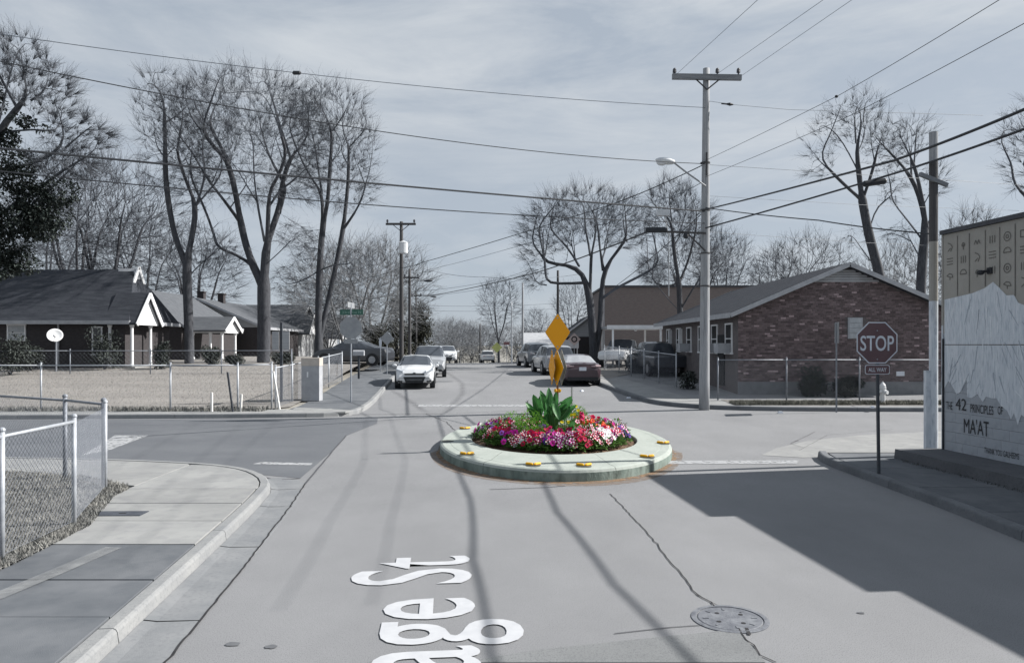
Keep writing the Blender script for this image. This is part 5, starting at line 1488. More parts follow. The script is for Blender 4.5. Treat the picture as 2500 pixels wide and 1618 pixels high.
sign_text(p2, 'ALL WAY', T2, 0, 0, .075, .33, M_signwhite, .012)
for q in (.22, -.3): MB().tube([T @ Vector((0, q, .002)), T @ Vector((0, q, .012))], .012, 8).build('bolt', M_steel, st)

# ---- sign seen edge-on by the right fence
ex, ey = gp(2042, 996, .145)
es = thing('edge_on_sign', 'narrow road sign seen edge on before the brick gable', 'sign', (ex, ey, SW(ey)))
MB().bar((0, 0, -.2), (0, 0, at(2042, 790, ey).z - SW(ey)), .05, .04).build('post', M_galv_dk, es)
T = Matrix.Translation((0, -.03, at(2042, 812, ey).z - SW(ey))) @ Matrix.Rotation(1.38, 4, 'Z') @ Matrix.Rotation(PI / 2, 4, 'X')
MB().prism(rr_(.62, .72, .05), -.003, .003, 0, T).build('panel', M_signback, es)

# ---- back of the far left stop sign with street name blades
fx, fy = gp(857, 982, .145)
fs_ = thing('road_sign', 'back of far corner stop sign under a green street name blade', 'sign', (fx, fy, SW(fy)))
sc2 = F / fy
MB().bar((0, 0, -.2), (0, 0, (982 - 740) / sc2), .055, .045).build('post', M_galv, fs_)
T = Matrix.Translation((0, -.035, (982 - 800) / sc2)) @ Matrix.Rotation(PI / 2, 4, 'X')
MB().prism(octagon(.43), -.003, .003, 0, T).build('panel', M_signback, fs_)
T = Matrix.Translation((0, -.035, (982 - 833) / sc2)) @ Matrix.Rotation(PI / 2, 4, 'X')
MB().prism(rr_(.5, .17, .03), -.003, .003, 0, T).build('plaque', M_signback, fs_)
M_green = pm('street_name_green', srgb(52, 92, 80), srgb(62, 104, 90), 4, .5)
T = Matrix.Translation((.02, 0, (982 - 762) / sc2)) @ Matrix.Rotation(-.05, 4, 'Z') @ Matrix.Rotation(PI / 2, 4, 'X')
bl = MB().prism([(-.43, -.1), (.43, -.1), (.43, .1), (-.43, .1)], -.003, .003, 0, T).build('name_blade', M_green, fs_)
sign_text(bl, '23rd Ave N', T, 0, 0, .09, .7, pm('blade_letters', srgb(120, 150, 142), srgb(130, 160, 150), 9, .6), .01)
T = Matrix.Translation((0, .02, (982 - 745) / sc2)) @ Matrix.Rotation(1.5, 4, 'Z') @ Matrix.Rotation(PI / 2, 4, 'X')
MB().prism([(-.43, -.1), (.43, -.1), (.43, .1), (-.43, .1)], -.003, .003, 0, T).build('name_blade', M_signback, fs_)

# ---- other road signs
def simple_sign(label, px, pyc, pybase, Y, shape, wd, ht, mat, name='road_sign', yaw=0.0, zb=None):
    zb = SW(Y) if zb is None else zb
    b = at(px, pybase, Y); t = thing(name, label, 'sign', (b.x, Y, zb)); zc__ = at(px, pyc, Y).z - zb
    MB().bar((0, 0, -.2), (0, 0, zc__ + ht * .4), .055, .045).build('post', M_galv, t)
    T = Matrix.Translation((0, -.04, zc__)) @ Matrix.Rotation(yaw, 4, 'Z') @ Matrix.Rotation(PI / 2, 4, 'X')
    poly = {'d': [(0, -ht / 2), (wd / 2, 0), (0, ht / 2), (-wd / 2, 0)], 'r': rr_(wd, ht, .04), 'o': [(wd / 2 * math.cos(i * PI / 8), ht / 2 * math.sin(i * PI / 8)) for i in range(16)], 'p': [(-wd / 2, -ht / 2), (wd / 2, -ht / 2), (wd / 2, ht * .1), (0, ht / 2), (-wd / 2, ht * .1)]}[shape]
    p = MB().prism(poly, -.003, .003, 0, T).build('panel', mat, t)
    return t, p, T
simple_sign('grey back of a diamond road sign left of the white car', 945, 826, 895, 41, 'd', .78, .78, M_signback)
simple_sign('slim pale vertical sign beside the diamond sign back', 929, 836, 895, 43, 'o', .16, .62, M_signwhite)
t, p, T = simple_sign('pale yellow green diamond crossing sign at the crest', 1213, 848, 885, 72, 'd', 1.05, 1.05, pm('dull_yellow_green', srgb(176, 182, 112), srgb(188, 194, 126), 4, .6))
t, p, T = simple_sign('small reddish plate sign on the crest corner', 1237, 838, 885, 74, 'r', .62, .3, pm('dull_red', srgb(132, 96, 98), srgb(144, 108, 110), 4, .6))
t, p, T = simple_sign('pale pink diamond sign with dark ring behind the amber sign', 1402, 828, 870, 55, 'd', .95, .95, pm('faded_pink_sign', srgb(176, 160, 156), srgb(188, 172, 168), 4, .6))
ring = MB(); k = 20
for i in range(k):
    a0, a1 = 2 * PI * i / k, 2 * PI * (i + 1) / k
    ring.add([T @ Vector((.14 * math.cos(a0), .14 * math.sin(a0), .006)), T @ Vector((.23 * math.cos(a0), .23 * math.sin(a0), .006)), T @ Vector((.23 * math.cos(a1), .23 * math.sin(a1), .006)), T @ Vector((.14 * math.cos(a1), .14 * math.sin(a1), .006))], [(0, 1, 2, 3)])
ring.build('ring_symbol', M_dark, p)
# twin board sign on a dark post inside the left fence
bx_, by_ = at(687, 985, 27).x, 27
tb = thing('twin_board_sign', 'dark post with two pale boards inside the far left fence', 'sign', (bx_, by_, rise_fl(0, 27)))
MB().box((0, 0, 1.35), (.085, .085, 3.1)).build('post', M_postdk, tb)
for dx_ in (-.19, .19): MB().box((dx_, -.07, at(687, 831, 27).z - rise_fl(0, 27)), (.25, .03, .66)).build('board', M_siding, tb)

# ---- chain link fences
M_wiremesh = pm('dull_mesh_wire', srgb(108, 114, 124), srgb(128, 133, 141), 8, .55, metal=.2)
def fence(name, label, pts, zf, h, rail=True, spacing=.06, wr=.0022, post_r=.03, mat=M_galv, tension=True, posth=None, skip_rail=(), group=None):
    t = thing(name, label, 'fence', (pts[0][0], pts[0][1], zf(*pts[0])), 0, group)
    o = Vector(t.location)
    for i, (x, y) in enumerate(pts):
        z = zf(x, y); hh = h + .06
        p = MB(); p.tube([(x - o.x, y - o.y, z - o.z - .2), (x - o.x, y - o.y, z - o.z + hh)], post_r, 10)
        po = p.build('post', mat, t, smooth=True)
        MB().ball((x - o.x, y - o.y, z - o.z + hh + .012), (post_r * 1.25, post_r * 1.25, post_r * 1.1), 10, 6).build('post_cap', mat, po)
    for i, ((x0, y0), (x1, y1)) in enumerate(zip(pts[:-1], pts[1:])):
        z0, z1 = zf(x0, y0), zf(x1, y1); L = math.hypot(x1 - x0, y1 - y0)
        at_ = lambda u, v: (x0 + (x1 - x0) * u / L - o.x, y0 + (y1 - y0) * u / L - o.y, z0 + (z1 - z0) * u / L + v - o.z)
        if rail and i not in skip_rail:
            r_ = MB(); r_.tube([at_(0, h), at_(L, h)], .022, 8); r_.build('top_rail', mat, t, smooth=True)
        m = MB(); H = h - .02; b0 = .04
        c = -H
        while c < L:
            u0, v0 = c, 0.0; u1, v1 = c + H, H
            if u0 < 0: v0 = -u0; u0 = 0
            if u1 > L: v1 = H - (u1 - L); u1 = L
            if v1 - v0 > .02:
                for fl in (0, 1):
                    a_ = (u0, v0 + b0) if not fl else (u0, H - v0 + b0); b_ = (u1, v1 + b0) if not fl else (u1, H - v1 + b0)
                    if b_[1] > H: b_ = (b_[0] - (b_[1] - H), H)
                    if a_[1] > H: a_ = (a_[0] + (a_[1] - H), H)
                    m.tube([at_(*a_), at_(*b_)], wr, 3, cap=False)
            c += spacing * 1.414
        m.tube([at_(0, b0), at_(L, b0)], wr * 1.2, 3, cap=False)
        m.build('wire_mesh', M_wiremesh, t)
    return t
nlz = lambda x, y: R(y) + .165
fence('chain_link_fence', 'near chain link fence along the sidewalk edge', [(-5.35, 2.0), (-5.5, 5.0), (-5.57, 8.05), (-5.72, 9.63), (-6.62, 12.0)], nlz, 1.33, skip_rail=(3,), spacing=.055, wr=.0019)
fence('chain_link_fence', 'near chain link fence turning left along the cross street', [(-6.70, 12.1), (-7.85, 12.95), (-9.95, 14.1), (-13.5, 14.6), (-17, 15.0)], lambda x, y: R(y) + .16, 1.36, spacing=.055, wr=.0019, post_r=.036, mat=M_galv_dk)
flz = lambda x, y: R(y) + .15
fl_pts = [(-30.5, 24.3), (-25.5, 24.4), (-20.6, 24.5), (-15.65, 24.5), (-11.35, 24.5), (-9.15, 24.6), (-8.15, 25.0)]
fence('chain_link_fence', 'far left chain link fence along the cross street lawn', fl_pts, flz, 1.5, spacing=.13, wr=.0011, mat=M_galv)
fence('chain_link_fence', 'far left chain link fence running back beside the parked white car', [(-8.05, 25.1), (-8.05, 27), (-8.1, 29), (-8.15, 31), (-8.2, 33), (-8.3, 36)], flz, 1.38, spacing=.07, wr=.0028, mat=M_galv)
hfz = lambda x, y: rise_fl(x, y)
fence('chain_link_fence', 'low wire fence in front of the left houses', [(-30, 36.5), (-26, 36.6), (-22, 36.7), (-18, 36.7), (-14.5, 36.8), (-11, 36.8)], hfz, 1.15, spacing=.15, wr=.002, post_r=.03, mat=M_galv_dk)
frz = lambda x, y: R(y) + .16
fence('chain_link_fence', 'chain link fence before the brick gable house', [(7.75, 27.75), (10.35, 27.8), (13.1, 27.8), (15.9, 27.8), (18.8, 27.8)], frz, 1.5, spacing=.075, wr=.0018, mat=M_galv_dk)
fence('chain_link_fence', 'chain link fence of the parking yard beside the maroon car', [(7.35, 33.0), (7.0, 35.2), (6.7, 37.4), (6.4, 39.6), (6.1, 42), (5.7, 45.5)], frz, 1.42, spacing=.075, wr=.0026, mat=M_galv)

# ---- leaning stakes and boards by the left fence
def stake(label, px, ytop, ybase, Y, lean, wd, mat):
    b = at(px, ybase, Y); zb = flz(0, Y); h = at(px, ytop, Y).z - zb
    o = MB().bar((0, 0, -.05), (lean, 0, h), wd, .05).build('stake', mat); o.location = (b.x, Y, zb)
    tag(o, label, 'stake', 'stakes leaning at the far left fence')
M_stakew = pm('white_stake', srgb(206, 205, 202), srgb(218, 217, 214), 8, .8)
stake('short white stake standing at the far left fence', 517, 958, 1006, 24.3, 0, .09, M_stakew)
stake('dark leaning pipe stake at the far left fence', 569, 908, 1010, 24.2, -.18, .06, M_postdk)
stake('pale tapered stake beside the leaning pipe', 588, 962, 1006, 24.3, .02, .07, M_stakew)
stake('white leaning board stake near the twin board sign', 683, 906, 1000, 24.9, -.22, .085, M_stakew)
cab = thing('utility_cabinet', 'tall grey utility cabinet with tan top behind the left fence', 'cabinet', (at(762, 960, 27.6).x, 27.6, rise_fl(0, 27.6)))
MB().box((0, 0, .62), (.66, .5, 1.3)).build('body', M_greytrim, cab)
MB().box((0, 0, 1.42), (.68, .52, .3)).build('lid', pm('tan_lid', srgb(176, 168, 160), srgb(188, 180, 172), 5, .7), cab)
MB().box((-.1, -.255, .95), (.05, .02, .2)).build('handle', M_whitetrim, cab)
# mailbox
mx_, my_ = at(876, 920, 35).x, 35
mbx = thing('mailbox', 'pale kerbside mailbox on a dark post near the stop sign back', 'mailbox', (mx_, my_, rise_fl(0, 35)))
MB().box((0, 0, .5), (.09, .09, 1.1)).build('post', M_postdk, mbx)
mb = MB(); pr = [(-.12, 0)] + [(.12 * -math.cos(PI * i / 8), .14 + .12 * math.sin(PI * i / 8)) for i in range(9)] + [(.12, 0)]
mb.prism(pr, -.26, .26, 0, Matrix.Translation((0, 0, 1.05)) @ Matrix.Rotation(PI / 2, 4, 'Z') @ Matrix.Rotation(PI / 2, 4, 'X')); mb.build('box', M_greytrim, mbx)
# satellite dish on a post
dxx = thing('satellite_dish', 'white satellite dish on a post before the brick house', 'satellite dish', (at(137, 870, 38).x, 38, rise_fl(0, 38)))
zd = at(137, 818, 38).z - rise_fl(0, 38)
MB().tube([(0, 0, -.2), (0, 0, zd)], .045, 8).build('post', M_galv_dk, dxx)
T = Matrix.Translation((0, -.1, zd)) @ Matrix.Rotation(.55, 4, 'Z') @ Matrix.Rotation(1.15, 4, 'X')
MB().lathe([(.02, -.10), (.15, -.09), (.28, -.05), (.36, 0), (.37, .005), (.36, .01), (.28, -.035), (.15, -.075), (.02, -.085)], 20, T=T).build('dish', M_whitetrim, dxx, smooth=True)
MB().tube([T @ Vector((0, -.3, 0)), T @ Vector((.0, -.25, .42))], .02, 6).build('feed_arm', M_whitetrim, dxx)
MB().ball(T @ Vector((0, -.25, .46)), .085, 10, 6).build('feed_horn', M_whitetrim, dxx)
# fire hydrant behind the stop sign
hx, hy = at(2155, 985, 26.6).x, 26.6
hyd = thing('fire_hydrant', 'pale fire hydrant on the far verge behind the stop sign post', 'hydrant', (hx, hy, R(hy) + .16), .5)
M_hyd = pm('hydrant_paint', srgb(196, 198, 200), srgb(212, 213, 214), 7, .5)
MB().lathe([(.13, 0), (.13, .05), (.09, .07), (.085, .5), (.12, .52), (.12, .57)], 16).build('barrel', M_hyd, hyd, smooth=False)
MB().lathe([(.11, .572), (.10, .66), (.06, .72), (.03, .74), (.025, .79)], 16).build('bonnet', M_hyd, hyd)
for s_ in (-1, 1):
    T = Matrix.Translation((s_ * .08, 0, .43)) @ Matrix.Rotation(s_ * PI / 2, 4, 'Y'); MB().lathe([(.05, 0), (.05, .06), (.06, .065), (.055, .1)], 10, T=T).build('hose_outlet', M_hyd, hyd)
T = Matrix.Translation((0, -.08, .4)) @ Matrix.Rotation(PI / 2, 4, 'X'); MB().lathe([(.065, 0), (.065, .07), (.075, .075), (.07, .11)], 12, T=T).build('pumper_outlet', M_hyd, hyd)
# bits of litter
for i, (px, py, dz_) in enumerate(((1905, 1008, 0), (1535, 972, 0), (1420, 955, 0), (2130, 995, .15))):
    x, y = gp(px, py, dz_); o = MB().box((0, 0, .03), (.16, .12, .06), rz=.4 * i, taper=.7).build('litter', M_signwhite); o.location = (x, y, R(y) + dz_); tag(o, ['white scrap of litter on the far right gutter', 'white litter by the kerb below the parking yard', 'small white litter behind the maroon car', 'pale scrap on the verge near the hydrant'][i], 'litter')
for i, (px, py, w_) in enumerate(((1905, 985, 0), )): pass
mp_ = thing('sign_plate', 'small white notice plate on the right fence near the hydrant', 'sign', (at(2199, 912, 27.7).x, 27.72, R(27.7) + .16))
MB().box((0, 0, at(0, 912, 27.7).z - R(27.7) - .16), (.3, .02, .17)).build('plate', M_signwhite, mp_)
# ================================================================== vehicles
M_tyre = pm('tyre_rubber', srgb(34, 34, 37), srgb(46, 46, 48), 10, .85)
M_rim = pm('wheel_rim', srgb(140, 143, 147), srgb(160, 162, 166), 6, .4, metal=.5)
M_cglass = pm('car_glass', srgb(58, 63, 70), srgb(72, 77, 84), 2, .08, spec=.7)
M_plastic = pm('black_trim', srgb(34, 36, 39), srgb(44, 46, 49), 6, .6)
M_headl = pm('headlight_lens', srgb(196, 202, 208), srgb(214, 218, 223), 12, .15, spec=.6)
M_taill = pm('tail_lens', srgb(150, 132, 136), srgb(176, 156, 160), 12, .2)
def paintm(name, c): return pm(name, srgb(*c), srgb(*[min(255, v + 6) for v in c]), 1.5, .3, spec=.5, coat=.6)
TYPES = {
 # t, bottom, belt, top, half width factor, roof half width factor
 'sedan': (4.75, 1.84, [(0, .42, .72, .76, .80, .72), (.012, .30, .82, .88, .90, .80), (.03, .25, .98, 1.03, .95, .82), (.10, .22, 1.03, 1.09, .98, .84), (.17, .2, 1.03, 1.10, .99, .84), (.36, .2, 1.01, 1.41, 1.0, .66), (.48, .2, 1.0, 1.46, 1.0, .68), (.60, .2, .98, 1.43, 1.0, .66), (.77, .2, .97, 1.02, .99, .80), (.90, .22, .88, .93, .96, .76), (.97, .25, .72, .78, .90, .68), (1, .38, .58, .62, .76, .55)]),
 'hatch': (4.35, 1.82, [(0, .42, .78, .84, .82, .74), (.02, .28, 1.0, 1.06, .93, .82), (.10, .22, 1.03, 1.38, .97, .66), (.2, .2, 1.03, 1.44, .99, .68), (.42, .2, 1.0, 1.47, 1.0, .69), (.56, .2, .98, 1.44, 1.0, .66), (.76, .2, .98, 1.03, .99, .80), (.88, .22, .90, .96, .97, .76), (.955, .24, .76, .84, .92, .70), (.985, .27, .62, .70, .86, .62), (1, .36, .52, .56, .78, .55)]),
 'suv': (4.7, 1.9, [(0, .45, .85, .9, .86, .8), (.02, .34, 1.05, 1.12, .95, .84), (.08, .3, 1.1, 1.58, .97, .70), (.16, .28, 1.1, 1.66, .99, .72), (.42, .28, 1.08, 1.70, 1.0, .73), (.58, .28, 1.06, 1.66, 1.0, .70), (.74, .28, 1.05, 1.12, .99, .84), (.88, .3, 1.0, 1.06, .97, .8), (.96, .32, .88, .95, .93, .76), (1, .42, .66, .7, .82, .6)]),
 'pickup': (5.5, 1.98, [(0, .5, .95, 1.0, .95, .9), (.01, .45, 1.05, 1.08, .97, .92), (.36, .42, 1.08, 1.1, .98, .92), (.40, .42, 1.1, 1.72, .98, .74), (.5, .42, 1.1, 1.82, 1.0, .76), (.6, .42, 1.1, 1.80, 1.0, .74), (.70, .42, 1.1, 1.18, .99, .85), (.86, .42, 1.08, 1.13, .98, .85), (.97, .45, 1.0, 1.05, .95, .82), (1, .5, .72, .78, .9, .7)])}
def car(kind, label, pos, yaw, paint, name='parked_car', front=False, rear=False, glass=None, group='cars on the street', cat='car', roofrack=False):
    L, W, st_ = TYPES[kind]
    t = thing(name, label, cat, pos, yaw, group)
    G = {'body': MB(), 'windshield': MB(), 'rear_window': MB()}
    for sd__ in range(2):
        for sg__ in range(2): G[('side_window', sd__, sg__)] = MB()
    # refine stations for rounder shapes
    ST = []
    for a, b in zip(st_[:-1], st_[1:]):
        for k in range(2): ST.append(tuple(x + (y - x) * k / 2 for x, y in zip(a, b)))
    ST.append(st_[-1])
    rows = []
    for (tt, zb, belt, topz, wf, rf) in ST:
        y = (tt - .5) * L; w_ = W / 2 * wf; wr_ = W / 2 * rf; gh = topz - belt
        half = [(0, zb), (w_ * .86, zb), (w_ * .98, zb + .1), (w_, zb + (belt - zb) * .45), (w_ * .985, belt - .1), (w_ * .93, belt), (wr_ + (.03 if gh > .2 else 0), topz - (.07 if gh > .2 else .035)), (wr_ * .86, topz - .012), (0, topz + .015)]
        rows.append([(x, y, z) for x, z in half] + [(-x, y, z) for x, z in half[-2:0:-1]])
    n = len(rows[0]); gh = [s[3] - s[2] for s in ST]
    for i in range(len(rows) - 1):
        for k in range(n):
            j = (k + 1) % n
            q = [rows[i][k], rows[i][j], rows[i + 1][j], rows[i + 1][k]]
            kk = k if k < 8 else n - 1 - k       # mirrored strip index 0..7
            a, b = gh[i], gh[i + 1]; g_ = 'body'
            inner_ = a > .22 and b > .22
            if kk == 5 and inner_ and abs(ST[i][0] - .47) > .03: g_ = ('side_window', int(k > 8), int(ST[i][0] > .47))
            if kk in (6, 7) and abs(a - b) > .08:
                g_ = 'windshield' if (b < a) else 'rear_window'
            G[g_].add(q, [(3, 2, 1, 0)])
    for e, rev in ((0, False), (-1, True)):
        G['body'].add(rows[e], [tuple(range(n)) if not rev else tuple(range(n - 1, -1, -1))])
    for k, mb in G.items():
        if mb.f: mb.build(k if isinstance(k, str) else k[0], paint if k == 'body' else (glass or M_cglass), t, smooth=(k == 'body'))
    # wheels
    wr = .33 if kind in ('sedan', 'hatch') else .37
    for fy in (.19, .82):
        for s_ in (-1, 1):
            T = Matrix.Translation((s_ * (W / 2 - .11), (fy - .5) * L, wr)) @ Matrix.Rotation(PI / 2, 4, 'Y')
            arch = MB(); arch.lathe([(wr + .06, -.115), (wr + .06, .115)], 20, T=T); arch.build('wheel_arch', M_plastic, t)
            wh = MB(); wh.lathe([(wr - .05, -.122), (wr, -.1), (wr, .1), (wr - .05, .122)], 20, T=T); wo = wh.build('wheel', M_tyre, t)
            rm = MB(); rm.lathe([(wr * .66, -.126), (wr * .66, .126)], 14, T=T); rm.build('rim', M_rim, wo)
    # mirrors
    mz = 1.0 if kind in ('sedan', 'hatch') else 1.15
    cw = .70 if kind != 'pickup' else .66
    for s_ in (-1, 1): MB().ball((s_ * (W / 2 + .07), (cw - .5) * L, mz), (.11, .06, .075), 8, 6).build('mirror', paint, t)
    if kind == 'pickup':
        MB().box((0, (.19 - .5) * L, 1.11), (W * .78, L * .34, .02)).build('bed', M_plastic, t)
    if front:
        y1 = L / 2
        for s_ in (-1, 1):
            h = MB(); h.add([(s_ * .46, y1 - .05, .70), (s_ * .80, y1 - .30, .76), (s_ * .78, y1 - .30, .90), (s_ * .50, y1 - .16, .80), ], [(0, 1, 2, 3) if s_ < 0 else (3, 2, 1, 0)])
            h.tube([(s_ * .50, y1 - .075, .745), (s_ * .80, y1 - .30, .83)], [.05, .075], 8); h.build('headlight', M_headl, t)
            f = MB(); f.add([(s_ * .55, y1 + .012, .26), (s_ * .80, y1 - .07, .28), (s_ * .62, y1 - .01, .50)], [(0, 1, 2) if s_ < 0 else (2, 1, 0)]); f.tube([(s_ * .60, y1 - .06, .335), (s_ * .60, y1 - .02, .335)], .07, 8); f.build('fog_intake', M_plastic, t)
        g = MB(); g.prism([(-.38, .24), (.38, .24), (.50, .52), (-.50, .52)], y1 - .05, y1 + .02, 0, Matrix(((1, 0, 0, 0), (0, 0, 1, 0), (0, 1, 0, 0), (0, 0, 0, 1)))); g.build('lower_grille', M_plastic, t)
        g = MB(); g.box((0, y1 - .03, .635), (.9, .07, .065)); g.build('upper_grille', M_plastic, t)
        MB().box((0, y1 + .026, .39), (.70, .012, .016)).build('grille_bar', M_rim, t)
        MB().ball((0, y1 - .045, .70), (.07, .02, .03), 10, 5).build('emblem', M_rim, t)
    if rear:
        y0 = -L / 2
        for s_ in (-1, 1):
            h = MB(); h.tube([(s_ * .42, y0 + .02, .93), (s_ * .62, y0 + .02, .93), (s_ * .86, y0 + .16, .92)], [.04, .06, .05], 8); h.build('tail_light', M_taill, t)
        MB().box((0, y0 - .0, .80), (.34, .04, .17)).build('number_plate', M_signwhite, t)
        MB().box((0, y0 + .01, .33), (1.45, .06, .16)).build('bumper_valance', M_plastic, t)
        MB().box((0, y0 + .02, 1.0), (1.2, .06, .03)).build('boot_lip', M_plastic, t)
    if roofrack:
        for s_ in (-1, 1): MB().tube([(s_ * W * .31, -1.3, 1.72), (s_ * W * .31, .4, 1.74)], .02, 6).build('roof_rail', M_plastic, t)
    return t
P_white = paintm('white_car_paint', (206, 208, 210)); P_silver = paintm('silver_car_paint', (150, 153, 157)); P_maroon = paintm('maroon_car_paint', (66, 52, 58))
P_dark = paintm('dark_car_paint', (52, 55, 61)); P_grey = paintm('grey_car_paint', (112, 116, 121))
RD = .09      # heading of the street
car('hatch', 'white hatchback facing the camera parked at the left kerb', (-4.62, 35.6, R(35) + .0), PI + RD, P_white, front=True)
car('suv', 'grey sport utility car parked behind the white hatchback', (-4.75, 42.5, R(42.5)), PI + RD, P_silver, front=True)
car('hatch', 'small white car far behind the grey parked car', (-5.6, 63, R(62)), PI + RD, P_white, front=True)
car('suv', 'white car seen from behind driving over the crest', (at(1189, 880, 104).x, 104, R(104) + .12), RD, P_white, rear=True, name='moving_car')
car('sedan', 'maroon sedan seen from behind parked at the right kerb', (at(1417, 900, 35.0).x, 37.2, R(36)), RD - .05, P_maroon, rear=True, glass=pm('pale_car_glass', srgb(150, 153, 158), srgb(166, 169, 173), 2, .1, spec=.6))
car('suv', 'silver car half hidden by the amber sign ahead of the maroon sedan', (at(1352, 900, 43).x, 44.5, R(44)), RD + .06, P_silver, rear=True)
car('suv', 'grey car parked furthest along the right kerb', (at(1305, 880, 52).x, 53, R(53)), RD + .08, P_grey, rear=True)
car('pickup', 'white van standing under the carport canopy', (at(1528, 870, 49).x, 50, R(50) + .14), PI - .45, P_white, name='parked_van', cat='van', group='vehicles in the yard')
car('pickup', 'dark pickup truck behind the parking yard fence', (at(1604, 900, 41).x, 41.5, R(41) + .14), .12, P_dark, name='pickup_truck', cat='truck', group='vehicles in the yard')
car('sedan', 'dark car in the driveway behind the far stop sign back', (at(855, 880, 44).x, 45, LZ(45) - .1), PI / 2 - .15, P_dark, group='vehicles in the yard')
# ================================================================== trees and shrubs
M_bark = pm('dark_bark', srgb(58, 60, 65), srgb(78, 80, 85), 3, .9, .6, 12, c3=srgb(44, 46, 50), s3=9, f3=.5, stretch=(3, 3, .7))
M_bark_p = pm('pale_bark', srgb(96, 98, 101), srgb(120, 121, 123), 3, .9, .5, 12, stretch=(3, 3, .7))
M_twig = pm('twig', srgb(66, 70, 77), srgb(88, 92, 99), 2, .9)
M_twig_p = pm('pale_twig', srgb(104, 107, 111), srgb(126, 128, 131), 2, .9)
M_ever = pm('evergreen_leaf', srgb(34, 42, 40), srgb(52, 62, 58), 3, .7, vcol=True)
M_ever2 = pm('juniper_leaf', srgb(56, 58, 52), srgb(78, 80, 70), 3, .8, vcol=True)
M_shrub = pm('shrub_leaf', srgb(56, 62, 60), srgb(80, 86, 82), 3, .8, vcol=True)

def colonize(attr, skel, par, step, dinf, dkill, trop, iters, rng):
    nodes = [np.array(p, float) for p in skel]; parent = list(par)
    N = np.array(nodes); A = np.array(attr); alive = np.ones(len(A), bool)
    d = np.linalg.norm(A[:, None] - N[None], axis=2); near = d.argmin(1); nd = d.min(1)
    dirs = {}; dead = 0
    for i_, q_ in enumerate(parent):
        if q_ >= 0:
            v_ = N[i_] - N[q_]; dirs.setdefault(int(q_), []).append(v_ / (np.linalg.norm(v_) + 1e-9))
    for it in range(iters):
        idx = np.where(alive & (nd < dinf))[0]
        if len(idx) == 0:
            if not alive.any(): break
            idx = np.where(alive)[0]; idx = idx[np.argsort(nd[idx])[:6]]
        acc = {}
        v = A[idx] - N[near[idx]]; v /= np.linalg.norm(v, axis=1)[:, None] + 1e-9
        for k, nn in zip(range(len(idx)), near[idx]):
            if nn in acc: acc[nn] += v[k]
            else: acc[nn] = v[k].copy()
        new = []; base = len(N); madd = False
        for nn, vec in acc.items():
            vec = vec / (np.linalg.norm(vec) + 1e-9) + trop + rng.normal(0, .13, 3)
            vec /= np.linalg.norm(vec) + 1e-9
            cd = dirs.setdefault(int(nn), [])
            if len(cd) >= 3 or any(float(vec @ o_) > .93 for o_ in cd): continue
            cd.append(vec)
            p = N[nn] + vec * step
            new.append(p); parent.append(int(nn))
        if not new:
            dead += 1
            if dead > 6: break
            continue
        new = np.array(new)
        N = np.vstack([N, new])
        d = np.linalg.norm(A[:, None] - new[None], axis=2); m = d.min(1); am = d.argmin(1)
        up = m < nd; near[up] = base + am[up]; nd[up] = m[up]
        alive &= nd > dkill
        if len(N) > 12000: break
    return N, parent

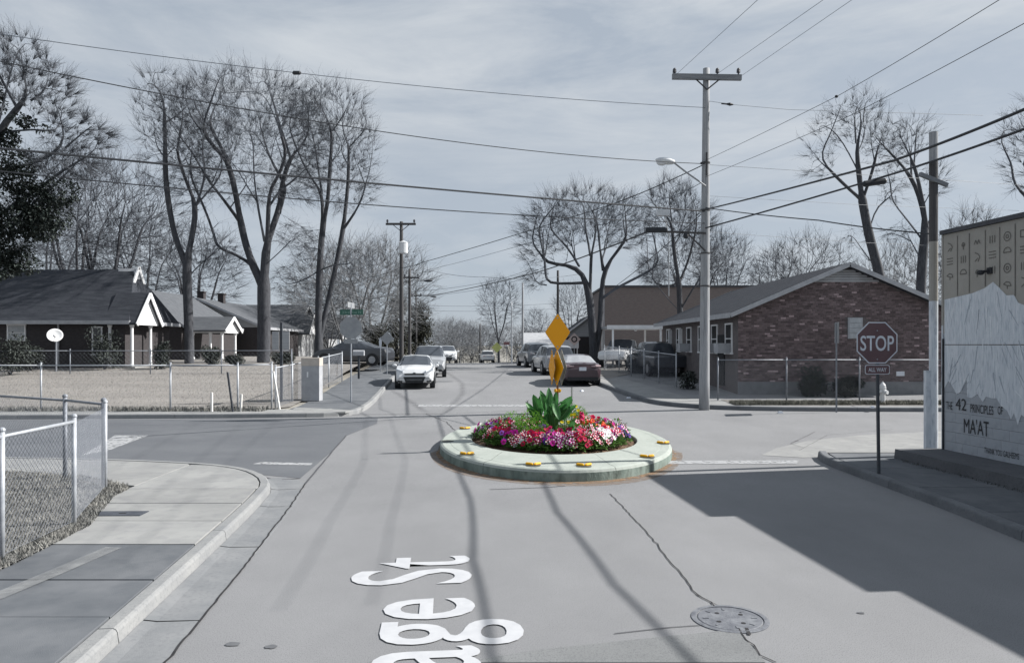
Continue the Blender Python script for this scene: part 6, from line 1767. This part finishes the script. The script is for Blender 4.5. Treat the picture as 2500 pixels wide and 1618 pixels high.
def tree_mesh(N, parent, r_base, twig_n, twig_len, seed, mats, p=1.8, rmin=.008, split=.3):
    rr = random.Random(seed)
    n = len(N); kids = [[] for _ in range(n)]
    for i, q in enumerate(parent):
        if q >= 0: kids[q].append(i)
    cnt = np.zeros(n)
    for i in range(n - 1, -1, -1):
        if not kids[i]: cnt[i] += 1
        if parent[i] >= 0: cnt[parent[i]] += cnt[i]
    p = min(2.3, max(1.15, math.log(max(2.0, cnt[0])) / math.log(r_base / .008)))
    rad = np.maximum(rmin, r_base * (cnt / cnt[0]) ** (1 / p))
    tr = MB(); cr = MB()
    # chains follow the thickest child
    starts = [(0, None)]
    while starts:
        s, pr = starts.pop()
        chain = [s] if pr is None else [pr, s]
        cur = s
        while kids[cur]:
            ks = sorted(kids[cur], key=lambda k: -cnt[k])
            for k in ks[1:]: starts.append((k, cur))
            cur = ks[0]; chain.append(cur)
        if len(chain) < 2: continue
        rs = [rad[i] for i in chain]
        if pr is not None: rs[0] = min(rad[pr], rs[1] * 1.25)
        if not kids[chain[-1]]: rs[-1] *= .5
        pts = [tuple(N[i]) for i in chain]
        # smooth the chain slightly
        sm = [Vector(q) for q in pts]
        for _ in range(2):
            sm = [sm[0]] + [(sm[i - 1] + sm[i] * 2 + sm[i + 1]) / 4 for i in range(1, len(sm) - 1)] + [sm[-1]]
        big = [i for i in range(len(rs)) if rs[i] > r_base * split]
        cut = (max(big) + 1) if big else 0
        if cut >= 2:
            tr.tube(sm[:cut + 1], rs[:cut + 1], 9 if max(rs) > .15 else 6, cap=False)
            if cut < len(sm) - 1: cr.tube(sm[cut:], rs[cut:], 4, cap=False)
        else:
            cr.tube(sm, rs, 4 if max(rs) > .03 else 3, cap=False)
    # fine twigs
    thin = [i for i in range(1, n) if rad[i] < .022]; tips_ = [i for i in thin if not kids[i]]; thin = thin + tips_ * 2
    cen = Vector(np.array([N[i] for i in range(n) if not kids[i]]).mean(0)); cen.z -= 1.5
    if thin and twig_n:
        for _ in range(twig_n):
            i = rr.choice(thin); d = Vector(N[i]) - Vector(N[parent[i]]); d.normalize()
            L = twig_len * rr.uniform(.5, 1.5) * (1.35 if not kids[i] else .8)
            ow = (Vector(N[i]) - cen); ow.normalize()
            d2 = (d * .7 + ow * .7 + Vector((rr.gauss(0, .4), rr.gauss(0, .4), rr.gauss(.2, .35)))).normalized()
            a = Vector(N[i]); b = a + d2 * L * .55; c = b + (d2 + Vector((rr.gauss(0, .4), rr.gauss(0, .4), rr.gauss(.1, .4)))).normalized() * L * .5
            cr.tube([a, b, c], [rmin * .9, rmin * .65, rmin * .3], 3, cap=False)
    return tr.mesh('trunk', mats[0], smooth=True), cr.mesh('crown', mats[1])

def ell(rng, n, c, r, fn=None, shell=.35):
    pts = []
    while len(pts) < n:
        v = rng.normal(0, 1, 3); v /= np.linalg.norm(v); q = rng.random() ** (1 / 3)
        if rng.random() < shell: q = .75 + .25 * rng.random()
        p = np.array(c) + v * q * np.array(r)
        if fn is None or fn(p): pts.append(p)
    return pts
def skeleton(paths):
    """paths: list of polylines; later ones start on a node of an earlier path (index of first point matched by position)"""
    pts = []; par = []
    for path in paths:
        prev = -1
        for k, q in enumerate(path):
            if k == 0 and pts:
                prev = int(np.argmin([np.linalg.norm(np.array(q) - np.array(o)) for o in pts])); continue
            if prev >= 0:
                a = np.array(pts[prev]); b = np.array(q); m = max(1, int(np.linalg.norm(b - a) / .6))
                for i in range(1, m + 1): pts.append(tuple(a + (b - a) * i / m)); par.append(prev); prev = len(pts) - 1
            else: pts.append(tuple(q)); par.append(-1); prev = len(pts) - 1
    return pts, par
def big_tree(name, label, base, paths, clouds, r_base, seed, n_att=900, step=.42, dinf=4.5, dkill=.75, trop=(0, 0, .13), twigs=3500, tl=.8, mats=None, rmin=.007, split=.22, iters=110, dens=3.2, limbs=16, limb_min=4.0):
    rng = np.random.default_rng(seed); random.seed(seed); twigs = int(twigs * 2.2)
    sk, pr = skeleton(paths)
    att = []
    tot = sum(w_ for *_, w_ in clouds)
    n_att = int(n_att * dens); dkill = .42; step = .33; dinf = 2.2
    for c, r, w_ in clouds: att += ell(rng, int(n_att * w_ / tot), c, r)
    # long limbs fanning out of the modelled stems
    for _ in range(limbs):
        tg = np.array(att[rng.integers(len(att))]); best = None
        for i, s_ in enumerate(sk):
            s_ = np.array(s_); hz = np.linalg.norm((tg - s_)[:2]); dz_ = tg[2] - s_[2]
            if s_[2] < limb_min or dz_ < hz * .7 + .3: continue
            c_ = np.linalg.norm(tg - s_) + abs(dz_ - hz * 1.8 - .8) * .6
            if best is None or c_ < best[0]: best = (c_, i)
        if best is None: continue
        i = best[1]; a = np.array(sk[i]); L = np.linalg.norm(tg - a); mid = (a + tg) / 2 + np.array([0, 0, -.06 * L]) + rng.normal(0, .05 * L, 3)
        prev = i
        m = max(3, int(L / .4))
        for k in range(1, m + 1):
            u_ = k / m; q_ = a * (1 - u_) ** 2 + mid * 2 * u_ * (1 - u_) + tg * u_ ** 2 + rng.normal(0, .03, 3)
            sk.append(tuple(q_)); pr.append(prev); prev = len(sk) - 1
    N, par = colonize(att, sk, pr, step, dinf, dkill, np.array(trop), iters, rng)
    t = thing(name, label, 'tree', base)
    a, b = tree_mesh(N, par, r_base, twigs, tl, seed, mats or (M_bark, M_twig), rmin=rmin, split=split)
    link('trunk', a, t); o = link('crown', b, t); o['kind'] = 'stuff'
    return t
def lx(px, py, Y, base):
    v = at(px, py, Y); return (v.x - base[0], Y - base[1], v.z - base[2])

# T1 forked tree by the second house
b1 = (at(462, 880, 44.5).x, 44.5, LZ(44.5)); q = lambda x, y, d=0: lx(x, y, 44.5 + d, b1)
big_tree('bare_forked_tree', 'slim forked bare tree left of the big spreading tree', b1,
         [[(0, 0, -.3), q(461, 800), q(457, 680), q(452, 640)], [q(452, 640), q(432, 600), q(415, 520), q(404, 440), q(403, 330, .5), q(401, 240, .5)], [q(452, 640), q(470, 580), q(480, 500), q(490, 470), q(505, 420, -.5)], [q(480, 500), q(452, 440, .5), q(440, 400)],
          [q(457, 680), q(490, 640, 1), q(540, 608, 1)]],
         [(q(402, 280), (1.7, 2, 3.0), 3), (q(440, 320), (1.6, 2, 3), 2), (q(500, 380), (1.2, 2, 2), 1.5), (q(410, 400), (1.5, 1.5, 2.2), 1.2), (q(520, 600), (1.5, 1.5, .8), .5)], .27, 4, dens=2.4, n_att=520, twigs=1500, tl=.6, split=.3, dinf=3)
# T2 the big spreading tree
b2 = (at(643, 880, 46).x, 46, LZ(46)); q = lambda x, y, d=0: lx(x, y, 46 + d, b2)
big_tree('big_bare_tree', 'largest bare tree with wide fan crown before the left houses', b2,
         [[(0, 0, -.3), q(645, 760), q(643, 700)], [q(643, 700), q(618, 650, .3), q(600, 600, .5), q(588, 545, .8), q(548, 490, 1), q(500, 430, 1), q(470, 370, .5)], [q(643, 700), q(650, 620), q(646, 590), q(632, 520, -.6), q(620, 440, -1), q(618, 330, -1)],
          [q(646, 590), q(665, 560, .5), q(682, 520, .8), q(688, 440, .6), q(720, 360, .3)], [q(588, 545, .8), q(575, 470, .3), q(560, 400, 0), q(520, 320, 0)], [q(650, 620), q(655, 540, -.5), q(655, 470, -.6)], [q(660, 640), q(700, 600, -1), q(730, 560, -1)], [q(618, 650, .3), q(580, 620, 1), q(530, 608, 1), q(500, 635, 1.5)]],
         [(q(610, 270), (4.6, 4, 2.2), 4), (q(490, 300), (2.2, 3.0, 2.6), 2.2), (q(720, 310), (2.0, 3.0, 2.6), 2.2), (q(600, 400), (4.4, 3.6, 2.4), 3), (q(740, 430), (1.3, 2, 2), .8), (q(470, 440), (1.2, 2, 2), .8), (q(720, 580), (1.2, 1.5, 1), .5), (q(520, 630), (1.2, 1.5, .8), .4)], .40, 7, limbs=40, limb_min=5.0, dens=2.3, n_att=1500, twigs=5200, tl=.75, split=.22, dinf=3.2, dkill=.62, step=.38, rmin=.007)
# T3
b3 = (at(778, 870, 48).x, 48, LZ(48)); q = lambda x, y, d=0: lx(x, y, 48 + d, b3)
big_tree('twin_trunk_tree', 'bare tree with leaning second trunk right of the big tree', b3,
         [[(0, 0, -.3), q(777, 760), q(780, 660), q(786, 560), q(790, 500), q(778, 420, .5), q(765, 330, .5)], [q(775, 840, .2), q(800, 740, .4), q(820, 650, .6), q(838, 560, .6), q(850, 450, .6), q(852, 360, .5)], [q(786, 560), q(800, 500, -.5), q(806, 400, -.8), q(812, 320, -.8)], [q(838, 560, .6), q(880, 500, 0), q(898, 430, 0)],
          [q(780, 660), q(760, 680, -.6), q(722, 690, -.8), q(700, 700, -1)], [q(780, 660), q(830, 640, -1), q(880, 660, -1)]],
         [(q(800, 300), (2.8, 3, 2.4), 3), (q(860, 350), (1.7, 2, 2.4), 2), (q(850, 450), (2, 2.4, 2), 1.6), (q(770, 400), (1.4, 2, 2.4), 1.3), (q(710, 680), (1.3, 1.5, .9), .6), (q(860, 640), (1.5, 1.5, 1), .5), (q(760, 600), (1.3, 1.5, 1.3), .5)], .30, 12, limbs=24, limb_min=6, dens=2.4, n_att=950, twigs=2800, tl=.7, split=.25, dinf=3)
# T4 double trunk on the right of the street
b4 = (at(1452, 880, 52).x, 52, R(52) + .16); q = lambda x, y, d=0: lx(x, y, 52 + d, b4)
big_tree('double_trunk_tree', 'broad bare tree with two parallel trunks right of the amber sign', b4,
         [[(0, 0, -.3), q(1446, 800), q(1440, 720), q(1432, 690), q(1414, 650, .5), q(1385, 600, .5), q(1340, 560, 1)], [q(1452, 870), q(1466, 800, .3), q(1468, 730, .3), q(1473, 660, .3), q(1490, 630, .3), q(1530, 590, .3)], [q(1440, 720), q(1443, 650), q(1440, 600, -.5), q(1420, 540, -.6)], [q(1473, 660, .3), q(1462, 590, .8), q(1460, 540, .8)],
          [q(1468, 730, .3), q(1500, 705, -.3), q(1560, 675, -.3), q(1610, 650, -.3)], [q(1432, 690), q(1400, 694, -.5), q(1360, 690, -.5), q(1310, 702, -.5)], [q(1414, 650, .5), q(1380, 645, .2), q(1330, 645, .2)]],
         [(q(1430, 530), (4.2, 3.6, 2.0), 4), (q(1340, 570), (2.2, 2.6, 1.6), 1.8), (q(1530, 560), (2.2, 2.4, 1.6), 1.6), (q(1590, 650), (1.2, 1.5, .8), .5), (q(1310, 680), (1.0, 1.5, .9), .5), (q(1310, 620), (1.2, 1.5, 1.2), .6)], .38, 15, limbs=26, limb_min=3.4, dens=2.4, n_att=1100, twigs=3400, tl=.65, split=.24, dinf=3, dkill=.62)
# T5 thinner tree behind it
b5 = (at(1672, 860, 62).x, 62, R(62) + .16); q = lambda x, y, d=0: lx(x, y, 62 + d, b5)
big_tree('slender_bare_tree', 'slender bare tree behind the brick house roof near the tall pole', b5,
         [[(0, 0, -.3), q(1660, 760), q(1658, 690), q(1646, 620), q(1640, 540), q(1632, 470)], [q(1658, 690), q(1680, 640, .5), q(1700, 560, .5)], [q(1660, 760), q(1700, 690, -.5), q(1730, 660, -.5)], [q(1658, 690), q(1620, 706, .4), q(1590, 690, .4)]],
         [(q(1640, 510), (2.2, 2.2, 2.6), 2), (q(1690, 560), (1.8, 2, 2.6), 1.6), (q(1720, 640), (1.2, 1.5, 1.4), .8), (q(1600, 660), (1.4, 1.5, 1.4), .8)], .26, 18, n_att=520, twigs=2600, tl=.8, split=.28, dinf=3.4)
# T6, T7 tall pair at right
b6 = (at(2168, 800, 50).x, 50, R(50)); q = lambda x, y, d=0: lx(x, y, 50 + d, b6)
big_tree('tall_leaning_tree', 'tall leaning bare tree above the brick gable roof', b6,
         [[(0, 0, -.3), q(2150, 680), q(2120, 570), q(2105, 490), q(2096, 420), q(2090, 350), q(2108, 300, .4), q(2095, 250, .4), q(2085, 222, .4)], [q(2096, 420), q(2060, 350, .5), q(2030, 310, .5), q(2005, 300, .5)], [q(2105, 490), q(2060, 450, -.5), q(2000, 390, -.5), q(1962, 345, -.5)], [q(2120, 570), q(2140, 500, .5), q(2180, 480, .5)],
          [q(2105, 490), q(2130, 420, -.4), q(2150, 330, -.4)], [q(2140, 650), q(2100, 610, .3), q(2086, 570, .3)], [q(2090, 350), q(2086, 290, -.5), q(2080, 270, -.5)]],
         [(q(2060, 310), (2.0, 2, 1.6), 2), (q(2115, 290), (1.4, 1.6, 1.8), 1.6), (q(2150, 360), (1.3, 1.6, 1.6), 1), (q(2000, 400), (1.2, 1.5, 1.2), .6), (q(2180, 470), (1, 1.2, .8), .5), (q(2085, 580), (.7, .8, .8), .4)], .32, 22, dens=2.2, n_att=420, twigs=900, tl=.6, split=.25, dinf=3)
b7 = (at(2246, 800, 48).x, 48, R(48)); q = lambda x, y, d=0: lx(x, y, 48 + d, b7)
big_tree('tall_forked_tree', 'tall forked bare tree standing beside the service mast', b7,
         [[(0, 0, -.3), q(2248, 690), q(2255, 590), q(2262, 560)], [q(2262, 560), q(2245, 480, .3), q(2225, 430, .3), q(2190, 390, .3), q(2160, 360, .3)], [q(2262, 560), q(2255, 500, -.4), q(2232, 400, -.4), q(2236, 330, -.4), q(2222, 300, -.4)], [q(2255, 590), q(2210, 530, .4), q(2175, 490, .4)], [q(2248, 650), q(2225, 590, -.3), q(2195, 570, -.3)], [q(2262, 560), q(2285, 490, .4), q(2290, 440, .4)]],
         [(q(2180, 340), (1.8, 1.6, 1.2), 1.3), (q(2235, 330), (1.1, 1.4, 1.4), 1.3), (q(2185, 430), (1.1, 1.2, 1), .7), (q(2280, 440), (.8, 1, 1.2), .6), (q(2190, 570), (1, 1, .6), .5)], .30, 26, dens=2.2, n_att=330, twigs=700, tl=.55, split=.25, dinf=3)
# T8 tree past the right edge
b8 = (at(2620, 800, 36).x, 36, R(36)); q = lambda x, y, d=0: lx(x, y, 36 + d, b8)
big_tree('edge_bare_tree', 'bare tree reaching in from the right edge above the mural building', b8, [[(0, 0, -.3), q(2615, 600), q(2600, 450)], [q(2600, 450), q(2540, 360), q(2500, 310)], [q(2600, 450), q(2530, 440), q(2490, 420)], [q(2615, 600), q(2660, 400)]],
         [(q(2540, 320), (1.8, 2, 1.6), 1.5), (q(2520, 420), (1.2, 1.5, 1.0), 1), (q(2640, 350), (2, 2, 2), 1)], .3, 30, dens=2.6, n_att=300, twigs=900, tl=.5, split=.25, dinf=3)
# left edge: bare tree overgrown with ivy
b9 = (at(-60, 900, 33).x, 33, LZ(33)); q = lambda x, y, d=0: lx(x, y, 33 + d, b9)
t9 = big_tree('ivy_clad_tree', 'bare tree clad in dark ivy at the left edge', b9, [[(0, 0, -.3), q(-55, 600), q(-40, 420), q(-10, 330), q(40, 260), q(110, 232)], [q(-40, 420), q(-50, 250), q(-20, 160)], [q(-10, 330), q(20, 200), q(30, 150), q(62, 90)], [q(-10, 330), q(80, 305), q(130, 330)], [q(-30, 420), q(90, 400), q(160, 360), q(220, 310)]],
         [(q(40, 170), (1.6, 2, 1.4), 2), (q(110, 230), (1.3, 1.5, 1.2), 1), (q(-60, 180), (2, 2, 2.2), 1.5), (q(190, 330), (1.4, 1.5, .9), 1.3), (q(150, 390), (1.4, 1.5, .9), 1.2)], .34, 33, n_att=520, twigs=3600, tl=.5, split=.25, dinf=2.6, dkill=.5, step=.3)
def leaf_blob(mb, rng, c, r, n, L, wd):
    for _ in range(n):
        v = rng.normal(0, 1, 3); v /= np.linalg.norm(v); q_ = .55 + .5 * rng.random()
        p = Vector(np.array(c) + v * q_ * np.array(r)); d = Vector(v + rng.normal(0, .6, 3) + np.array([0, 0, -.2]))
        leaf_quad(mb, p, d, L * rng.uniform(.7, 1.3), wd * rng.uniform(.7, 1.3), float(rng.uniform(.4, 1.3)))
rng = np.random.default_rng(3)
mb = MB()
for (x, y, rx, rz, n_) in ((30, 420, 1.3, 1.1, 1700), (80, 490, 1.5, 1.2, 2400), (20, 540, 1.8, 1.3, 2400), (95, 540, 1.0, 1.0, 1500), (40, 610, 1.4, 1.0, 1700), (-60, 500, 2.0, 2.6, 2000), (0, 650, 1.0, .7, 900), (10, 340, .7, .6, 500), (-10, 240, .5, .8, 400), (75, 296, .6, .3, 300)):
    for k in range(5):
        c = np.array(q(x, y)) + rng.normal(0, .45, 3) * np.array([rx, rx, rz]) * .7
        leaf_blob(mb, rng, c, (rx * .55, rx * .55, rz * .55), n_ // 5, .16, .11)
o = mb.build('ivy', M_ever, t9); o['kind'] = 'stuff'

# background trees: three patterns, each placed as a tree of its own
def proto(seed, H, spread, low, trunk_h, r, n_att, twigs, vase=.5, mats=(M_bark, M_twig), rmin=.012, tl=.9):
    rng = np.random.default_rng(seed); random.seed(seed)
    paths = [[(0, 0, -.3), (rng.normal(0, .1), 0, trunk_h * .6), (rng.normal(0, .2), rng.normal(0, .2), trunk_h)]]
    for k in range(5):
        a = k * 2 * PI / 5 + rng.uniform(0, .6); paths.append([paths[0][-1], (math.cos(a) * spread * .3, math.sin(a) * spread * .3, trunk_h + (H - trunk_h) * .3), (math.cos(a) * spread * .45, math.sin(a) * spread * .45, trunk_h + (H - trunk_h) * .6)])
    sk, pr = skeleton(paths)
    att = ell(rng, n_att * 3, (0, 0, (H + low) / 2 + H * .05), (spread, spread, (H - low) / 2))
    N, par = colonize(att, sk, pr, .4, 2.4, .5, np.array((0, 0, .14)), 90, rng)
    return tree_mesh(N, par, r, twigs, tl, seed, mats, rmin=rmin, split=.3)
PR = [proto(101, 12, 4.2, 4, 3.0, .22, 480, 2200), proto(102, 13, 3.6, 4.5, 3.5, .22, 450, 2000), proto(103, 9, 4.4, 1.6, 1.4, .18, 600, 3200, mats=(M_bark_p, M_twig_p)), proto(104, 11, 3.0, 3.4, 2.6, .2, 380, 1700)]
PRH = [12, 13, 9, 11]
def bg_tree(label, px, ytop, ybase, Y, kind, wscale=1.0, rz=0.0, zb=None, name='bare_tree'):
    b = at(px, ybase, Y); zb = R(Y) - .1 if zb is None else zb
    H = at(px, ytop, Y).z - zb; s = H / (PRH[kind] * 1.02)
    t = thing(name, label, 'tree', (b.x, Y, zb), rz, 'bare trees behind the houses')
    a = link('trunk', PR[kind][0], t, scale=(s * wscale, s * wscale, s)); c = link('crown', PR[kind][1], t, scale=(s * wscale, s * wscale, s)); c['kind'] = 'stuff'
    return t
for i, (lab, px, yt, yb, Y, k, ws) in enumerate((
    ('bare tree rising behind the ridge of the left brick house', 180, 385, 860, 60, 1, 1.05), ('bare tree behind the right end of the left house ridge', 262, 395, 860, 62, 0, 1.0), ('smaller bare tree behind the white porch gable', 345, 520, 860, 66, 3, 1.0), ('faint bare tree far behind the ivy clad tree', 110, 470, 860, 74, 0, .95),
    ('low bare tree behind the forked slim tree', 480, 560, 870, 72, 3, 1.25), ('bushy pale tree between leaning trunk and transformer pole', 850, 610, 880, 70, 2, 1.1), ('bushy pale tree just left of the transformer pole', 915, 596, 880, 78, 2, 1.05), ('pale scrubby tree behind the stop sign back', 800, 690, 880, 82, 2, 1.0),
    ('bare tree at the crest right of the road', 1218, 682, 885, 92, 1, .95), ('faint bare tree right of the crest tree', 1310, 760, 880, 110, 3, 1.0), ('bare tree behind the amber sign', 1395, 700, 880, 96, 3, .9),
    ('pale bare tree behind the tall pole', 1770, 575, 800, 85, 1, .85), ('rounded bare tree behind the brick house roof', 1960, 585, 800, 88, 0, 1.15), ('faint bare tree left of the gable peak', 1900, 625, 800, 96, 3, 1.1), ('bushy bare tree between the two tall right trees', 2210, 610, 800, 72, 2, 1.0), ('faint bare tree top above the mural building roof', 2375, 525, 800, 60, 3, .8), ('bare tree behind the brick hall', 1690, 560, 800, 100, 0, 1.0))):
    bg_tree(lab, px, yt, yb, Y, k, ws, rz=i * 1.3)
# dark evergreens by the far left poles
def evergreen(label, px, ytop, ybase, Y, w_px, mat, seed, n=5200, name='evergreen_tree', clumps=34, base_w=.9):
    rng = np.random.default_rng(seed); b = at(px, ybase, Y); zb = R(Y) - .1
    H = at(px, ytop, Y).z - zb; wd = w_px / F * Y / 2
    t = thing(name, label, 'tree', (b.x, Y, zb))
    MB().tube([(0, 0, -.3), (0, 0, H * .5), (.1, 0, H * .9)], [.2, .14, .04], 8).build('trunk', M_bark, t)
    mb = MB()
    for k in range(clumps):
        z = rng.uniform(.08, .95); a = rng.uniform(0, 6.28); rr_2 = wd * (1 - z ** 2.2 * .8) * math.sqrt(rng.random()) * base_w
        leaf_blob(mb, rng, (rr_2 * math.cos(a), rr_2 * math.sin(a), z * H), (wd * .36, wd * .36, H * .09), n // clumps, .34, .16)
    o = mb.build('crown', mat, t); o['kind'] = 'stuff'
evergreen('dark spreading evergreen behind the second lamp pole', 1022, 745, 872, 86, 92, M_ever2, 5)
evergreen('dark pointed evergreen beside the transformer pole', 968, 720, 880, 82, 70, M_ever2, 6, 3600)
evergreen('dark low evergreen left of the transformer pole', 915, 790, 885, 76, 90, M_ever2, 8, 3600)
# scrubby wood where the road drops out of sight
for i, (lab, px, yt, k, ws, Y) in enumerate((('grey bare tree at the left end of the far wood', 1070, 790, 2, 1.1, 128), ('grey bare tree second from left in the far wood', 1098, 782, 2, 1.1, 140), ('grey bare tree in the middle of the far wood', 1122, 796, 2, 1.2, 132), ('grey bare tree at the right end of the far wood', 1150, 790, 2, 1.1, 146), ('grey bare tree beyond the crest car', 1180, 800, 2, 1.1, 138), ('grey bare tree right of the crest signs', 1250, 800, 2, 1.2, 140), ('grey bare tree behind the far white house', 1300, 805, 2, 1.2, 136))):
    bg_tree(lab, px, yt, 900, Y, k, ws, rz=i * .9 + .4, name='far_wood_tree', zb=R(Y) - .5)
und = MB(); rng = np.random.default_rng(12)
for k in range(46):
    px = rng.uniform(1030, 1330); Y = rng.uniform(118, 150); b = at(px, 880, Y)
    leaf_blob(und, rng, (b.x, Y, R(Y) + rng.uniform(.3, 2.6)), (2.0, 2.0, 1.6), 150, .5, .1)
o = und.build('undergrowth', pm('grey_scrub', srgb(78, 80, 80), srgb(104, 105, 103), 2, .9, vcol=True)); tag(o, 'grey brown scrub filling the gap beyond the crest', 'undergrowth', kind='stuff')
# shrubs by the houses
def shrub(label, px, ytop, ybase, Y, w_px, seed, mat=M_shrub, n=1500, zb=None):
    rng = np.random.default_rng(seed); b = at(px, ybase, Y); zb = LZ(Y) if zb is None else zb
    H = at(px, ytop, Y).z - zb; wd = w_px / F * Y / 2
    t = thing('shrub', label, 'shrub', (b.x, Y, zb), 0, 'shrubs by the houses')
    st = MB()
    for k in range(6):
        a = k * 1.05; st.tube([(0, 0, -.1), (math.cos(a) * wd * .4, math.sin(a) * wd * .4, H * .6)], [.03, .012], 5)
    st.build('stem', M_bark, t)
    mb = MB()
    for k in range(12):
        a = rng.uniform(0, 6.28); r_ = wd * .6 * math.sqrt(rng.random())
        leaf_blob(mb, rng, (r_ * math.cos(a), r_ * math.sin(a), H * rng.uniform(.25, .8)), (wd * .45, wd * .45, H * .25), n // 12, .13, .08)
    o = mb.build('foliage', mat, t); o['kind'] = 'stuff'
shrub('big dark shrub before the left house porch', 255, 795, 888, 39.2, 95, 1)
shrub('shrub right of the white porch columns', 392, 835, 890, 39.5, 50, 2)
shrub('small shrub at the foot of the forked tree', 512, 846, 890, 42, 55, 3)
shrub('dark shrub at the left edge below the dish', 25, 815, 895, 36.2, 110, 4)
shrub('low dark shrub under the house window', 75, 840, 890, 38.5, 60, 5)
shrub('low shrub left of the big tree trunk', 575, 862, 890, 43, 50, 6)
shrub('shrub right of the big tree trunk', 690, 858, 888, 44, 60, 7)
shrub('dark shrub against the brick gable wall', 1985, 898, 960, 29.2, 70, 8, M_ever, zb=R(29.2) + .15)
shrub('low dark shrub right of the gable shrub', 2065, 920, 960, 29.2, 80, 9, M_ever, zb=R(29.2) + .15)
shrub('thin scrub at the yard fence corner', 1678, 905, 955, 32.2, 50, 10, zb=R(32) + .15, n=500)
# hedge top behind the yard fence
hx_ = thing('hedge', 'low dark clipped hedge behind the yard fence', 'hedge', (at(1595, 870, 42).x, 42, R(42) + .14))
mb = MB(); rng = np.random.default_rng(77)
for k in range(14): leaf_blob(mb, rng, (-1.4 + k * .2, rng.normal(0, .15), .85), (.3, .35, .65), 140, .13, .08)
mb.build('foliage', M_ever, hx_)
MB().box((0, 0, .4), (2.6, .3, .8)).build('stems', M_bark, hx_)

# ---- grass
def grass(name, label, region, n, hmin, hmax, mat, seed, zf, inside=None, tones=(.55, 1.3)):
    rng = np.random.default_rng(seed); mb = MB()
    (x0, x1), (y0, y1) = region; c = 0
    while c < n:
        x, y = rng.uniform(x0, x1), rng.uniform(y0, y1)
        if inside and not inside(x, y): c += 1; continue
        h = rng.uniform(hmin, hmax); a = rng.uniform(0, 6.28); w_ = h * .12 + .003; l = rng.normal(0, .5, 2) * h
        z = zf(x, y)
        mb.add([(x - math.cos(a) * w_, y - math.sin(a) * w_, z - .01), (x + math.cos(a) * w_, y + math.sin(a) * w_, z - .01), (x + l[0], y + l[1], z + h)], [(0, 1, 2)], 0, float(rng.uniform(*tones)))
        c += 1
    o = mb.build(name, mat); tag(o, label, 'grass', kind='stuff')
M_blade = pm('dry_grass_blade', srgb(100, 102, 101), srgb(140, 139, 134), 2, .9, vcol=True)
M_blade_p = pm('bleached_grass_blade', srgb(138, 135, 131), srgb(156, 152, 147), 1, .9, vcol=True)
def in_nl(x, y):
    lim = np.interp(y, [2, 8.05, 9.6, 11.4, 12.0, 12.35], [-5.2, -5.33, -5.48, -6.15, -6.22, -6.45])
    return x < lim and y < np.interp(x, [-12, -9.9, -7.75, -6.5, -6.2], [14.1, 13.75, 13.2, 12.4, 12.1])
grass('grass', 'short grey winter grass inside the near chain link fence', ((-11.5, -5.1), (5.5, 14.0)), 60000, .02, .06, M_blade, 2, lambda x, y: R(y) + .165, in_nl)
grass('edge_weeds', 'dark tufts of weeds along the near fence foot', ((-6.75, -5.3), (7.5, 12.3)), 6000, .02, .07, M_blade, 4, lambda x, y: R(y) + .165, lambda x, y: in_nl(x, y) and x > np.interp(y, [8, 9.6, 12], [-5.62, -5.75, -6.75]))
grass('lawn_grass', 'bleached dormant grass of the far left lawn', ((-34, -8.5), (25, 40)), 42000, .02, .06, M_blade_p, 5, rise_fl, tones=(.85, 1.1))
grass('fence_weeds', 'darker weeds along the foot of the far left fence', ((-32, -8.2), (24.3, 25.0)), 9000, .05, .16, M_blade, 6, lambda x, y: R(y) + .15)
grass('verge_grass', 'rough tufted grass below the right chain link fence', ((7.9, 19), (26.1, 26.9)), 13000, .03, .15, pm('verge_blade', srgb(92, 93, 86), srgb(128, 127, 118), 2, .9, vcol=True), 8, lambda x, y: R(y) + .16)
grass('step_weeds', 'dark weeds and leaf litter at the foot of the mural building step', ((7.2, 8.6), (5, 15.0)), 9000, .01, .05, pm('dark_weed', srgb(62, 63, 62), srgb(84, 84, 82), 2, .9, vcol=True), 9, lambda x, y: SW(y), lambda x, y: abs(x - (CX - 1.0 + .0995 * (CY - y)) + .06) < .09)
